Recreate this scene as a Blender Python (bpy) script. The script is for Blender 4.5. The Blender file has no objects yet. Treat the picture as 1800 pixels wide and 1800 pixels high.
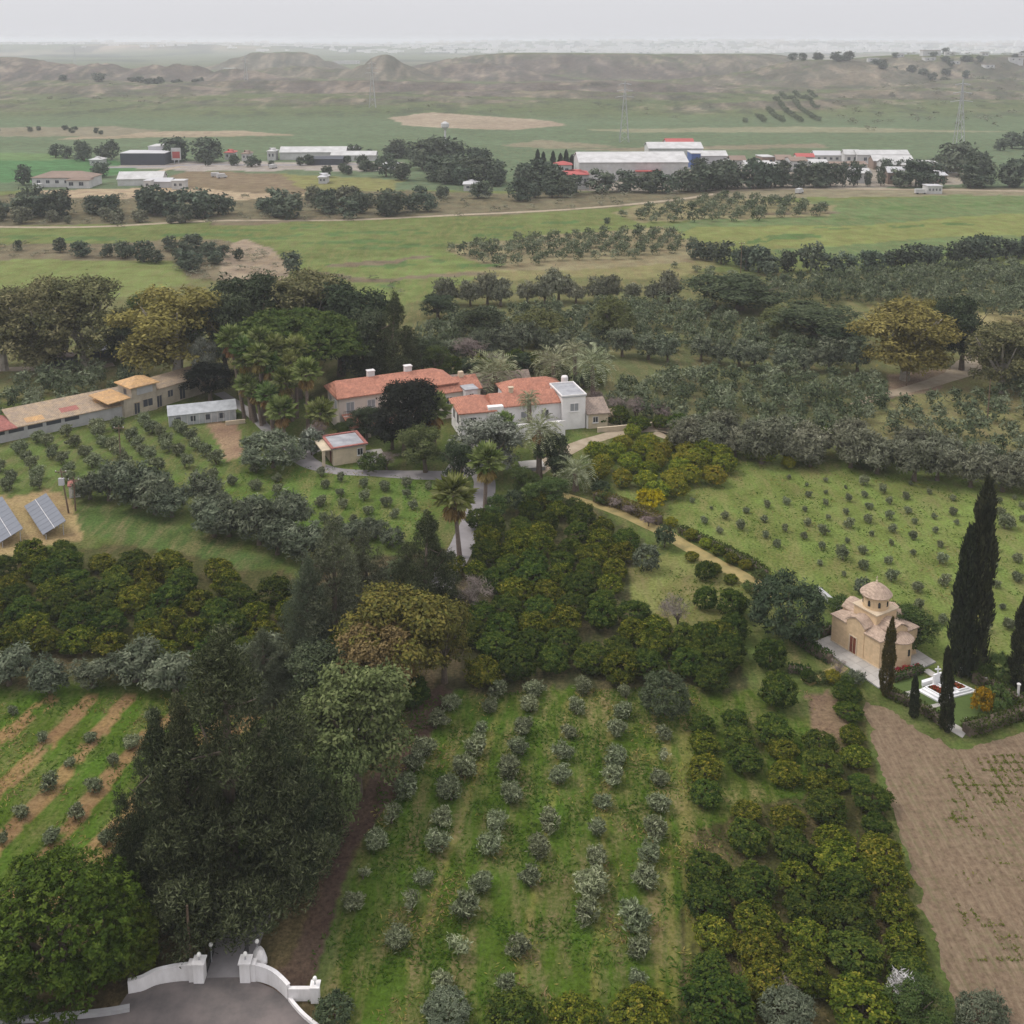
import bpy, bmesh, math, random
import numpy as np
from mathutils import Vector, noise as mnoise

SC = bpy.context.scene
COL = SC.collection
# ------------------------------------------------------------------ camera
FPX, CAMH = 1950.0, 65.0                      # focal length in photo pixels (1800 wide), drone height in metres
PITCH = math.radians(10.0)                     # verticals stay nearly upright: the frame is the lower crop of a taller view
PY0 = 70 + FPX * math.tan(PITCH)              # photo row of the optical axis; the horizon is row 70
cam = bpy.data.cameras.new('camera'); camo = bpy.data.objects.new('camera', cam); COL.objects.link(camo)
cam.sensor_fit = 'HORIZONTAL'; cam.sensor_width = 36.0; cam.lens = FPX / 1800 * 36
cam.shift_y = -(900 - PY0) / 1800; cam.clip_start = 1.0; cam.clip_end = 120000
camo.location = (0, 0, CAMH); camo.rotation_euler = (math.pi / 2 - PITCH, 0, 0)
SC.camera = camo
# ------------------------------------------------------------------ sky, sun, exposure
SUN_EL, SUN_AZ = math.radians(54), math.radians(-75)   # azimuth measured from +Y (view direction) towards +X
w = bpy.data.worlds.new('World'); SC.world = w; w.use_nodes = True
nt = w.node_tree; nt.nodes.clear()
o_ = nt.nodes.new('ShaderNodeOutputWorld'); bg = nt.nodes.new('ShaderNodeBackground')
sky = nt.nodes.new('ShaderNodeTexSky'); sky.sky_type = 'NISHITA'; sky.sun_disc = False
sky.sun_elevation = SUN_EL; sky.sun_rotation = SUN_AZ; sky.air_density = 1.0; sky.dust_density = 4.0; sky.ozone_density = 1.0; sky.altitude = 100
hs = nt.nodes.new('ShaderNodeHueSaturation'); hs.inputs['Saturation'].default_value = 0.3
# a closed overcast cloud layer: the standard overcast sky, zenith brighter than horizon
tc = nt.nodes.new('ShaderNodeTexCoord'); sx = nt.nodes.new('ShaderNodeSeparateXYZ')
cl = nt.nodes.new('ShaderNodeMapRange'); cl.inputs[1].default_value = 0; cl.inputs[2].default_value = 1; cl.inputs[3].default_value = 6.6; cl.inputs[4].default_value = 13.6
cm = nt.nodes.new('ShaderNodeMix'); cm.data_type = 'RGBA'; cm.blend_type = 'MULTIPLY'; cm.inputs[0].default_value = 1
cm.inputs[6].default_value = (1.0, 1.0, 1.045, 1)
mx = nt.nodes.new('ShaderNodeMix'); mx.data_type = 'RGBA'; mx.inputs[0].default_value = 0.88
L = nt.links
L.new(tc.outputs['Generated'], sx.inputs[0]); L.new(sx.outputs['Z'], cl.inputs[0]); L.new(cl.outputs[0], cm.inputs[7])
L.new(sky.outputs[0], hs.inputs['Color']); L.new(hs.outputs[0], mx.inputs[6]); L.new(cm.outputs[2], mx.inputs[7])
L.new(mx.outputs[2], bg.inputs[0]); bg.inputs[1].default_value = 0.10
L.new(bg.outputs[0], o_.inputs[0])
sl = bpy.data.lights.new('sun', 'SUN'); sl.energy = 1.5; sl.angle = math.radians(11); sl.color = (1.0, 0.95, 0.88)
so = bpy.data.objects.new('sun', sl); COL.objects.link(so)
sd = Vector((math.sin(SUN_AZ) * math.cos(SUN_EL), math.cos(SUN_AZ) * math.cos(SUN_EL), math.sin(SUN_EL)))
so.rotation_euler = sd.to_track_quat('Z', 'Y').to_euler(); so.location = (0, 0, 400)
vs = SC.view_settings; vs.view_transform = 'Standard'; vs.look = 'None'; vs.exposure = 0.20; vs.gamma = 1.0; vs.use_curve_mapping = False
cy = SC.cycles; cy.max_bounces = 4; cy.diffuse_bounces = 2; cy.glossy_bounces = 1; cy.transmission_bounces = 2; cy.volume_bounces = 1
cy.transparent_max_bounces = 4; cy.use_denoising = True; cy.use_adaptive_sampling = True; cy.adaptive_threshold = 0.008
cy.caustics_reflective = False; cy.caustics_refractive = False
try: cy.denoiser = 'OPENIMAGEDENOISE'; cy.denoising_input_passes = 'RGB_ALBEDO_NORMAL'
except Exception: pass

# ------------------------------------------------------------------ helpers
R = np.random.default_rng(7)
CP, SP = math.cos(PITCH), math.sin(PITCH)
def at(px, py, z=0.0):
    """ground point (x, y) seen at photo pixel (px, py) at height z"""
    u = (px - 900) / FPX; v = (PY0 - py) / FPX
    t = (z - CAMH) / (-SP + v * CP)
    return (u * t, (CP + v * SP) * t)
def OW(x, y, p0=math.atan(830 / 1950)):
    """ground point first measured with a steeper lens model, moved to where it shows in the photo"""
    c, s = math.cos(p0), math.sin(p0); d = y * c + CAMH * s; u = y * s - CAMH * c
    return at(900 + FPX * x / d, 900 - FPX * u / d)
def ats(pts, z=0.0): return [at(x, y, z) for x, y in pts]
def pxm(x, y, z=0.0): return FPX / (y * CP - (z - CAMH) * SP)      # photo pixels per metre there
ORD = ['first', 'second', 'third', 'fourth', 'fifth', 'sixth', 'seventh', 'eighth', 'ninth', 'tenth', 'eleventh', 'twelfth', 'thirteenth', 'fourteenth',
       'fifteenth', 'sixteenth', 'seventeenth', 'eighteenth', 'nineteenth', 'twentieth']
def ordn(i):
    if i < 20: return ORD[i]
    n = i + 1
    return str(n) + ({1: 'st', 2: 'nd', 3: 'rd'}.get(n % 10, 'th') if n % 100 not in (11, 12, 13) else 'th')

def np_mesh(name, V, faces_list, tint=None, mats=(), midx=None, col=None):
    """V (n,3); faces_list: list of (m,k) int arrays"""
    me = bpy.data.meshes.new(name)
    V = np.asarray(V, dtype=np.float32)
    me.vertices.add(len(V)); me.vertices.foreach_set('co', V.ravel())
    idx = np.concatenate([f.ravel() for f in faces_list]).astype(np.int32)
    tot = np.concatenate([np.full(len(f), f.shape[1], dtype=np.int32) for f in faces_list])
    st = np.concatenate(([0], np.cumsum(tot)[:-1])).astype(np.int32)
    me.loops.add(len(idx)); me.loops.foreach_set('vertex_index', idx)
    me.polygons.add(len(tot)); me.polygons.foreach_set('loop_start', st); me.polygons.foreach_set('loop_total', tot)
    if midx is not None: me.polygons.foreach_set('material_index', np.asarray(midx, dtype=np.int32))
    me.update(calc_edges=True)
    if tint is not None:
        a = me.attributes.new('tint', 'FLOAT', 'POINT'); a.data.foreach_set('value', np.asarray(tint, dtype=np.float32))
    if col is not None:
        a = me.attributes.new('col', 'FLOAT_COLOR', 'POINT'); a.data.foreach_set('color', np.asarray(col, dtype=np.float32).ravel())
    for m in mats: me.materials.append(m)
    return me
def link(name, me, parent=None, loc=None, rz=0.0, sc=None, kind=None, label=None, cat=None, group=None):
    o = bpy.data.objects.new(name, me); COL.objects.link(o)
    if parent is not None: o.parent = parent
    if loc is not None: o.location = loc
    if rz: o.rotation_euler = (0, 0, rz)
    if sc is not None: o.scale = (sc, sc, sc) if not hasattr(sc, '__len__') else sc
    if kind: o['kind'] = kind
    if label: o['label'] = label
    if cat: o['category'] = cat
    if group: o['group'] = group
    return o
class MB:
    """collects simple solids into one mesh"""
    def __init__(s): s.v = []; s.f = []
    def poly(s, vs, fs):
        n = len(s.v); s.v += [tuple(p) for p in vs]; s.f += [tuple(i + n for i in f) for f in fs]; return s
    def box(s, x0, x1, y0, y1, z0, z1):
        return s.poly([(x0, y0, z0), (x1, y0, z0), (x1, y1, z0), (x0, y1, z0), (x0, y0, z1), (x1, y0, z1), (x1, y1, z1), (x0, y1, z1)],
                      [(3, 2, 1, 0), (4, 5, 6, 7), (0, 1, 5, 4), (1, 2, 6, 5), (2, 3, 7, 6), (3, 0, 4, 7)])
    def tube(s, pts, rad, n=8, cap=True):
        pts = [Vector(p) for p in pts]; rings = []
        for i, p in enumerate(pts):
            d = (pts[min(i + 1, len(pts) - 1)] - pts[max(i - 1, 0)]).normalized()
            a = d.cross(Vector((0, 0, 1)) if abs(d.z) < .9 else Vector((1, 0, 0))).normalized(); b = d.cross(a)
            r = rad[i] if hasattr(rad, '__len__') else rad
            rings.append([p + (a * math.cos(2 * math.pi * k / n) + b * math.sin(2 * math.pi * k / n)) * r for k in range(n)])
        vs = [q for r_ in rings for q in r_]
        fs = [(i * n + k, i * n + (k + 1) % n, (i + 1) * n + (k + 1) % n, (i + 1) * n + k) for i in range(len(pts) - 1) for k in range(n)]
        if cap: fs += [tuple(range(n))[::-1], tuple((len(pts) - 1) * n + k for k in range(n))]
        return s.poly(vs, fs)
    def lathe(s, prof, n=16, c=(0, 0)):
        """prof: list of (r, z) bottom to top"""
        vs = [(c[0] + r * math.cos(2 * math.pi * k / n), c[1] + r * math.sin(2 * math.pi * k / n), z) for r, z in prof for k in range(n)]
        fs = [(i * n + k, i * n + (k + 1) % n, (i + 1) * n + (k + 1) % n, (i + 1) * n + k) for i in range(len(prof) - 1) for k in range(n)]
        fs += [tuple(range(n))[::-1], tuple((len(prof) - 1) * n + k for k in range(n))]
        return s.poly(vs, fs)
    def mesh(s, name, mat=None):
        me = bpy.data.meshes.new(name); me.from_pydata(s.v, [], s.f); me.update()
        bm = bmesh.new(); bm.from_mesh(me); bmesh.ops.recalc_face_normals(bm, faces=bm.faces); bm.to_mesh(me); bm.free()
        if mat: me.materials.append(mat)
        return me
    def build(s, name, mat, parent=None, **k): return link(name, s.mesh(name, mat), parent, **k)

# ------------------------------------------------------------------ materials
def new_mat(name):
    m = bpy.data.materials.new(name); m.use_nodes = True; n = m.node_tree; n.nodes.clear()
    return m, n, n.nodes, n.links
def rgb(c): return (c[0], c[1], c[2], 1.0)
def plain(name, c, rough=0.8, var=0.12, scale=1.5, c2=None, bump=0.0, metallic=0.0, spec=0.3, streak=None):
    """a slightly weathered surface: base colour broken up by two scales of noise"""
    m, n, N, K = new_mat(name)
    out = N.new('ShaderNodeOutputMaterial'); bs = N.new('ShaderNodeBsdfPrincipled')
    tcn = N.new('ShaderNodeTexCoord'); mp = N.new('ShaderNodeMapping'); K.new(tcn.outputs['Object'], mp.inputs[0])
    if streak: mp.inputs['Scale'].default_value = streak
    no = N.new('ShaderNodeTexNoise'); no.inputs['Scale'].default_value = scale; no.inputs['Detail'].default_value = 6; no.inputs['Roughness'].default_value = .65
    K.new(mp.outputs[0], no.inputs['Vector'])
    cr = N.new('ShaderNodeValToRGB'); c2 = c2 or tuple(x * (1 - 2.2 * var) for x in c)
    cr.color_ramp.elements[0].position = .32; cr.color_ramp.elements[1].position = .66
    cr.color_ramp.elements[0].color = rgb(c2); cr.color_ramp.elements[1].color = rgb(c)
    K.new(no.outputs[0], cr.inputs[0]); K.new(cr.outputs[0], bs.inputs['Base Color'])
    bs.inputs['Roughness'].default_value = rough; bs.inputs['Metallic'].default_value = metallic; bs.inputs['Specular IOR Level'].default_value = spec
    if bump:
        bp = N.new('ShaderNodeBump'); bp.inputs['Strength'].default_value = bump; bp.inputs['Distance'].default_value = .1
        K.new(no.outputs[0], bp.inputs['Height']); K.new(bp.outputs[0], bs.inputs['Normal'])
    K.new(bs.outputs[0], out.inputs[0]); return m
def leafmat(name, cols, pos=None, trans=.15, hv=.03, vv=.22, gloss=.004):
    """foliage: leaf tint picks a colour, every tree shifts it a little"""
    m, n, N, K = new_mat(name)
    out = N.new('ShaderNodeOutputMaterial'); df = N.new('ShaderNodeBsdfDiffuse'); tr = N.new('ShaderNodeBsdfTranslucent'); mixs = N.new('ShaderNodeMixShader')
    at_ = N.new('ShaderNodeAttribute'); at_.attribute_name = 'tint'
    cr = N.new('ShaderNodeValToRGB'); e = cr.color_ramp.elements
    pos = pos or [i / (len(cols) - 1) for i in range(len(cols))]
    while len(e) < len(cols): e.new(.5)
    for i, (c, p) in enumerate(zip(cols, pos)): e[i].position = p; e[i].color = rgb(c)
    K.new(at_.outputs['Fac'], cr.inputs[0])
    oi = N.new('ShaderNodeObjectInfo'); h = N.new('ShaderNodeHueSaturation')
    mr = N.new('ShaderNodeMapRange'); mr.inputs[3].default_value = 1 - vv; mr.inputs[4].default_value = 1 + vv; K.new(oi.outputs['Random'], mr.inputs[0])
    ml = N.new('ShaderNodeMath'); ml.operation = 'MULTIPLY'; ml.inputs[1].default_value = 7.31; K.new(oi.outputs['Random'], ml.inputs[0])
    fr = N.new('ShaderNodeMath'); fr.operation = 'FRACT'; K.new(ml.outputs[0], fr.inputs[0])
    mh = N.new('ShaderNodeMapRange'); mh.inputs[3].default_value = .5 - hv; mh.inputs[4].default_value = .5 + hv; K.new(fr.outputs[0], mh.inputs[0])
    h.inputs['Saturation'].default_value = 1.1; K.new(cr.outputs[0], h.inputs['Color']); K.new(mr.outputs[0], h.inputs['Value']); K.new(mh.outputs[0], h.inputs['Hue'])
    K.new(h.outputs[0], df.inputs[0]); K.new(h.outputs[0], tr.inputs[0])
    mixs.inputs[0].default_value = trans; K.new(df.outputs[0], mixs.inputs[1]); K.new(tr.outputs[0], mixs.inputs[2]); gl = N.new('ShaderNodeBsdfGlossy'); gl.inputs['Roughness'].default_value = .42; m2 = N.new('ShaderNodeMixShader'); m2.inputs[0].default_value = gloss; K.new(mixs.outputs[0], m2.inputs[1]); K.new(gl.outputs[0], m2.inputs[2]); K.new(m2.outputs[0], out.inputs[0])
    return m
def roofmat(name, c, c2, pitch=.25, axis=0):
    """clay roof: courses of tiles as fine relief, weathered patches"""
    m, n, N, K = new_mat(name)
    out = N.new('ShaderNodeOutputMaterial'); bs = N.new('ShaderNodeBsdfPrincipled'); tcn = N.new('ShaderNodeTexCoord')
    no = N.new('ShaderNodeTexNoise'); no.inputs['Scale'].default_value = .9; no.inputs['Detail'].default_value = 8; no.inputs['Roughness'].default_value = .7; K.new(tcn.outputs['Object'], no.inputs['Vector'])
    vo = N.new('ShaderNodeTexVoronoi'); vo.inputs['Scale'].default_value = 4.0; K.new(tcn.outputs['Object'], vo.inputs['Vector'])
    cr = N.new('ShaderNodeValToRGB'); cr.color_ramp.elements[0].position = .35; cr.color_ramp.elements[1].position = .7
    cr.color_ramp.elements[0].color = rgb(c2); cr.color_ramp.elements[1].color = rgb(c); K.new(no.outputs[0], cr.inputs[0])
    mxn = N.new('ShaderNodeMix'); mxn.data_type = 'RGBA'; mxn.blend_type = 'OVERLAY'; mxn.inputs[0].default_value = .2; bw = N.new('ShaderNodeRGBToBW'); K.new(vo.outputs['Color'], bw.inputs[0]); K.new(cr.outputs[0], mxn.inputs[6]); K.new(bw.outputs[0], mxn.inputs[7])
    hsv = N.new('ShaderNodeHueSaturation'); hsv.inputs['Saturation'].default_value = .9; K.new(mxn.outputs[2], hsv.inputs['Color'])
    wv = N.new('ShaderNodeTexWave'); wv.bands_direction = 'X' if axis == 0 else 'Y'; wv.inputs['Scale'].default_value = 1.2; wv.inputs['Distortion'].default_value = .3; K.new(tcn.outputs['Object'], wv.inputs['Vector'])
    bp = N.new('ShaderNodeBump'); bp.inputs['Strength'].default_value = .6; bp.inputs['Distance'].default_value = .08; K.new(wv.outputs['Fac'], bp.inputs['Height'])
    K.new(bp.outputs[0], bs.inputs['Normal']); K.new(hsv.outputs[0], bs.inputs['Base Color']); bs.inputs['Roughness'].default_value = .85; bs.inputs['Specular IOR Level'].default_value = .2
    K.new(bs.outputs[0], out.inputs[0]); return m
def stonemat(name, c, c2):
    """ashlar: pale joints too fine to build, blotchy stone"""
    m, n, N, K = new_mat(name)
    out = N.new('ShaderNodeOutputMaterial'); bs = N.new('ShaderNodeBsdfPrincipled'); tcn = N.new('ShaderNodeTexCoord')
    sp = N.new('ShaderNodeSeparateXYZ'); K.new(tcn.outputs['Object'], sp.inputs[0])
    ad = N.new('ShaderNodeMath'); ad.operation = 'ADD'; K.new(sp.outputs['X'], ad.inputs[0]); K.new(sp.outputs['Y'], ad.inputs[1])
    cb = N.new('ShaderNodeCombineXYZ'); K.new(ad.outputs[0], cb.inputs['X']); K.new(sp.outputs['Z'], cb.inputs['Y'])
    br = N.new('ShaderNodeTexBrick'); br.inputs['Scale'].default_value = 1.0; br.inputs['Brick Width'].default_value = .62; br.inputs['Row Height'].default_value = .3; br.inputs['Mortar Size'].default_value = .012
    br.inputs['Color1'].default_value = rgb(c); br.inputs['Color2'].default_value = rgb(c2); br.inputs['Mortar'].default_value = rgb(tuple(x * .86 for x in c)); K.new(cb.outputs[0], br.inputs['Vector'])
    no = N.new('ShaderNodeTexNoise'); no.inputs['Scale'].default_value = 2.2; no.inputs['Detail'].default_value = 6; K.new(tcn.outputs['Object'], no.inputs['Vector'])
    mr = N.new('ShaderNodeMapRange'); mr.inputs[1].default_value = .3; mr.inputs[2].default_value = .7; mr.inputs[3].default_value = .86; mr.inputs[4].default_value = 1.06; K.new(no.outputs[0], mr.inputs[0])
    hsv = N.new('ShaderNodeHueSaturation'); K.new(br.outputs[0], hsv.inputs['Color']); K.new(mr.outputs[0], hsv.inputs['Value'])
    K.new(hsv.outputs[0], bs.inputs['Base Color']); bs.inputs['Roughness'].default_value = .9; bs.inputs['Specular IOR Level'].default_value = .15
    K.new(bs.outputs[0], out.inputs[0]); return m
M = {}
M['bark'] = plain('bark', (.15, .115, .085), .95, .2, 3)
M['bark_pale'] = plain('bark_pale', (.40, .36, .30), .9, .2, 1.5, c2=(.2, .17, .14))
M['bark_palm'] = plain('bark_palm', (.20, .15, .12), .95, .2, 4)
M['asphalt'] = plain('asphalt', (.185, .155, .145), .95, .14, .33, c2=(.09, .082, .08))
M['drive'] = plain('drive_asphalt', (.27, .25, .25), .95, .1, .4, c2=(.19, .175, .175))
M['dirt'] = plain('dirt_track', (.37, .30, .22), .95, .15, .5, c2=(.24, .19, .125))
M['straw_path'] = plain('straw_path', (.36, .27, .11), .95, .15, .6, c2=(.20, .17, .07))
M['whitewall'] = plain('white_render', (.70, .67, .655), .9, .05, .9, c2=(.50, .47, .455))
M['housewhite'] = plain('house_white_render', (.82, .79, .77), .85, .05, .5, c2=(.66, .63, .61))
M['gatewhite'] = plain('gate_white_render', (.80, .77, .76), .85, .06, 1.1, c2=(.60, .57, .55), streak=(1, 1, .35))
M['pinkwall'] = plain('pinkish_render', (.66, .575, .50), .9, .05, .5, c2=(.54, .47, .41))
M['creamwall'] = plain('cream_render', (.62, .51, .36), .9, .08, .5, c2=(.42, .35, .26))
M['oldwall'] = plain('old_plaster', (.47, .40, .31), .95, .12, .5, c2=(.29, .25, .20))
M['greywall'] = plain('grey_block', (.42, .41, .41), .95, .1, .8)
M['farwhite'] = plain('far_white_render', (.55, .54, .53), .9, .1, .25, c2=(.40, .39, .38))
M['citywhite'] = plain('city_render', (.82, .80, .77), .9, .05, .1)
M['fargrey'] = plain('far_grey_sheet', (.50, .49, .50), .7, .06, .1)
M['farred'] = plain('far_red_sheet', (.42, .09, .08), .7, .08, .1)
M['farblue'] = plain('far_blue_sheet', (.06, .11, .30), .6, .06, .1)
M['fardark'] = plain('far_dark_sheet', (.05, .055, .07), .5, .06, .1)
M['farbrown'] = plain('far_brown_roof', (.26, .19, .15), .9, .1, .2)
M['roof_red'] = roofmat('clay_tiles_red', (.49, .185, .105), (.33, .13, .08))
M['roof_orange'] = roofmat('clay_tiles_orange', (.60, .34, .11), (.42, .25, .12))
M['roof_pink'] = roofmat('clay_tiles_pink', (.40, .13, .10), (.28, .10, .08))
M['roof_brown'] = roofmat('weathered_tiles', (.34, .25, .19), (.22, .17, .14))
M['roof_grey'] = plain('flat_roof_screed', (.40, .40, .41), .95, .15, .6, c2=(.24, .24, .26))
M['roof_ochre'] = roofmat('ochre_tiles', (.43, .30, .17), (.27, .21, .16))
M['stone'] = stonemat('chapel_stone', (.68, .50, .315), (.635, .46, .285))
M['stone_trim'] = plain('chapel_trim', (.62, .50, .36), .9, .08, 1)
M['chapel_tile'] = roofmat('chapel_tiles', (.47, .335, .24), (.36, .255, .19))
M['pave'] = plain('stone_paving', (.45, .42, .38), .9, .08, .9)
M['marble'] = plain('white_marble', (.84, .83, .83), .4, .03, 1, spec=.5)
M['glass'] = plain('window_glass', (.04, .045, .05), .12, .2, .3, spec=.6)
M['shutter'] = plain('grey_shutter', (.30, .31, .32), .6, .1, 2)
M['wooddoor'] = plain('brown_door', (.20, .06, .035), .6, .15, 3)
M['metal'] = plain('galvanised', (.42, .42, .43), .45, .08, 2, metallic=.3)
M['darkmetal'] = plain('dark_metal', (.03, .03, .03), .5, .1, 2)
M['wood'] = plain('pole_wood', (.19, .13, .09), .9, .2, 3)
M['panel'] = plain('solar_cells', (.13, .14, .165), .22, .06, .5, spec=.6)
M['lampglass'] = plain('opal_globe', (.82, .80, .76), .3, .03, 1)
M['greenhouse'] = plain('greenhouse_sheet', (.46, .47, .48), .4, .1, .9, c2=(.30, .31, .32))
# ------------------------------------------------------------------ terrain
def vnoise(x, y, seed=0):
    xi = np.floor(x).astype(np.int64); yi = np.floor(y).astype(np.int64); fx = x - xi; fy = y - yi
    def h(a, b):
        n = (a * 374761393 + b * 668265263 + seed * 974711) & 0x7fffffff
        n = ((n ^ (n >> 13)) * 1274126177) & 0x7fffffff
        return ((n ^ (n >> 16)) & 0xffff) / 65535.0
    sx_ = fx * fx * (3 - 2 * fx); sy_ = fy * fy * (3 - 2 * fy)
    return (h(xi, yi) * (1 - sx_) + h(xi + 1, yi) * sx_) * (1 - sy_) + (h(xi, yi + 1) * (1 - sx_) + h(xi + 1, yi + 1) * sx_) * sy_
def fbm(x, y, oct=5, seed=0, gain=.5):
    t = np.zeros_like(x, dtype=float); a = 1.0; s = 0
    for k in range(oct):
        t += a * vnoise(x * 2 ** k + 17.3 * k, y * 2 ** k - 9.1 * k, seed + k); s += a; a *= gain
    return t / s
def sstep(a, b, v):
    t = np.clip((v - a) / (b - a), 0, 1); return t * t * (3 - 2 * t)
# hills: (centre x, centre y, half width x, half width y, height, flat-topped?)
HILLS = [(a * 1.07, b, c * 1.05, d, e, f) for a, b, c, d, e, f in [(-600, 1080, 300, 60, 7, 0), (-150, 1120, 260, 60, 8, 0), (250, 1080, 200, 50, 6, 0), (600, 1060, 240, 70, 9, 0), (-850, 1250, 300, 90, 14, 0), (420, 1180, 220, 60, 12, 0), (0, 1200, 300, 50, 10, 0), (850, 1200, 260, 80, 16, 0), (-420, 1250, 200, 70, 13, 0),
         (-800, 1650, 260, 150, 38, 1), (-560, 1620, 75, 90, 31, 0), (-470, 1620, 80, 90, 31, 0), (-380, 1650, 90, 90, 22, 0),
         (-182, 1720, 62, 70, 40, 0), (-60, 1780, 130, 80, 26, 0), (-300, 1760, 130, 70, 22, 0),
         (-455, 2350, 120, 90, 37, 1), (100, 1980, 280, 170, 40, 1), (330, 2000, 220, 140, 38, 1),
         (400, 1500, 130, 120, 38, 0), (330, 1480, 160, 90, 22, 0), (620, 1680, 230, 170, 40, 1), (900, 1650, 300, 170, 40, 1),
         (520, 1330, 130, 90, 17, 0), (700, 1350, 170, 100, 22, 0), (-200, 1330, 260, 60, 15, 1), (60, 1330, 200, 60, 14, 1), (-520, 1400, 160, 80, 12, 0), (260, 1280, 130, 50, 9, 0),
         (-2200, 6000, 1500, 900, 38, 1), (-900, 6500, 900, 700, 26, 1), (1300, 9300, 2600, 900, 52, 1), (-3500, 9000, 2500, 900, 45, 1), (3800, 9500, 2500, 1100, 40, 1)]]
def hz(x, y):
    x = np.asarray(x, float); y = np.asarray(y, float)
    m = sstep(830, 1080, y)
    z = 5 * fbm(x / 160, y / 160, 4, 3) * m
    wx = x + 60 * (fbm(x / 120, y / 120, 3, 11) - .5); wy = y + 60 * (fbm(x / 120, y / 120, 3, 12) - .5)
    top = np.zeros_like(z)
    for cx, cy, sx_, sy_, hh, flat in HILLS:
        d2 = ((wx - cx) / sx_) ** 2 + ((wy - cy) / sy_) ** 2
        g = hh * (1 - sstep(.35, 1.5, np.sqrt(d2))) if flat else hh * np.exp(-d2 * 1.1)
        top = np.maximum(top, g)
    rough = np.abs(fbm(x / 28, y / 28, 4, 5) - .5) * 2
    z = z + top * (1 - .42 * rough * (1 - sstep(30, 40, top)) * (y < 4000))
    return z * m
def hz1(x, y): return float(hz(np.array([x]), np.array([y]))[0])

def inpoly(x, y, poly):
    c = np.zeros(x.shape, bool); n = len(poly); j = n - 1
    for i in range(n):
        xi, yi = poly[i]; xj, yj = poly[j]
        if yi != yj: c ^= ((yi > y) != (yj > y)) & (x < (xj - xi) * (y - yi) / (yj - yi) + xi)
        j = i
    return c
def dline(x, y, pts):
    d = np.full(x.shape, 1e9)
    for (ax, ay), (bx, by) in zip(pts[:-1], pts[1:]):
        dx, dy = bx - ax, by - ay; t = np.clip(((x - ax) * dx + (y - ay) * dy) / (dx * dx + dy * dy), 0, 1)
        d = np.minimum(d, np.hypot(x - ax - t * dx, y - ay - t * dy))
    return d
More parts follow.
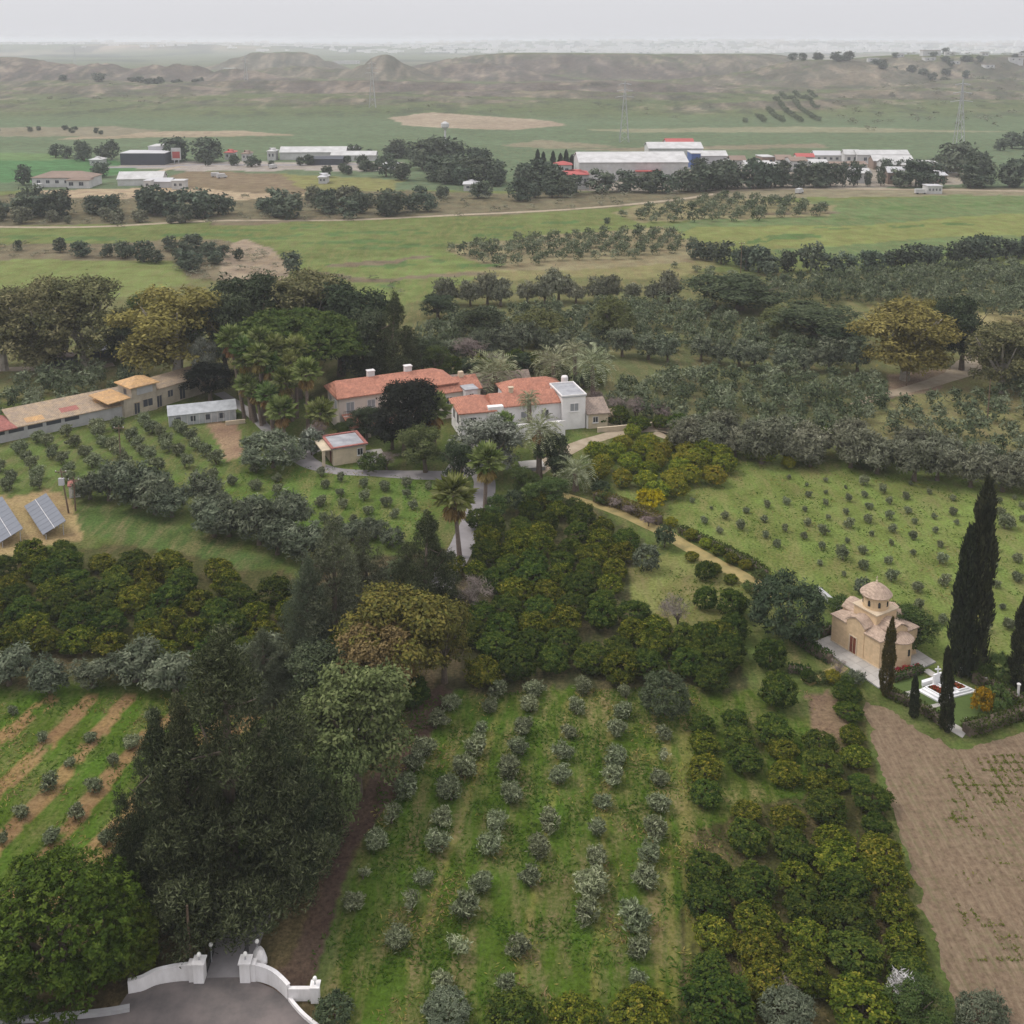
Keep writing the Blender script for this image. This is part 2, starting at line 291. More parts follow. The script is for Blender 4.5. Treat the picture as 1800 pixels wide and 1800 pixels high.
# fields: (outline in photo pixels on the ground, base colour, dryness)
ZONES = [
    ([(-3000, 3600), (-900, 700), (2700, 700), (4800, 3600)], (.085, .112, .034), .45),
    ([(-700, 700), (2500, 700), (2500, 480), (-700, 480)], (.125, .13, .058), .6),
    ([(-900, 480), (2700, 480), (2700, 330), (-900, 330)], (.125, .152, .056), .4),
    ([(-900, 335), (2700, 335), (2700, 200), (-900, 200)], (.105, .14, .082), .3),
    # front olive grove and left field
    ([(560, 1900), (700, 1210), (1230, 1190), (1260, 1900)], (.064, .104, .018), .8),
    ([(-300, 1560), (-300, 1215), (560, 1200), (420, 1560), (100, 1700)], (.07, .115, .02), .5),
    ([(1190, 1900), (1190, 1230), (1420, 1200), (1500, 1230), (1650, 1900)], (.068, .105, .02), .7),
    ([(1195, 1900), (1200, 1480), (1290, 1430), (1400, 1400), (1480, 1280), (1520, 1260), (1650, 1900)], (.062, .062, .024), .6),
    ([(-200, 1900), (-200, 1560), (600, 1560), (640, 1380), (700, 1230), (745, 1230), (640, 1500), (560, 1700), (560, 1900)], (.082, .068, .035), .5),
    # citrus floors
    ([(-200, 990), (300, 955), (520, 1010), (560, 1190), (-200, 1210)], (.062, .064, .026), .5),
    ([(800, 1000), (870, 900), (1010, 870), (1130, 950), (1120, 1060), (1200, 1110), (1320, 1130), (1320, 1215), (800, 1215)], (.058, .062, .028), .5),
    ([(540, 1000), (820, 960), (820, 1215), (560, 1215)], (.06, .055, .03), .5),
    # grass strip by windbreak, lawn of young olives, rows by the stable
    ([(140, 880), (230, 900), (500, 985), (430, 1000), (230, 960), (140, 930)], (.072, .108, .034), .7),
    ([(280, 840), (530, 805), (790, 840), (780, 900), (740, 960), (560, 960), (420, 900)], (.095, .142, .036), .5),
    ([(-300, 800), (60, 770), (300, 735), (430, 735), (470, 780), (440, 830), (280, 850), (150, 880), (-300, 900)], (.10, .135, .042), .6),
    ([(360, 745), (430, 738), (440, 800), (400, 815)], (.26, .18, .12), .5),
    ([(-100, 880), (80, 862), (125, 880), (150, 950), (-100, 990)], (.29, .22, .115), .5),
    # right olive field, its verges and the small paddock
    ([(1050, 880), (1290, 800), (1420, 810), (1800, 860), (2300, 880), (2300, 1250), (1640, 1180), (1480, 1080), (1330, 1000), (1180, 925)], (.135, .172, .05), .55),
    ([(1110, 1000), (1160, 975), (1250, 990), (1330, 1040), (1280, 1080), (1200, 1130), (1110, 1060)], (.15, .16, .055), .6),
    ([(1300, 1080), (1360, 1090), (1480, 1180), (1500, 1240), (1380, 1260), (1300, 1180)], (.10, .13, .04), .5),
    ([(1410, 1215), (1450, 1210), (1500, 1240), (1480, 1290), (1420, 1290)], (.19, .135, .09), .5),
    # groves on the right of the house: bare, dry ground between the trees
    ([(1500, 720), (1800, 640), (2300, 640), (2300, 850), (1700, 840), (1500, 780)], (.17, .165, .075), .7),
    ([(1690, 560), (1800, 540), (2300, 540), (2300, 640), (1760, 640)], (.27, .24, .12), .6),
    ([(1560, 655), (1700, 650), (1650, 690), (1520, 700)], (.24, .18, .13), .6),
    ([(760, 700), (1060, 620), (1560, 640), (1560, 720), (1200, 780), (1050, 720)], (.10, .11, .05), .5),
    # meadows
    ([(-600, 530), (-600, 445), (120, 440), (300, 465), (330, 500), (230, 520), (100, 540)], (.15, .178, .066), .4),
    ([(440, 480), (600, 460), (800, 440), (860, 470), (780, 520), (700, 540), (560, 510)], (.135, .168, .06), .45),
    ([(-600, 445), (-600, 420), (150, 430), (400, 420), (480, 440), (530, 470), (440, 500), (330, 490), (300, 460)], (.15, .13, .085), .5),
    ([(395, 490), (400, 440), (440, 418), (480, 440), (520, 480), (480, 500)], (.26, .21, .155), .6),
    ([(780, 480), (1240, 430), (1260, 470), (1180, 490), (860, 490)], (.19, .18, .085), .6),
    ([(780, 440), (800, 428), (1160, 400), (1230, 430), (1240, 460), (1000, 478), (860, 472)], (.21, .185, .11), .6),
    ([(1150, 400), (1460, 350), (2400, 325), (2400, 440), (1700, 450), (1400, 455)], (.115, .156, .068), .4),
    ([(1170, 420), (1220, 400), (1500, 395), (1800, 375), (2400, 365), (2400, 395), (1600, 420), (1350, 440)], (.17, .19, .07), .4),
    ([(1080, 375), (1160, 350), (1250, 345), (1460, 360), (1450, 380), (1120, 392)], (.20, .18, .10), .5),
    # scrub belt, brown plot, settlement ground
    ([(-600, 395), (-600, 345), (350, 340), (620, 335), (1000, 340), (1300, 330), (1240, 352), (1000, 372), (600, 388), (0, 398)], (.13, .118, .075), .5),
    ([(320, 300), (480, 305), (580, 320), (560, 345), (330, 350), (300, 330)], (.17, .135, .09), .5),
    ([(480, 305), (700, 315), (700, 335), (560, 340)], (.18, .18, .075), .4),
    ([(-600, 318), (-600, 285), (180, 280), (250, 290), (230, 305), (60, 320)], (.075, .15, .065), .1),
    ([(180, 292), (330, 285), (700, 285), (700, 300), (330, 300)], (.30, .27, .24), .4),
    ([(60, 335), (330, 330), (560, 345), (380, 352), (60, 347)], (.34, .27, .185), .4),
    ([(980, 320), (1200, 290), (1700, 285), (1700, 325), (1250, 335), (980, 338)], (.27, .24, .20), .5),
    ([(1240, 352), (1300, 332), (2400, 328), (2400, 340), (1500, 345)], (.20, .18, .12), .5),
    # far plain: bands of bare soil, wheat and stubble
    ([(100, 245), (520, 238), (420, 230), (200, 232)], (.27, .225, .16), .3),
    ([(-600, 232), (200, 222), (280, 230), (200, 240), (-600, 240)], (.19, .175, .125), .5),
    ([(680, 208), (760, 200), (960, 212), (880, 228), (720, 222)], (.29, .24, .18), .3),
    ([(800, 222), (960, 212), (1000, 220), (900, 228)], (.27, .22, .165), .3),
    ([(1020, 228), (1400, 222), (1800, 232), (1100, 233)], (.20, .20, .13), .4),
    ([(880, 256), (960, 246), (1090, 258), (950, 262)], (.19, .175, .12), .4),
    ([(1000, 262), (1450, 252), (1460, 259), (1100, 266)], (.19, .17, .12), .4),
    ([(-600, 280), (-600, 262), (130, 270), (100, 282)], (.12, .18, .08), .2),
]
STRIPES = [[(560, 1205), (420, 1240), (260, 1395), (160, 1500), (40, 1650)], [(390, 1205), (260, 1290), (170, 1395), (60, 1527), (-40, 1640)], [(225, 1230), (100, 1375), (50, 1430), (-40, 1530)], [(160, 1230), (0, 1390), (-60, 1440)],
           [(85, 1230), (0, 1303), (-60, 1350)], [(470, 1240), (217, 1460), (160, 1545)]]
DARKSTREAKS = [[(600, 411), (740, 408)], [(640, 437), (760, 432)], [(450, 418), (620, 414)], [(760, 418), (900, 412)], [(600, 428), (700, 425)], [(540, 432), (650, 424)], [(600, 470), (760, 462)], [(800, 468), (880, 462)], [(300, 415), (440, 412)], [(-60, 415), (200, 420)],
               [(1440, 400), (1700, 395)], [(1300, 425), (1420, 415)], [(1560, 365), (1800, 358)], [(1480, 385), (1560, 378)], [(400, 405), (560, 400)], [(860, 400), (1010, 392)], [(680, 500), (780, 492)]]
BROWNSTREAKS = [[(600, 470), (750, 452)], [(640, 495), (840, 480)], [(560, 480), (640, 492)], [(1330, 378), (1460, 372)], [(380, 395), (600, 384)]]
TRACKLINES = [[(1195, 1250), (1215, 1800)], [(1205, 1250), (1232, 1800)], [(1075, 1240), (1040, 1800)], [(1170, 1240), (1185, 1800)], [(1150, 1240), (1160, 1800)], [(1000, 1230), (900, 1800)], [(880, 1240), (720, 1700)]]
ys = [22.0]
while ys[-1] < 60000:
    d = ys[-1]; ys.append(d * (1.0075 if d < 750 else 1.0055 if d < 2800 else 1.035))
ys = np.array(ys); nc = 420
us = np.linspace(-1, 1, nc)
GX = us[None, :] * (0.62 * ys[:, None] + 26); GY = np.repeat(ys[:, None], nc, 1)
x = GX.ravel(); y = GY.ravel(); z = hz(x, y)
z = z + .25 * (fbm(x / 25, y / 25, 3, 21) - .5) * sstep(40, 70, y) * 0
jit = np.clip(y * .012, .3, 6)
qx = x + jit * 2 * (fbm(x / (jit * 3), y / (jit * 3), 3, 31) - .5); qy = y + jit * 2.5 * (fbm(x / (jit * 3), y / (jit * 3), 3, 41) - .5)
col = np.zeros((len(x), 4)); col[:, :3] = (.105, .135, .065); col[:, 3] = .3
for poly, c, dry in ZONES:
    k = inpoly(qx, qy, ats(poly)); col[k, :3] = c; col[k, 3] = dry
for pl in STRIPES:
    k = (dline(x * .6 + qx * .4, y * .6 + qy * .4, ats(pl)) < .6 + .5 * fbm(x / 3, y / 3, 3, 55)) & (fbm(x / 1.3, y / 1.3, 3, 56) > .30); col[k, :3] = (.235, .155, .075); col[k, 3] = .5
for pl in DARKSTREAKS:
    k = (dline(qx, qy, ats(pl)) < 2.2 + 5 * fbm(x / 30, y / 8, 2, 66) - 1.5) & (fbm(x / 9, y / 5, 3, 68) > .45); col[k, :3] = (.085, .135, .05); col[k, 3] = .3
for pl in BROWNSTREAKS:
    k = dline(qx, qy, ats(pl)) < 2 + 3 * fbm(x / 30, y / 8, 2, 67) - 1; col[k, :3] = (.15, .125, .085); col[k, 3] = .5
k = dline(qx, qy, ats([(470, 1760), (540, 1690), (575, 1600), (605, 1500), (670, 1400), (735, 1290), (770, 1225)])) < 1.3; col[k, :3] = (.088, .060, .046); col[k, 3] = .25
for pl in TRACKLINES:
    k = dline(x, y, ats(pl)) < .3; col[k, :3] = col[k, :3] * .35 + np.array((.17, .165, .05)) * .65
# hills and far plain: bare marl on the slopes, green on the flats, pale scars
hillm = sstep(880, 1010, y)
e_ = 6.0
slope = np.hypot(hz(x + e_, y) - hz(x - e_, y), hz(x, y + e_) - hz(x, y - e_)) / (2 * e_)
n1 = fbm(x / 90, y / 90, 5, 71); n2 = fbm(x / 22, y / 40, 4, 72); n3 = fbm(x / 260, y / 130, 4, 73)
n4 = fbm(x / 14, y / 30, 4, 75); n5 = fbm(x / 9, y / 60, 3, 76)
marl = np.stack([.05 + .115 * n2, .045 + .10 * n2, .04 + .086 * n2], 1)
green = np.stack([.075 + .05 * n1, .10 + .045 * n1, .052 + .02 * n1], 1)
tan = np.array((.30, .245, .185))[None, :]
k = np.clip(sstep(.07 - .02 * (y < 1480), .19 - .04 * (y < 1480), slope + .20 * (n1 - .5)) * .8 + sstep(.56, .68, n3) * .7, 0, 1)[:, None]
hc = green * (1 - k) + marl * k
k2 = (sstep(.66, .76, n2) * sstep(.03, .12, slope) * .55 + sstep(.68, .74, n1) * .3)[:, None]; k2 = np.clip(k2, 0, 1)
hc = hc * (1 - k2) + tan * k2
k3 = (sstep(.56, .70, n4) * .55)[:, None]; hc = hc * (1 - k3) + np.array((.045, .055, .042)) * k3
k4 = (sstep(.62, .70, n5) * sstep(.03, .10, slope) * .35)[:, None]; hc = hc * (1 - k4) + tan * k4
far = sstep(2600, 3600, y)[:, None]
nf = fbm(x / 500, y / 900, 5, 81); nf2 = fbm(x / 160, y / 420, 4, 82)
fc = np.stack([.11 + .2 * sstep(.5, .75, nf), .13 + .13 * sstep(.5, .75, nf), .08 + .12 * sstep(.5, .75, nf)], 1)
fc = fc * (1 - .75 * sstep(.52, .62, nf2))[:, None] + np.array((.03, .045, .04)) * (.75 * sstep(.52, .62, nf2))[:, None]
hc = hc * (1 - far) + fc * far
k = hillm[:, None] * (1 - (y < 1250) * (np.abs(col[:, 0] - .105) > 1e-6))[:, None]
col[:, :3] = col[:, :3] * (1 - k) + hc * k
nr = len(ys); ii = np.arange(nr * nc).reshape(nr, nc)
faces = np.stack([ii[:-1, :-1].ravel(), ii[:-1, 1:].ravel(), ii[1:, 1:].ravel(), ii[1:, :-1].ravel()], 1)
# ground material: field colour broken up by tussocks, straw and bare patches at several scales
m, n, N, K = new_mat('ground_soil_and_grass')
out = N.new('ShaderNodeOutputMaterial'); bs = N.new('ShaderNodeBsdfDiffuse'); at_ = N.new('ShaderNodeAttribute'); at_.attribute_name = 'col'
tcn = N.new('ShaderNodeTexCoord')
def nz(scale, det, rough=.6, streak=None):
    t = N.new('ShaderNodeTexNoise'); t.inputs['Scale'].default_value = scale; t.inputs['Detail'].default_value = det; t.inputs['Roughness'].default_value = rough
    if streak:
        mp = N.new('ShaderNodeMapping'); mp.inputs['Scale'].default_value = streak[:3]; mp.inputs['Rotation'].default_value = (0, 0, streak[3]); K.new(tcn.outputs['Object'], mp.inputs[0]); K.new(mp.outputs[0], t.inputs['Vector'])
    else: K.new(tcn.outputs['Object'], t.inputs['Vector'])
    return t
def rng_(src, a, b, c, d):
    r_ = N.new('ShaderNodeMapRange'); r_.inputs[1].default_value = a; r_.inputs[2].default_value = b; r_.inputs[3].default_value = c; r_.inputs[4].default_value = d; K.new(src, r_.inputs[0]); return r_.outputs[0]
def math_(op, a, b):
    q = N.new('ShaderNodeMath'); q.operation = op; q.use_clamp = False
    for i, v in enumerate((a, b)):
        if isinstance(v, (int, float)): q.inputs[i].default_value = v
        else: K.new(v, q.inputs[i])
    return q.outputs[0]
fine = nz(2.6, 7, .75); mid = nz(.16, 6, .65); big = nz(.022, 5, .6); strk = nz(.5, 5, .7, (1, .22, 1, -.25))
val = math_('MULTIPLY', math_('MULTIPLY', rng_(fine.outputs[0], .3, .7, .5, 1.5), rng_(mid.outputs[0], .3, .7, .72, 1.28)), rng_(big.outputs[0], .3, .7, .85, 1.15))
hsv = N.new('ShaderNodeHueSaturation'); K.new(at_.outputs['Color'], hsv.inputs['Color']); K.new(val, hsv.inputs['Value'])
hsv.inputs['Saturation'].default_value = 1.05; K.new(rng_(mid.outputs[0], .3, .7, .485, .512), hsv.inputs['Hue'])
mixd = N.new('ShaderNodeMix'); mixd.data_type = 'RGBA'
st = math_('MULTIPLY', rng_(strk.outputs[0], .45, .64, 0, 1), rng_(fine.outputs[0], .40, .60, .15, 1))
K.new(math_('MULTIPLY', st, at_.outputs['Alpha']), mixd.inputs[0]); K.new(hsv.outputs[0], mixd.inputs[6])
straw = N.new('ShaderNodeMix'); straw.data_type = 'RGBA'; straw.inputs[6].default_value = (.31, .225, .115, 1); straw.inputs[7].default_value = (.215, .14, .095, 1); K.new(rng_(big.outputs[0], .4, .6, 0, 1), straw.inputs[0])
K.new(straw.outputs[2], mixd.inputs[7]); K.new(mixd.outputs[2], bs.inputs[0])
bp = N.new('ShaderNodeBump'); bp.inputs['Strength'].default_value = .8; bp.inputs['Distance'].default_value = .25; K.new(fine.outputs[0], bp.inputs['Height']); K.new(bp.outputs[0], bs.inputs['Normal'])
K.new(bs.outputs[0], out.inputs[0])
M['ground'] = m
gme = np_mesh('ground', np.stack([x, y, z], 1), [faces], mats=[m], col=col)
gme.polygons.foreach_set('use_smooth', np.ones(len(faces), bool))
link('ground', gme, kind='structure')

def sheet(name, pts, zz, mat, kind='structure'):
    bm = bmesh.new(); vs_ = [bm.verts.new((a, b, zz)) for a, b in pts]; f = bm.faces.new(vs_); bm.normal_update()
    if f.normal.z < 0: f.normal_flip()
    bmesh.ops.triangulate(bm, faces=bm.faces); me = bpy.data.meshes.new(name); bm.to_mesh(me); bm.free(); me.materials.append(mat)
    return link(name, me, kind=kind)
def smooth_line(pts, sub=6):
    P = [Vector((p[0], p[1], 0)) for p in pts]; out_ = []
    for i in range(len(P) - 1):
        a, b, c, d = P[max(i - 1, 0)], P[i], P[i + 1], P[min(i + 2, len(P) - 1)]
        for k in range(sub):
            t = k / sub; out_.append(.5 * ((2 * b) + (c - a) * t + (2 * a - 5 * b + 4 * c - d) * t * t + (3 * b - a - 3 * c + d) * t ** 3))
    out_.append(P[-1]); return [(v.x, v.y) for v in out_]
def strip(name, pts, width, zz, mat, rag=.12, **k):
    """a road or path along a world polyline; width a number or one per point"""
    n0 = len(pts); P = smooth_line(pts, 8); vs_ = []; nP = len(P)
    for i, (a, b) in enumerate(P):
        c = P[min(i + 1, nP - 1)]; d = P[max(i - 1, 0)]; t = Vector((c[0] - d[0], c[1] - d[1])).normalized(); nrm = Vector((-t.y, t.x))
        w_ = np.interp(i / 8.0, range(n0), width) if hasattr(width, '__len__') else width
        for s in (1, -1):
            r_ = w_ / 2 * (1 + rag * (mnoise.noise(Vector((a * .35, b * .35, s * 9.0)))))
            q = Vector((a, b)) + nrm * s * r_; zq = hz1(q.x, q.y) if q.y > 840 else 0
            vs_.append((q.x, q.y, zz + zq))
    fs = [(2 * i + 1, 2 * i + 3, 2 * i + 2, 2 * i) for i in range(nP - 1)]
    me = bpy.data.meshes.new(name); me.from_pydata(vs_, [], fs); me.update(); me.materials.append(mat)
    return link(name, me, kind='structure', **k)
# ------------------------------------------------------------------ foliage builders
def unit(v): return v / np.maximum(np.linalg.norm(v, axis=-1, keepdims=True), 1e-9)
def leaf_geo(P, D, Lg, W, tint, rng, Nn=None, face=0.0):
    """diamond-shaped leaf sprays at P pointing along D"""
    n = len(P); D = unit(D); S = unit(np.cross(D, rng.normal(size=(n, 3))))
    if Nn is not None:                       # most leaves lie on the crown's surface, turned to the light
        k = rng.random(n) < face; Nn = unit(Nn[k]); d2 = D[k] + rng.normal(size=(k.sum(), 3)) * .6; d2 = unit(d2 - Nn * (d2 * Nn).sum(1, keepdims=True)); D[k] = d2; S[k] = np.cross(Nn, d2)
    Lg = np.broadcast_to(np.asarray(Lg, float), (n,))[:, None]; W = np.broadcast_to(np.asarray(W, float), (n,))[:, None]
    V = np.stack([P - D * Lg * .35, P + D * Lg * .1 + S * W * .5, P + D * Lg * .65, P + D * Lg * .1 - S * W * .5], 1).reshape(-1, 3)
    F = np.arange(4 * n).reshape(n, 4)
    return V, F, np.repeat(tint, 4)
def sph(rng, n, zmin=-1.0):
    zc = rng.uniform(zmin, 1, n); a = rng.uniform(0, 2 * np.pi, n); r = np.sqrt(1 - zc * zc)
    return np.stack([r * np.cos(a), r * np.sin(a), zc], 1)
def clumped(rng, lobes, nclump, per, csize, leafL, leafW, out=.7, up=.35, rnd=.55, zmin=-.55, depth=.22, tvar=.3, face=.82, nj=.3):
    """leaf sprays in clumps over the outside of the given lobes [(centre, radii)]"""
    area = np.array([r[0] * r[2] + r[0] * r[1] for c, r in lobes]); cnt = np.maximum(1, (nclump * area / area.sum()).astype(int))
    C = []; N_ = []
    for (c, r), k in zip(lobes, cnt):
        d = sph(rng, k, zmin); rr = 1 - depth * rng.random(k)[:, None] ** 1.5
        C.append(np.array(c) + d * np.array(r) * rr); N_.append(unit(d / np.array(r)))
    C = np.concatenate(C); N_ = np.concatenate(N_); ct = rng.random(len(C))
    i = np.repeat(np.arange(len(C)), per)
    P = C[i] + rng.normal(size=(len(i), 3)) * csize * np.array([1, 1, .8])
    D = N_[i] * out + np.array([0, 0, up]) + rng.normal(size=(len(i), 3)) * rnd
    sc = rng.uniform(.7, 1.3, len(i))
    t = np.clip(ct[i] * (1 - tvar) + rng.random(len(i)) * tvar, 0, 1)
    return leaf_geo(P, D, leafL * sc, leafW * sc, t, rng, N_[i] + np.array([0, 0, .55]) + rng.normal(size=(len(i), 3)) * nj, face)
def merge(parts):
    V = []; F = []; T = []; o = 0
    for v, f, t in parts: V.append(v); F.append(f + o); T.append(t); o += len(v)
    return np.concatenate(V), np.concatenate(F), np.concatenate(T)
def crown_mesh(name, geo, mat):
    V, F, T = geo; V = V.copy(); V[:, 2] = np.maximum(V[:, 2], .03)
    return np_mesh(name, V, [F], tint=T, mats=[mat])
def limbs(rng, h, r0, spread, nl, top, lean=0.0):
    b = MB(); x_ = lean
    b.tube([(0, 0, -.15), (x_ * .2, 0, h * .35), (x_ * .6, .05 * spread, h * .7), (x_, 0, h)], [r0 * 1.25, r0, r0 * .75, r0 * .4], 7)
    for k in range(nl):
        a = 2 * math.pi * k / nl + rng.uniform(-.4, .4); z0 = h * rng.uniform(.4, .95); ln = spread * rng.uniform(.6, 1)
        b.tube([(x_ * .5, 0, z0), (ln * .5 * math.cos(a), ln * .5 * math.sin(a), z0 + (top - z0) * .45), (ln * math.cos(a), ln * math.sin(a), z0 + (top - z0) * .85)], [r0 * .5, r0 * .32, r0 * .1], 5)
    return b
PROTO = {}
def proto(kind, crown, trunk, trunkmat='bark'):
    PROTO.setdefault(kind, []).append((crown, trunk.mesh('trunk', M[trunkmat])))
# foliage colours
LM = {
    'olive': leafmat('olive_leaves', [(.045, .056, .028), (.115, .132, .072), (.24, .26, .16), (.40, .41, .28)], [0, .35, .75, 1], vv=.22, hv=.015),
    'olive_dark': leafmat('old_olive_leaves', [(.045, .055, .034), (.105, .122, .08), (.21, .225, .155)], vv=.25, hv=.015),
    'olive_grey': leafmat('grey_olive_leaves', [(.06, .064, .04), (.135, .138, .094), (.245, .245, .175)], vv=.22, hv=.02),
    'citrus': leafmat('citrus_leaves', [(.012, .022, .005), (.050, .066, .012), (.145, .148, .028), (.27, .218, .058)], [0, .4, .82, 1], vv=.2, hv=.018),  # wide dark-to-bright range also imitates deep shade between lit clumps
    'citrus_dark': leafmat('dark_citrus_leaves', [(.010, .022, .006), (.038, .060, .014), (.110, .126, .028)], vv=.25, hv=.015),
    'lemon': leafmat('lemon_leaves', [(.045, .065, .015), (.115, .13, .024), (.22, .205, .04), (.42, .33, .05)], [0, .45, .85, 1], vv=.25),
    'conifer': leafmat('dark_conifer_sprays', [(.012, .018, .008), (.047, .058, .027), (.14, .156, .088)], vv=.12),
    'conifer_grey': leafmat('grey_conifer_sprays', [(.03, .038, .021), (.09, .105, .062), (.20, .215, .145)], vv=.12),
    'pine': leafmat('pine_needles', [(.022, .038, .008), (.062, .094, .018), (.13, .165, .036)], vv=.1),
    'stonepine': leafmat('stone_pine_needles', [(.026, .042, .013), (.068, .092, .028), (.14, .155, .05)], vv=.1),
    'carob': leafmat('carob_leaves', [(.05, .062, .024), (.115, .132, .055), (.20, .21, .10)], vv=.15),
    'gold': leafmat('turning_leaves', [(.046, .048, .018), (.10, .098, .03), (.17, .142, .046), (.088, .105, .03)], vv=.15, hv=.02),
    'brown': leafmat('browned_leaves', [(.10, .07, .035), (.165, .115, .06), (.22, .16, .085)], vv=.15),
    'euc': leafmat('eucalyptus_leaves', [(.05, .055, .026), (.13, .125, .062), (.23, .21, .115)], vv=.15, hv=.02),
    'eucgold': leafmat('golden_eucalyptus_leaves', [(.09, .08, .03), (.21, .182, .066), (.34, .29, .115)], vv=.06, hv=.008),
    'dark': leafmat('dark_evergreen_leaves', [(.018, .028, .015), (.05, .066, .036), (.10, .118, .068)], vv=.25, hv=.025),
    'black': leafmat('very_dark_evergreen_leaves', [(.008, .010, .008), (.018, .022, .016), (.034, .038, .028)], vv=.1),
    'green': leafmat('green_leaves', [(.030, .052, .018), (.07, .10, .034), (.125, .15, .055)], vv=.2, hv=.02),
    'cypress': leafmat('cypress_sprays', [(.016, .021, .014), (.038, .045, .026), (.072, .08, .045)], vv=.12),
    'cypress_dry': leafmat('drying_cypress_sprays', [(.045, .045, .018), (.085, .072, .028), (.14, .10, .04)], vv=.1),
    'hedge': leafmat('hedge_leaves', [(.025, .045, .012), (.055, .082, .022), (.10, .125, .04)], vv=.12),
    'twig': leafmat('bare_twigs', [(.12, .095, .085), (.19, .155, .14), (.26, .215, .195)], vv=.15, trans=.05),
    'whitetwig': leafmat('bleached_twigs', [(.35, .33, .32), (.5, .48, .47), (.6, .58, .57)], vv=.05, trans=.02),
    'yellow': leafmat('yellow_leaves', [(.12, .11, .02), (.27, .205, .028), (.42, .32, .05)], vv=.1),
    'silver': leafmat('silvery_leaves', [(.08, .095, .07), (.17, .185, .14), (.42, .42, .37)], [0, .6, 1], vv=.1),
    'datepalm': leafmat('date_palm_leaflets', [(.10, .115, .06), (.23, .25, .15), (.40, .41, .28)], vv=.1),
    'fanpalm': leafmat('fan_palm_leaves', [(.045, .07, .02), (.15, .19, .06), (.34, .37, .18)], vv=.12),
    'deadfrond': leafmat('dead_fronds', [(.15, .095, .04), (.28, .19, .085), (.38, .28, .14)], vv=.1),
    'far': leafmat('far_tree_leaves', [(.032, .044, .031), (.075, .092, .064), (.14, .16, .112)], vv=.3, hv=.03),  # lightened and greyed to imitate distance haze in the leaf colour
    'farolive': leafmat('far_olive_leaves', [(.042, .056, .03), (.10, .122, .07), (.215, .235, .155)], vv=.2),
    'grass': leafmat('grass_blades', [(.045, .085, .012), (.10, .14, .03), (.30, .24, .09), (.24, .165, .10)], [0, .55, .8, 1], trans=.3),
    'flower': leafmat('flower_heads', [(.05, .08, .02), (.42, .05, .06), (.55, .18, .2)], vv=.1),
}
# young olive: rounded, silvery, sprays standing up
for s in range(11):
    g = np.random.default_rng(100 + s); a = g.uniform(.75, 1.25); ox, oy = g.normal(size=2) * .22; nk = int(g.integers(130, 220))
    lob = [((ox, oy, 1.4), (g.uniform(.75, 1.05), g.uniform(.75, 1.05), 1.1 * a))] + [((math.cos(t) * g.uniform(.35, .85) + ox, math.sin(t) * g.uniform(.35, .85) + oy, g.uniform(.9, 2.5)), (g.uniform(.3, .65),) * 2 + (g.uniform(.35, .75),)) for t in g.uniform(0, 6.28, 7)]
    proto('olive', crown_mesh('olive_crown', clumped(g, lob, nk, 9, .13, .44, .12, out=.5, up=.75, rnd=.35, zmin=-.8, tvar=.6, face=.45), LM['olive']), limbs(g, .9, .1, .7, 4, 1.9))
for s in range(3):   # thin, half bare young olive
    g = np.random.default_rng(130 + s)
    lob = [((math.cos(t) * .5, math.sin(t) * .5, g.uniform(.7, 2.0)), (.4, .4, .5)) for t in g.uniform(0, 6.28, 5)]
    proto('olive_thin', crown_mesh('olive_crown', clumped(g, lob, 46, 8, .15, .42, .10, out=.5, up=.8, rnd=.4, zmin=-.8), LM['olive']), limbs(g, .9, .09, .8, 6, 2.2))
# old olive of the windbreaks, unit radius about 3 m
for kind, mat, s0 in (('oldolive', 'olive_dark', 200), ('greyolive', 'olive_grey', 210)):
    for s in range(5):
        g = np.random.default_rng(s0 + s)
        lob = [((0, 0, 3.0), (2.2, 2.2, 2.1))] + [((math.cos(t) * g.uniform(1, 2), math.sin(t) * g.uniform(1, 2), g.uniform(2.2, 5.0)), (g.uniform(.8, 1.4),) * 2 + (g.uniform(.8, 1.3),)) for t in g.uniform(0, 6.28, 13)]
        proto(kind, crown_mesh('olive_crown', clumped(g, lob, 300, 10, .26, .62, .2, out=.6, up=.5, rnd=.5, zmin=-.7), LM[mat]), limbs(g, 2, .3, 2.2, 6, 4.8))
# citrus: dense knobbly dome to the ground, pale new growth in random clumps, leaf tones widened to imitate shade
for kind, mat, s0 in (('citrus', 'citrus', 300), ('citrus_dark', 'citrus_dark', 320), ('lemon', 'lemon', 340)):
    for s in range(4):
        g = np.random.default_rng(s0 + s)
        lob = [((0, 0, 1.5), (1.6, 1.6, 1.5))] + [(tuple(np.array((0, 0, 1.5)) + d * np.array((1.5, 1.5, 1.45)) * g.uniform(.85, 1.05)), (g.uniform(.32, .55),) * 2 + (g.uniform(.28, .45),)) for d in sph(g, 26, -.35)]
        proto(kind, crown_mesh('citrus_crown', clumped(g, lob, 760, 9, .09, .20, .14, out=.75, up=.45, rnd=.5, zmin=-.6, depth=.10, tvar=.35, face=.92, nj=.22), LM[mat]), limbs(g, 1.0, .12, 1.0, 5, 2.2))
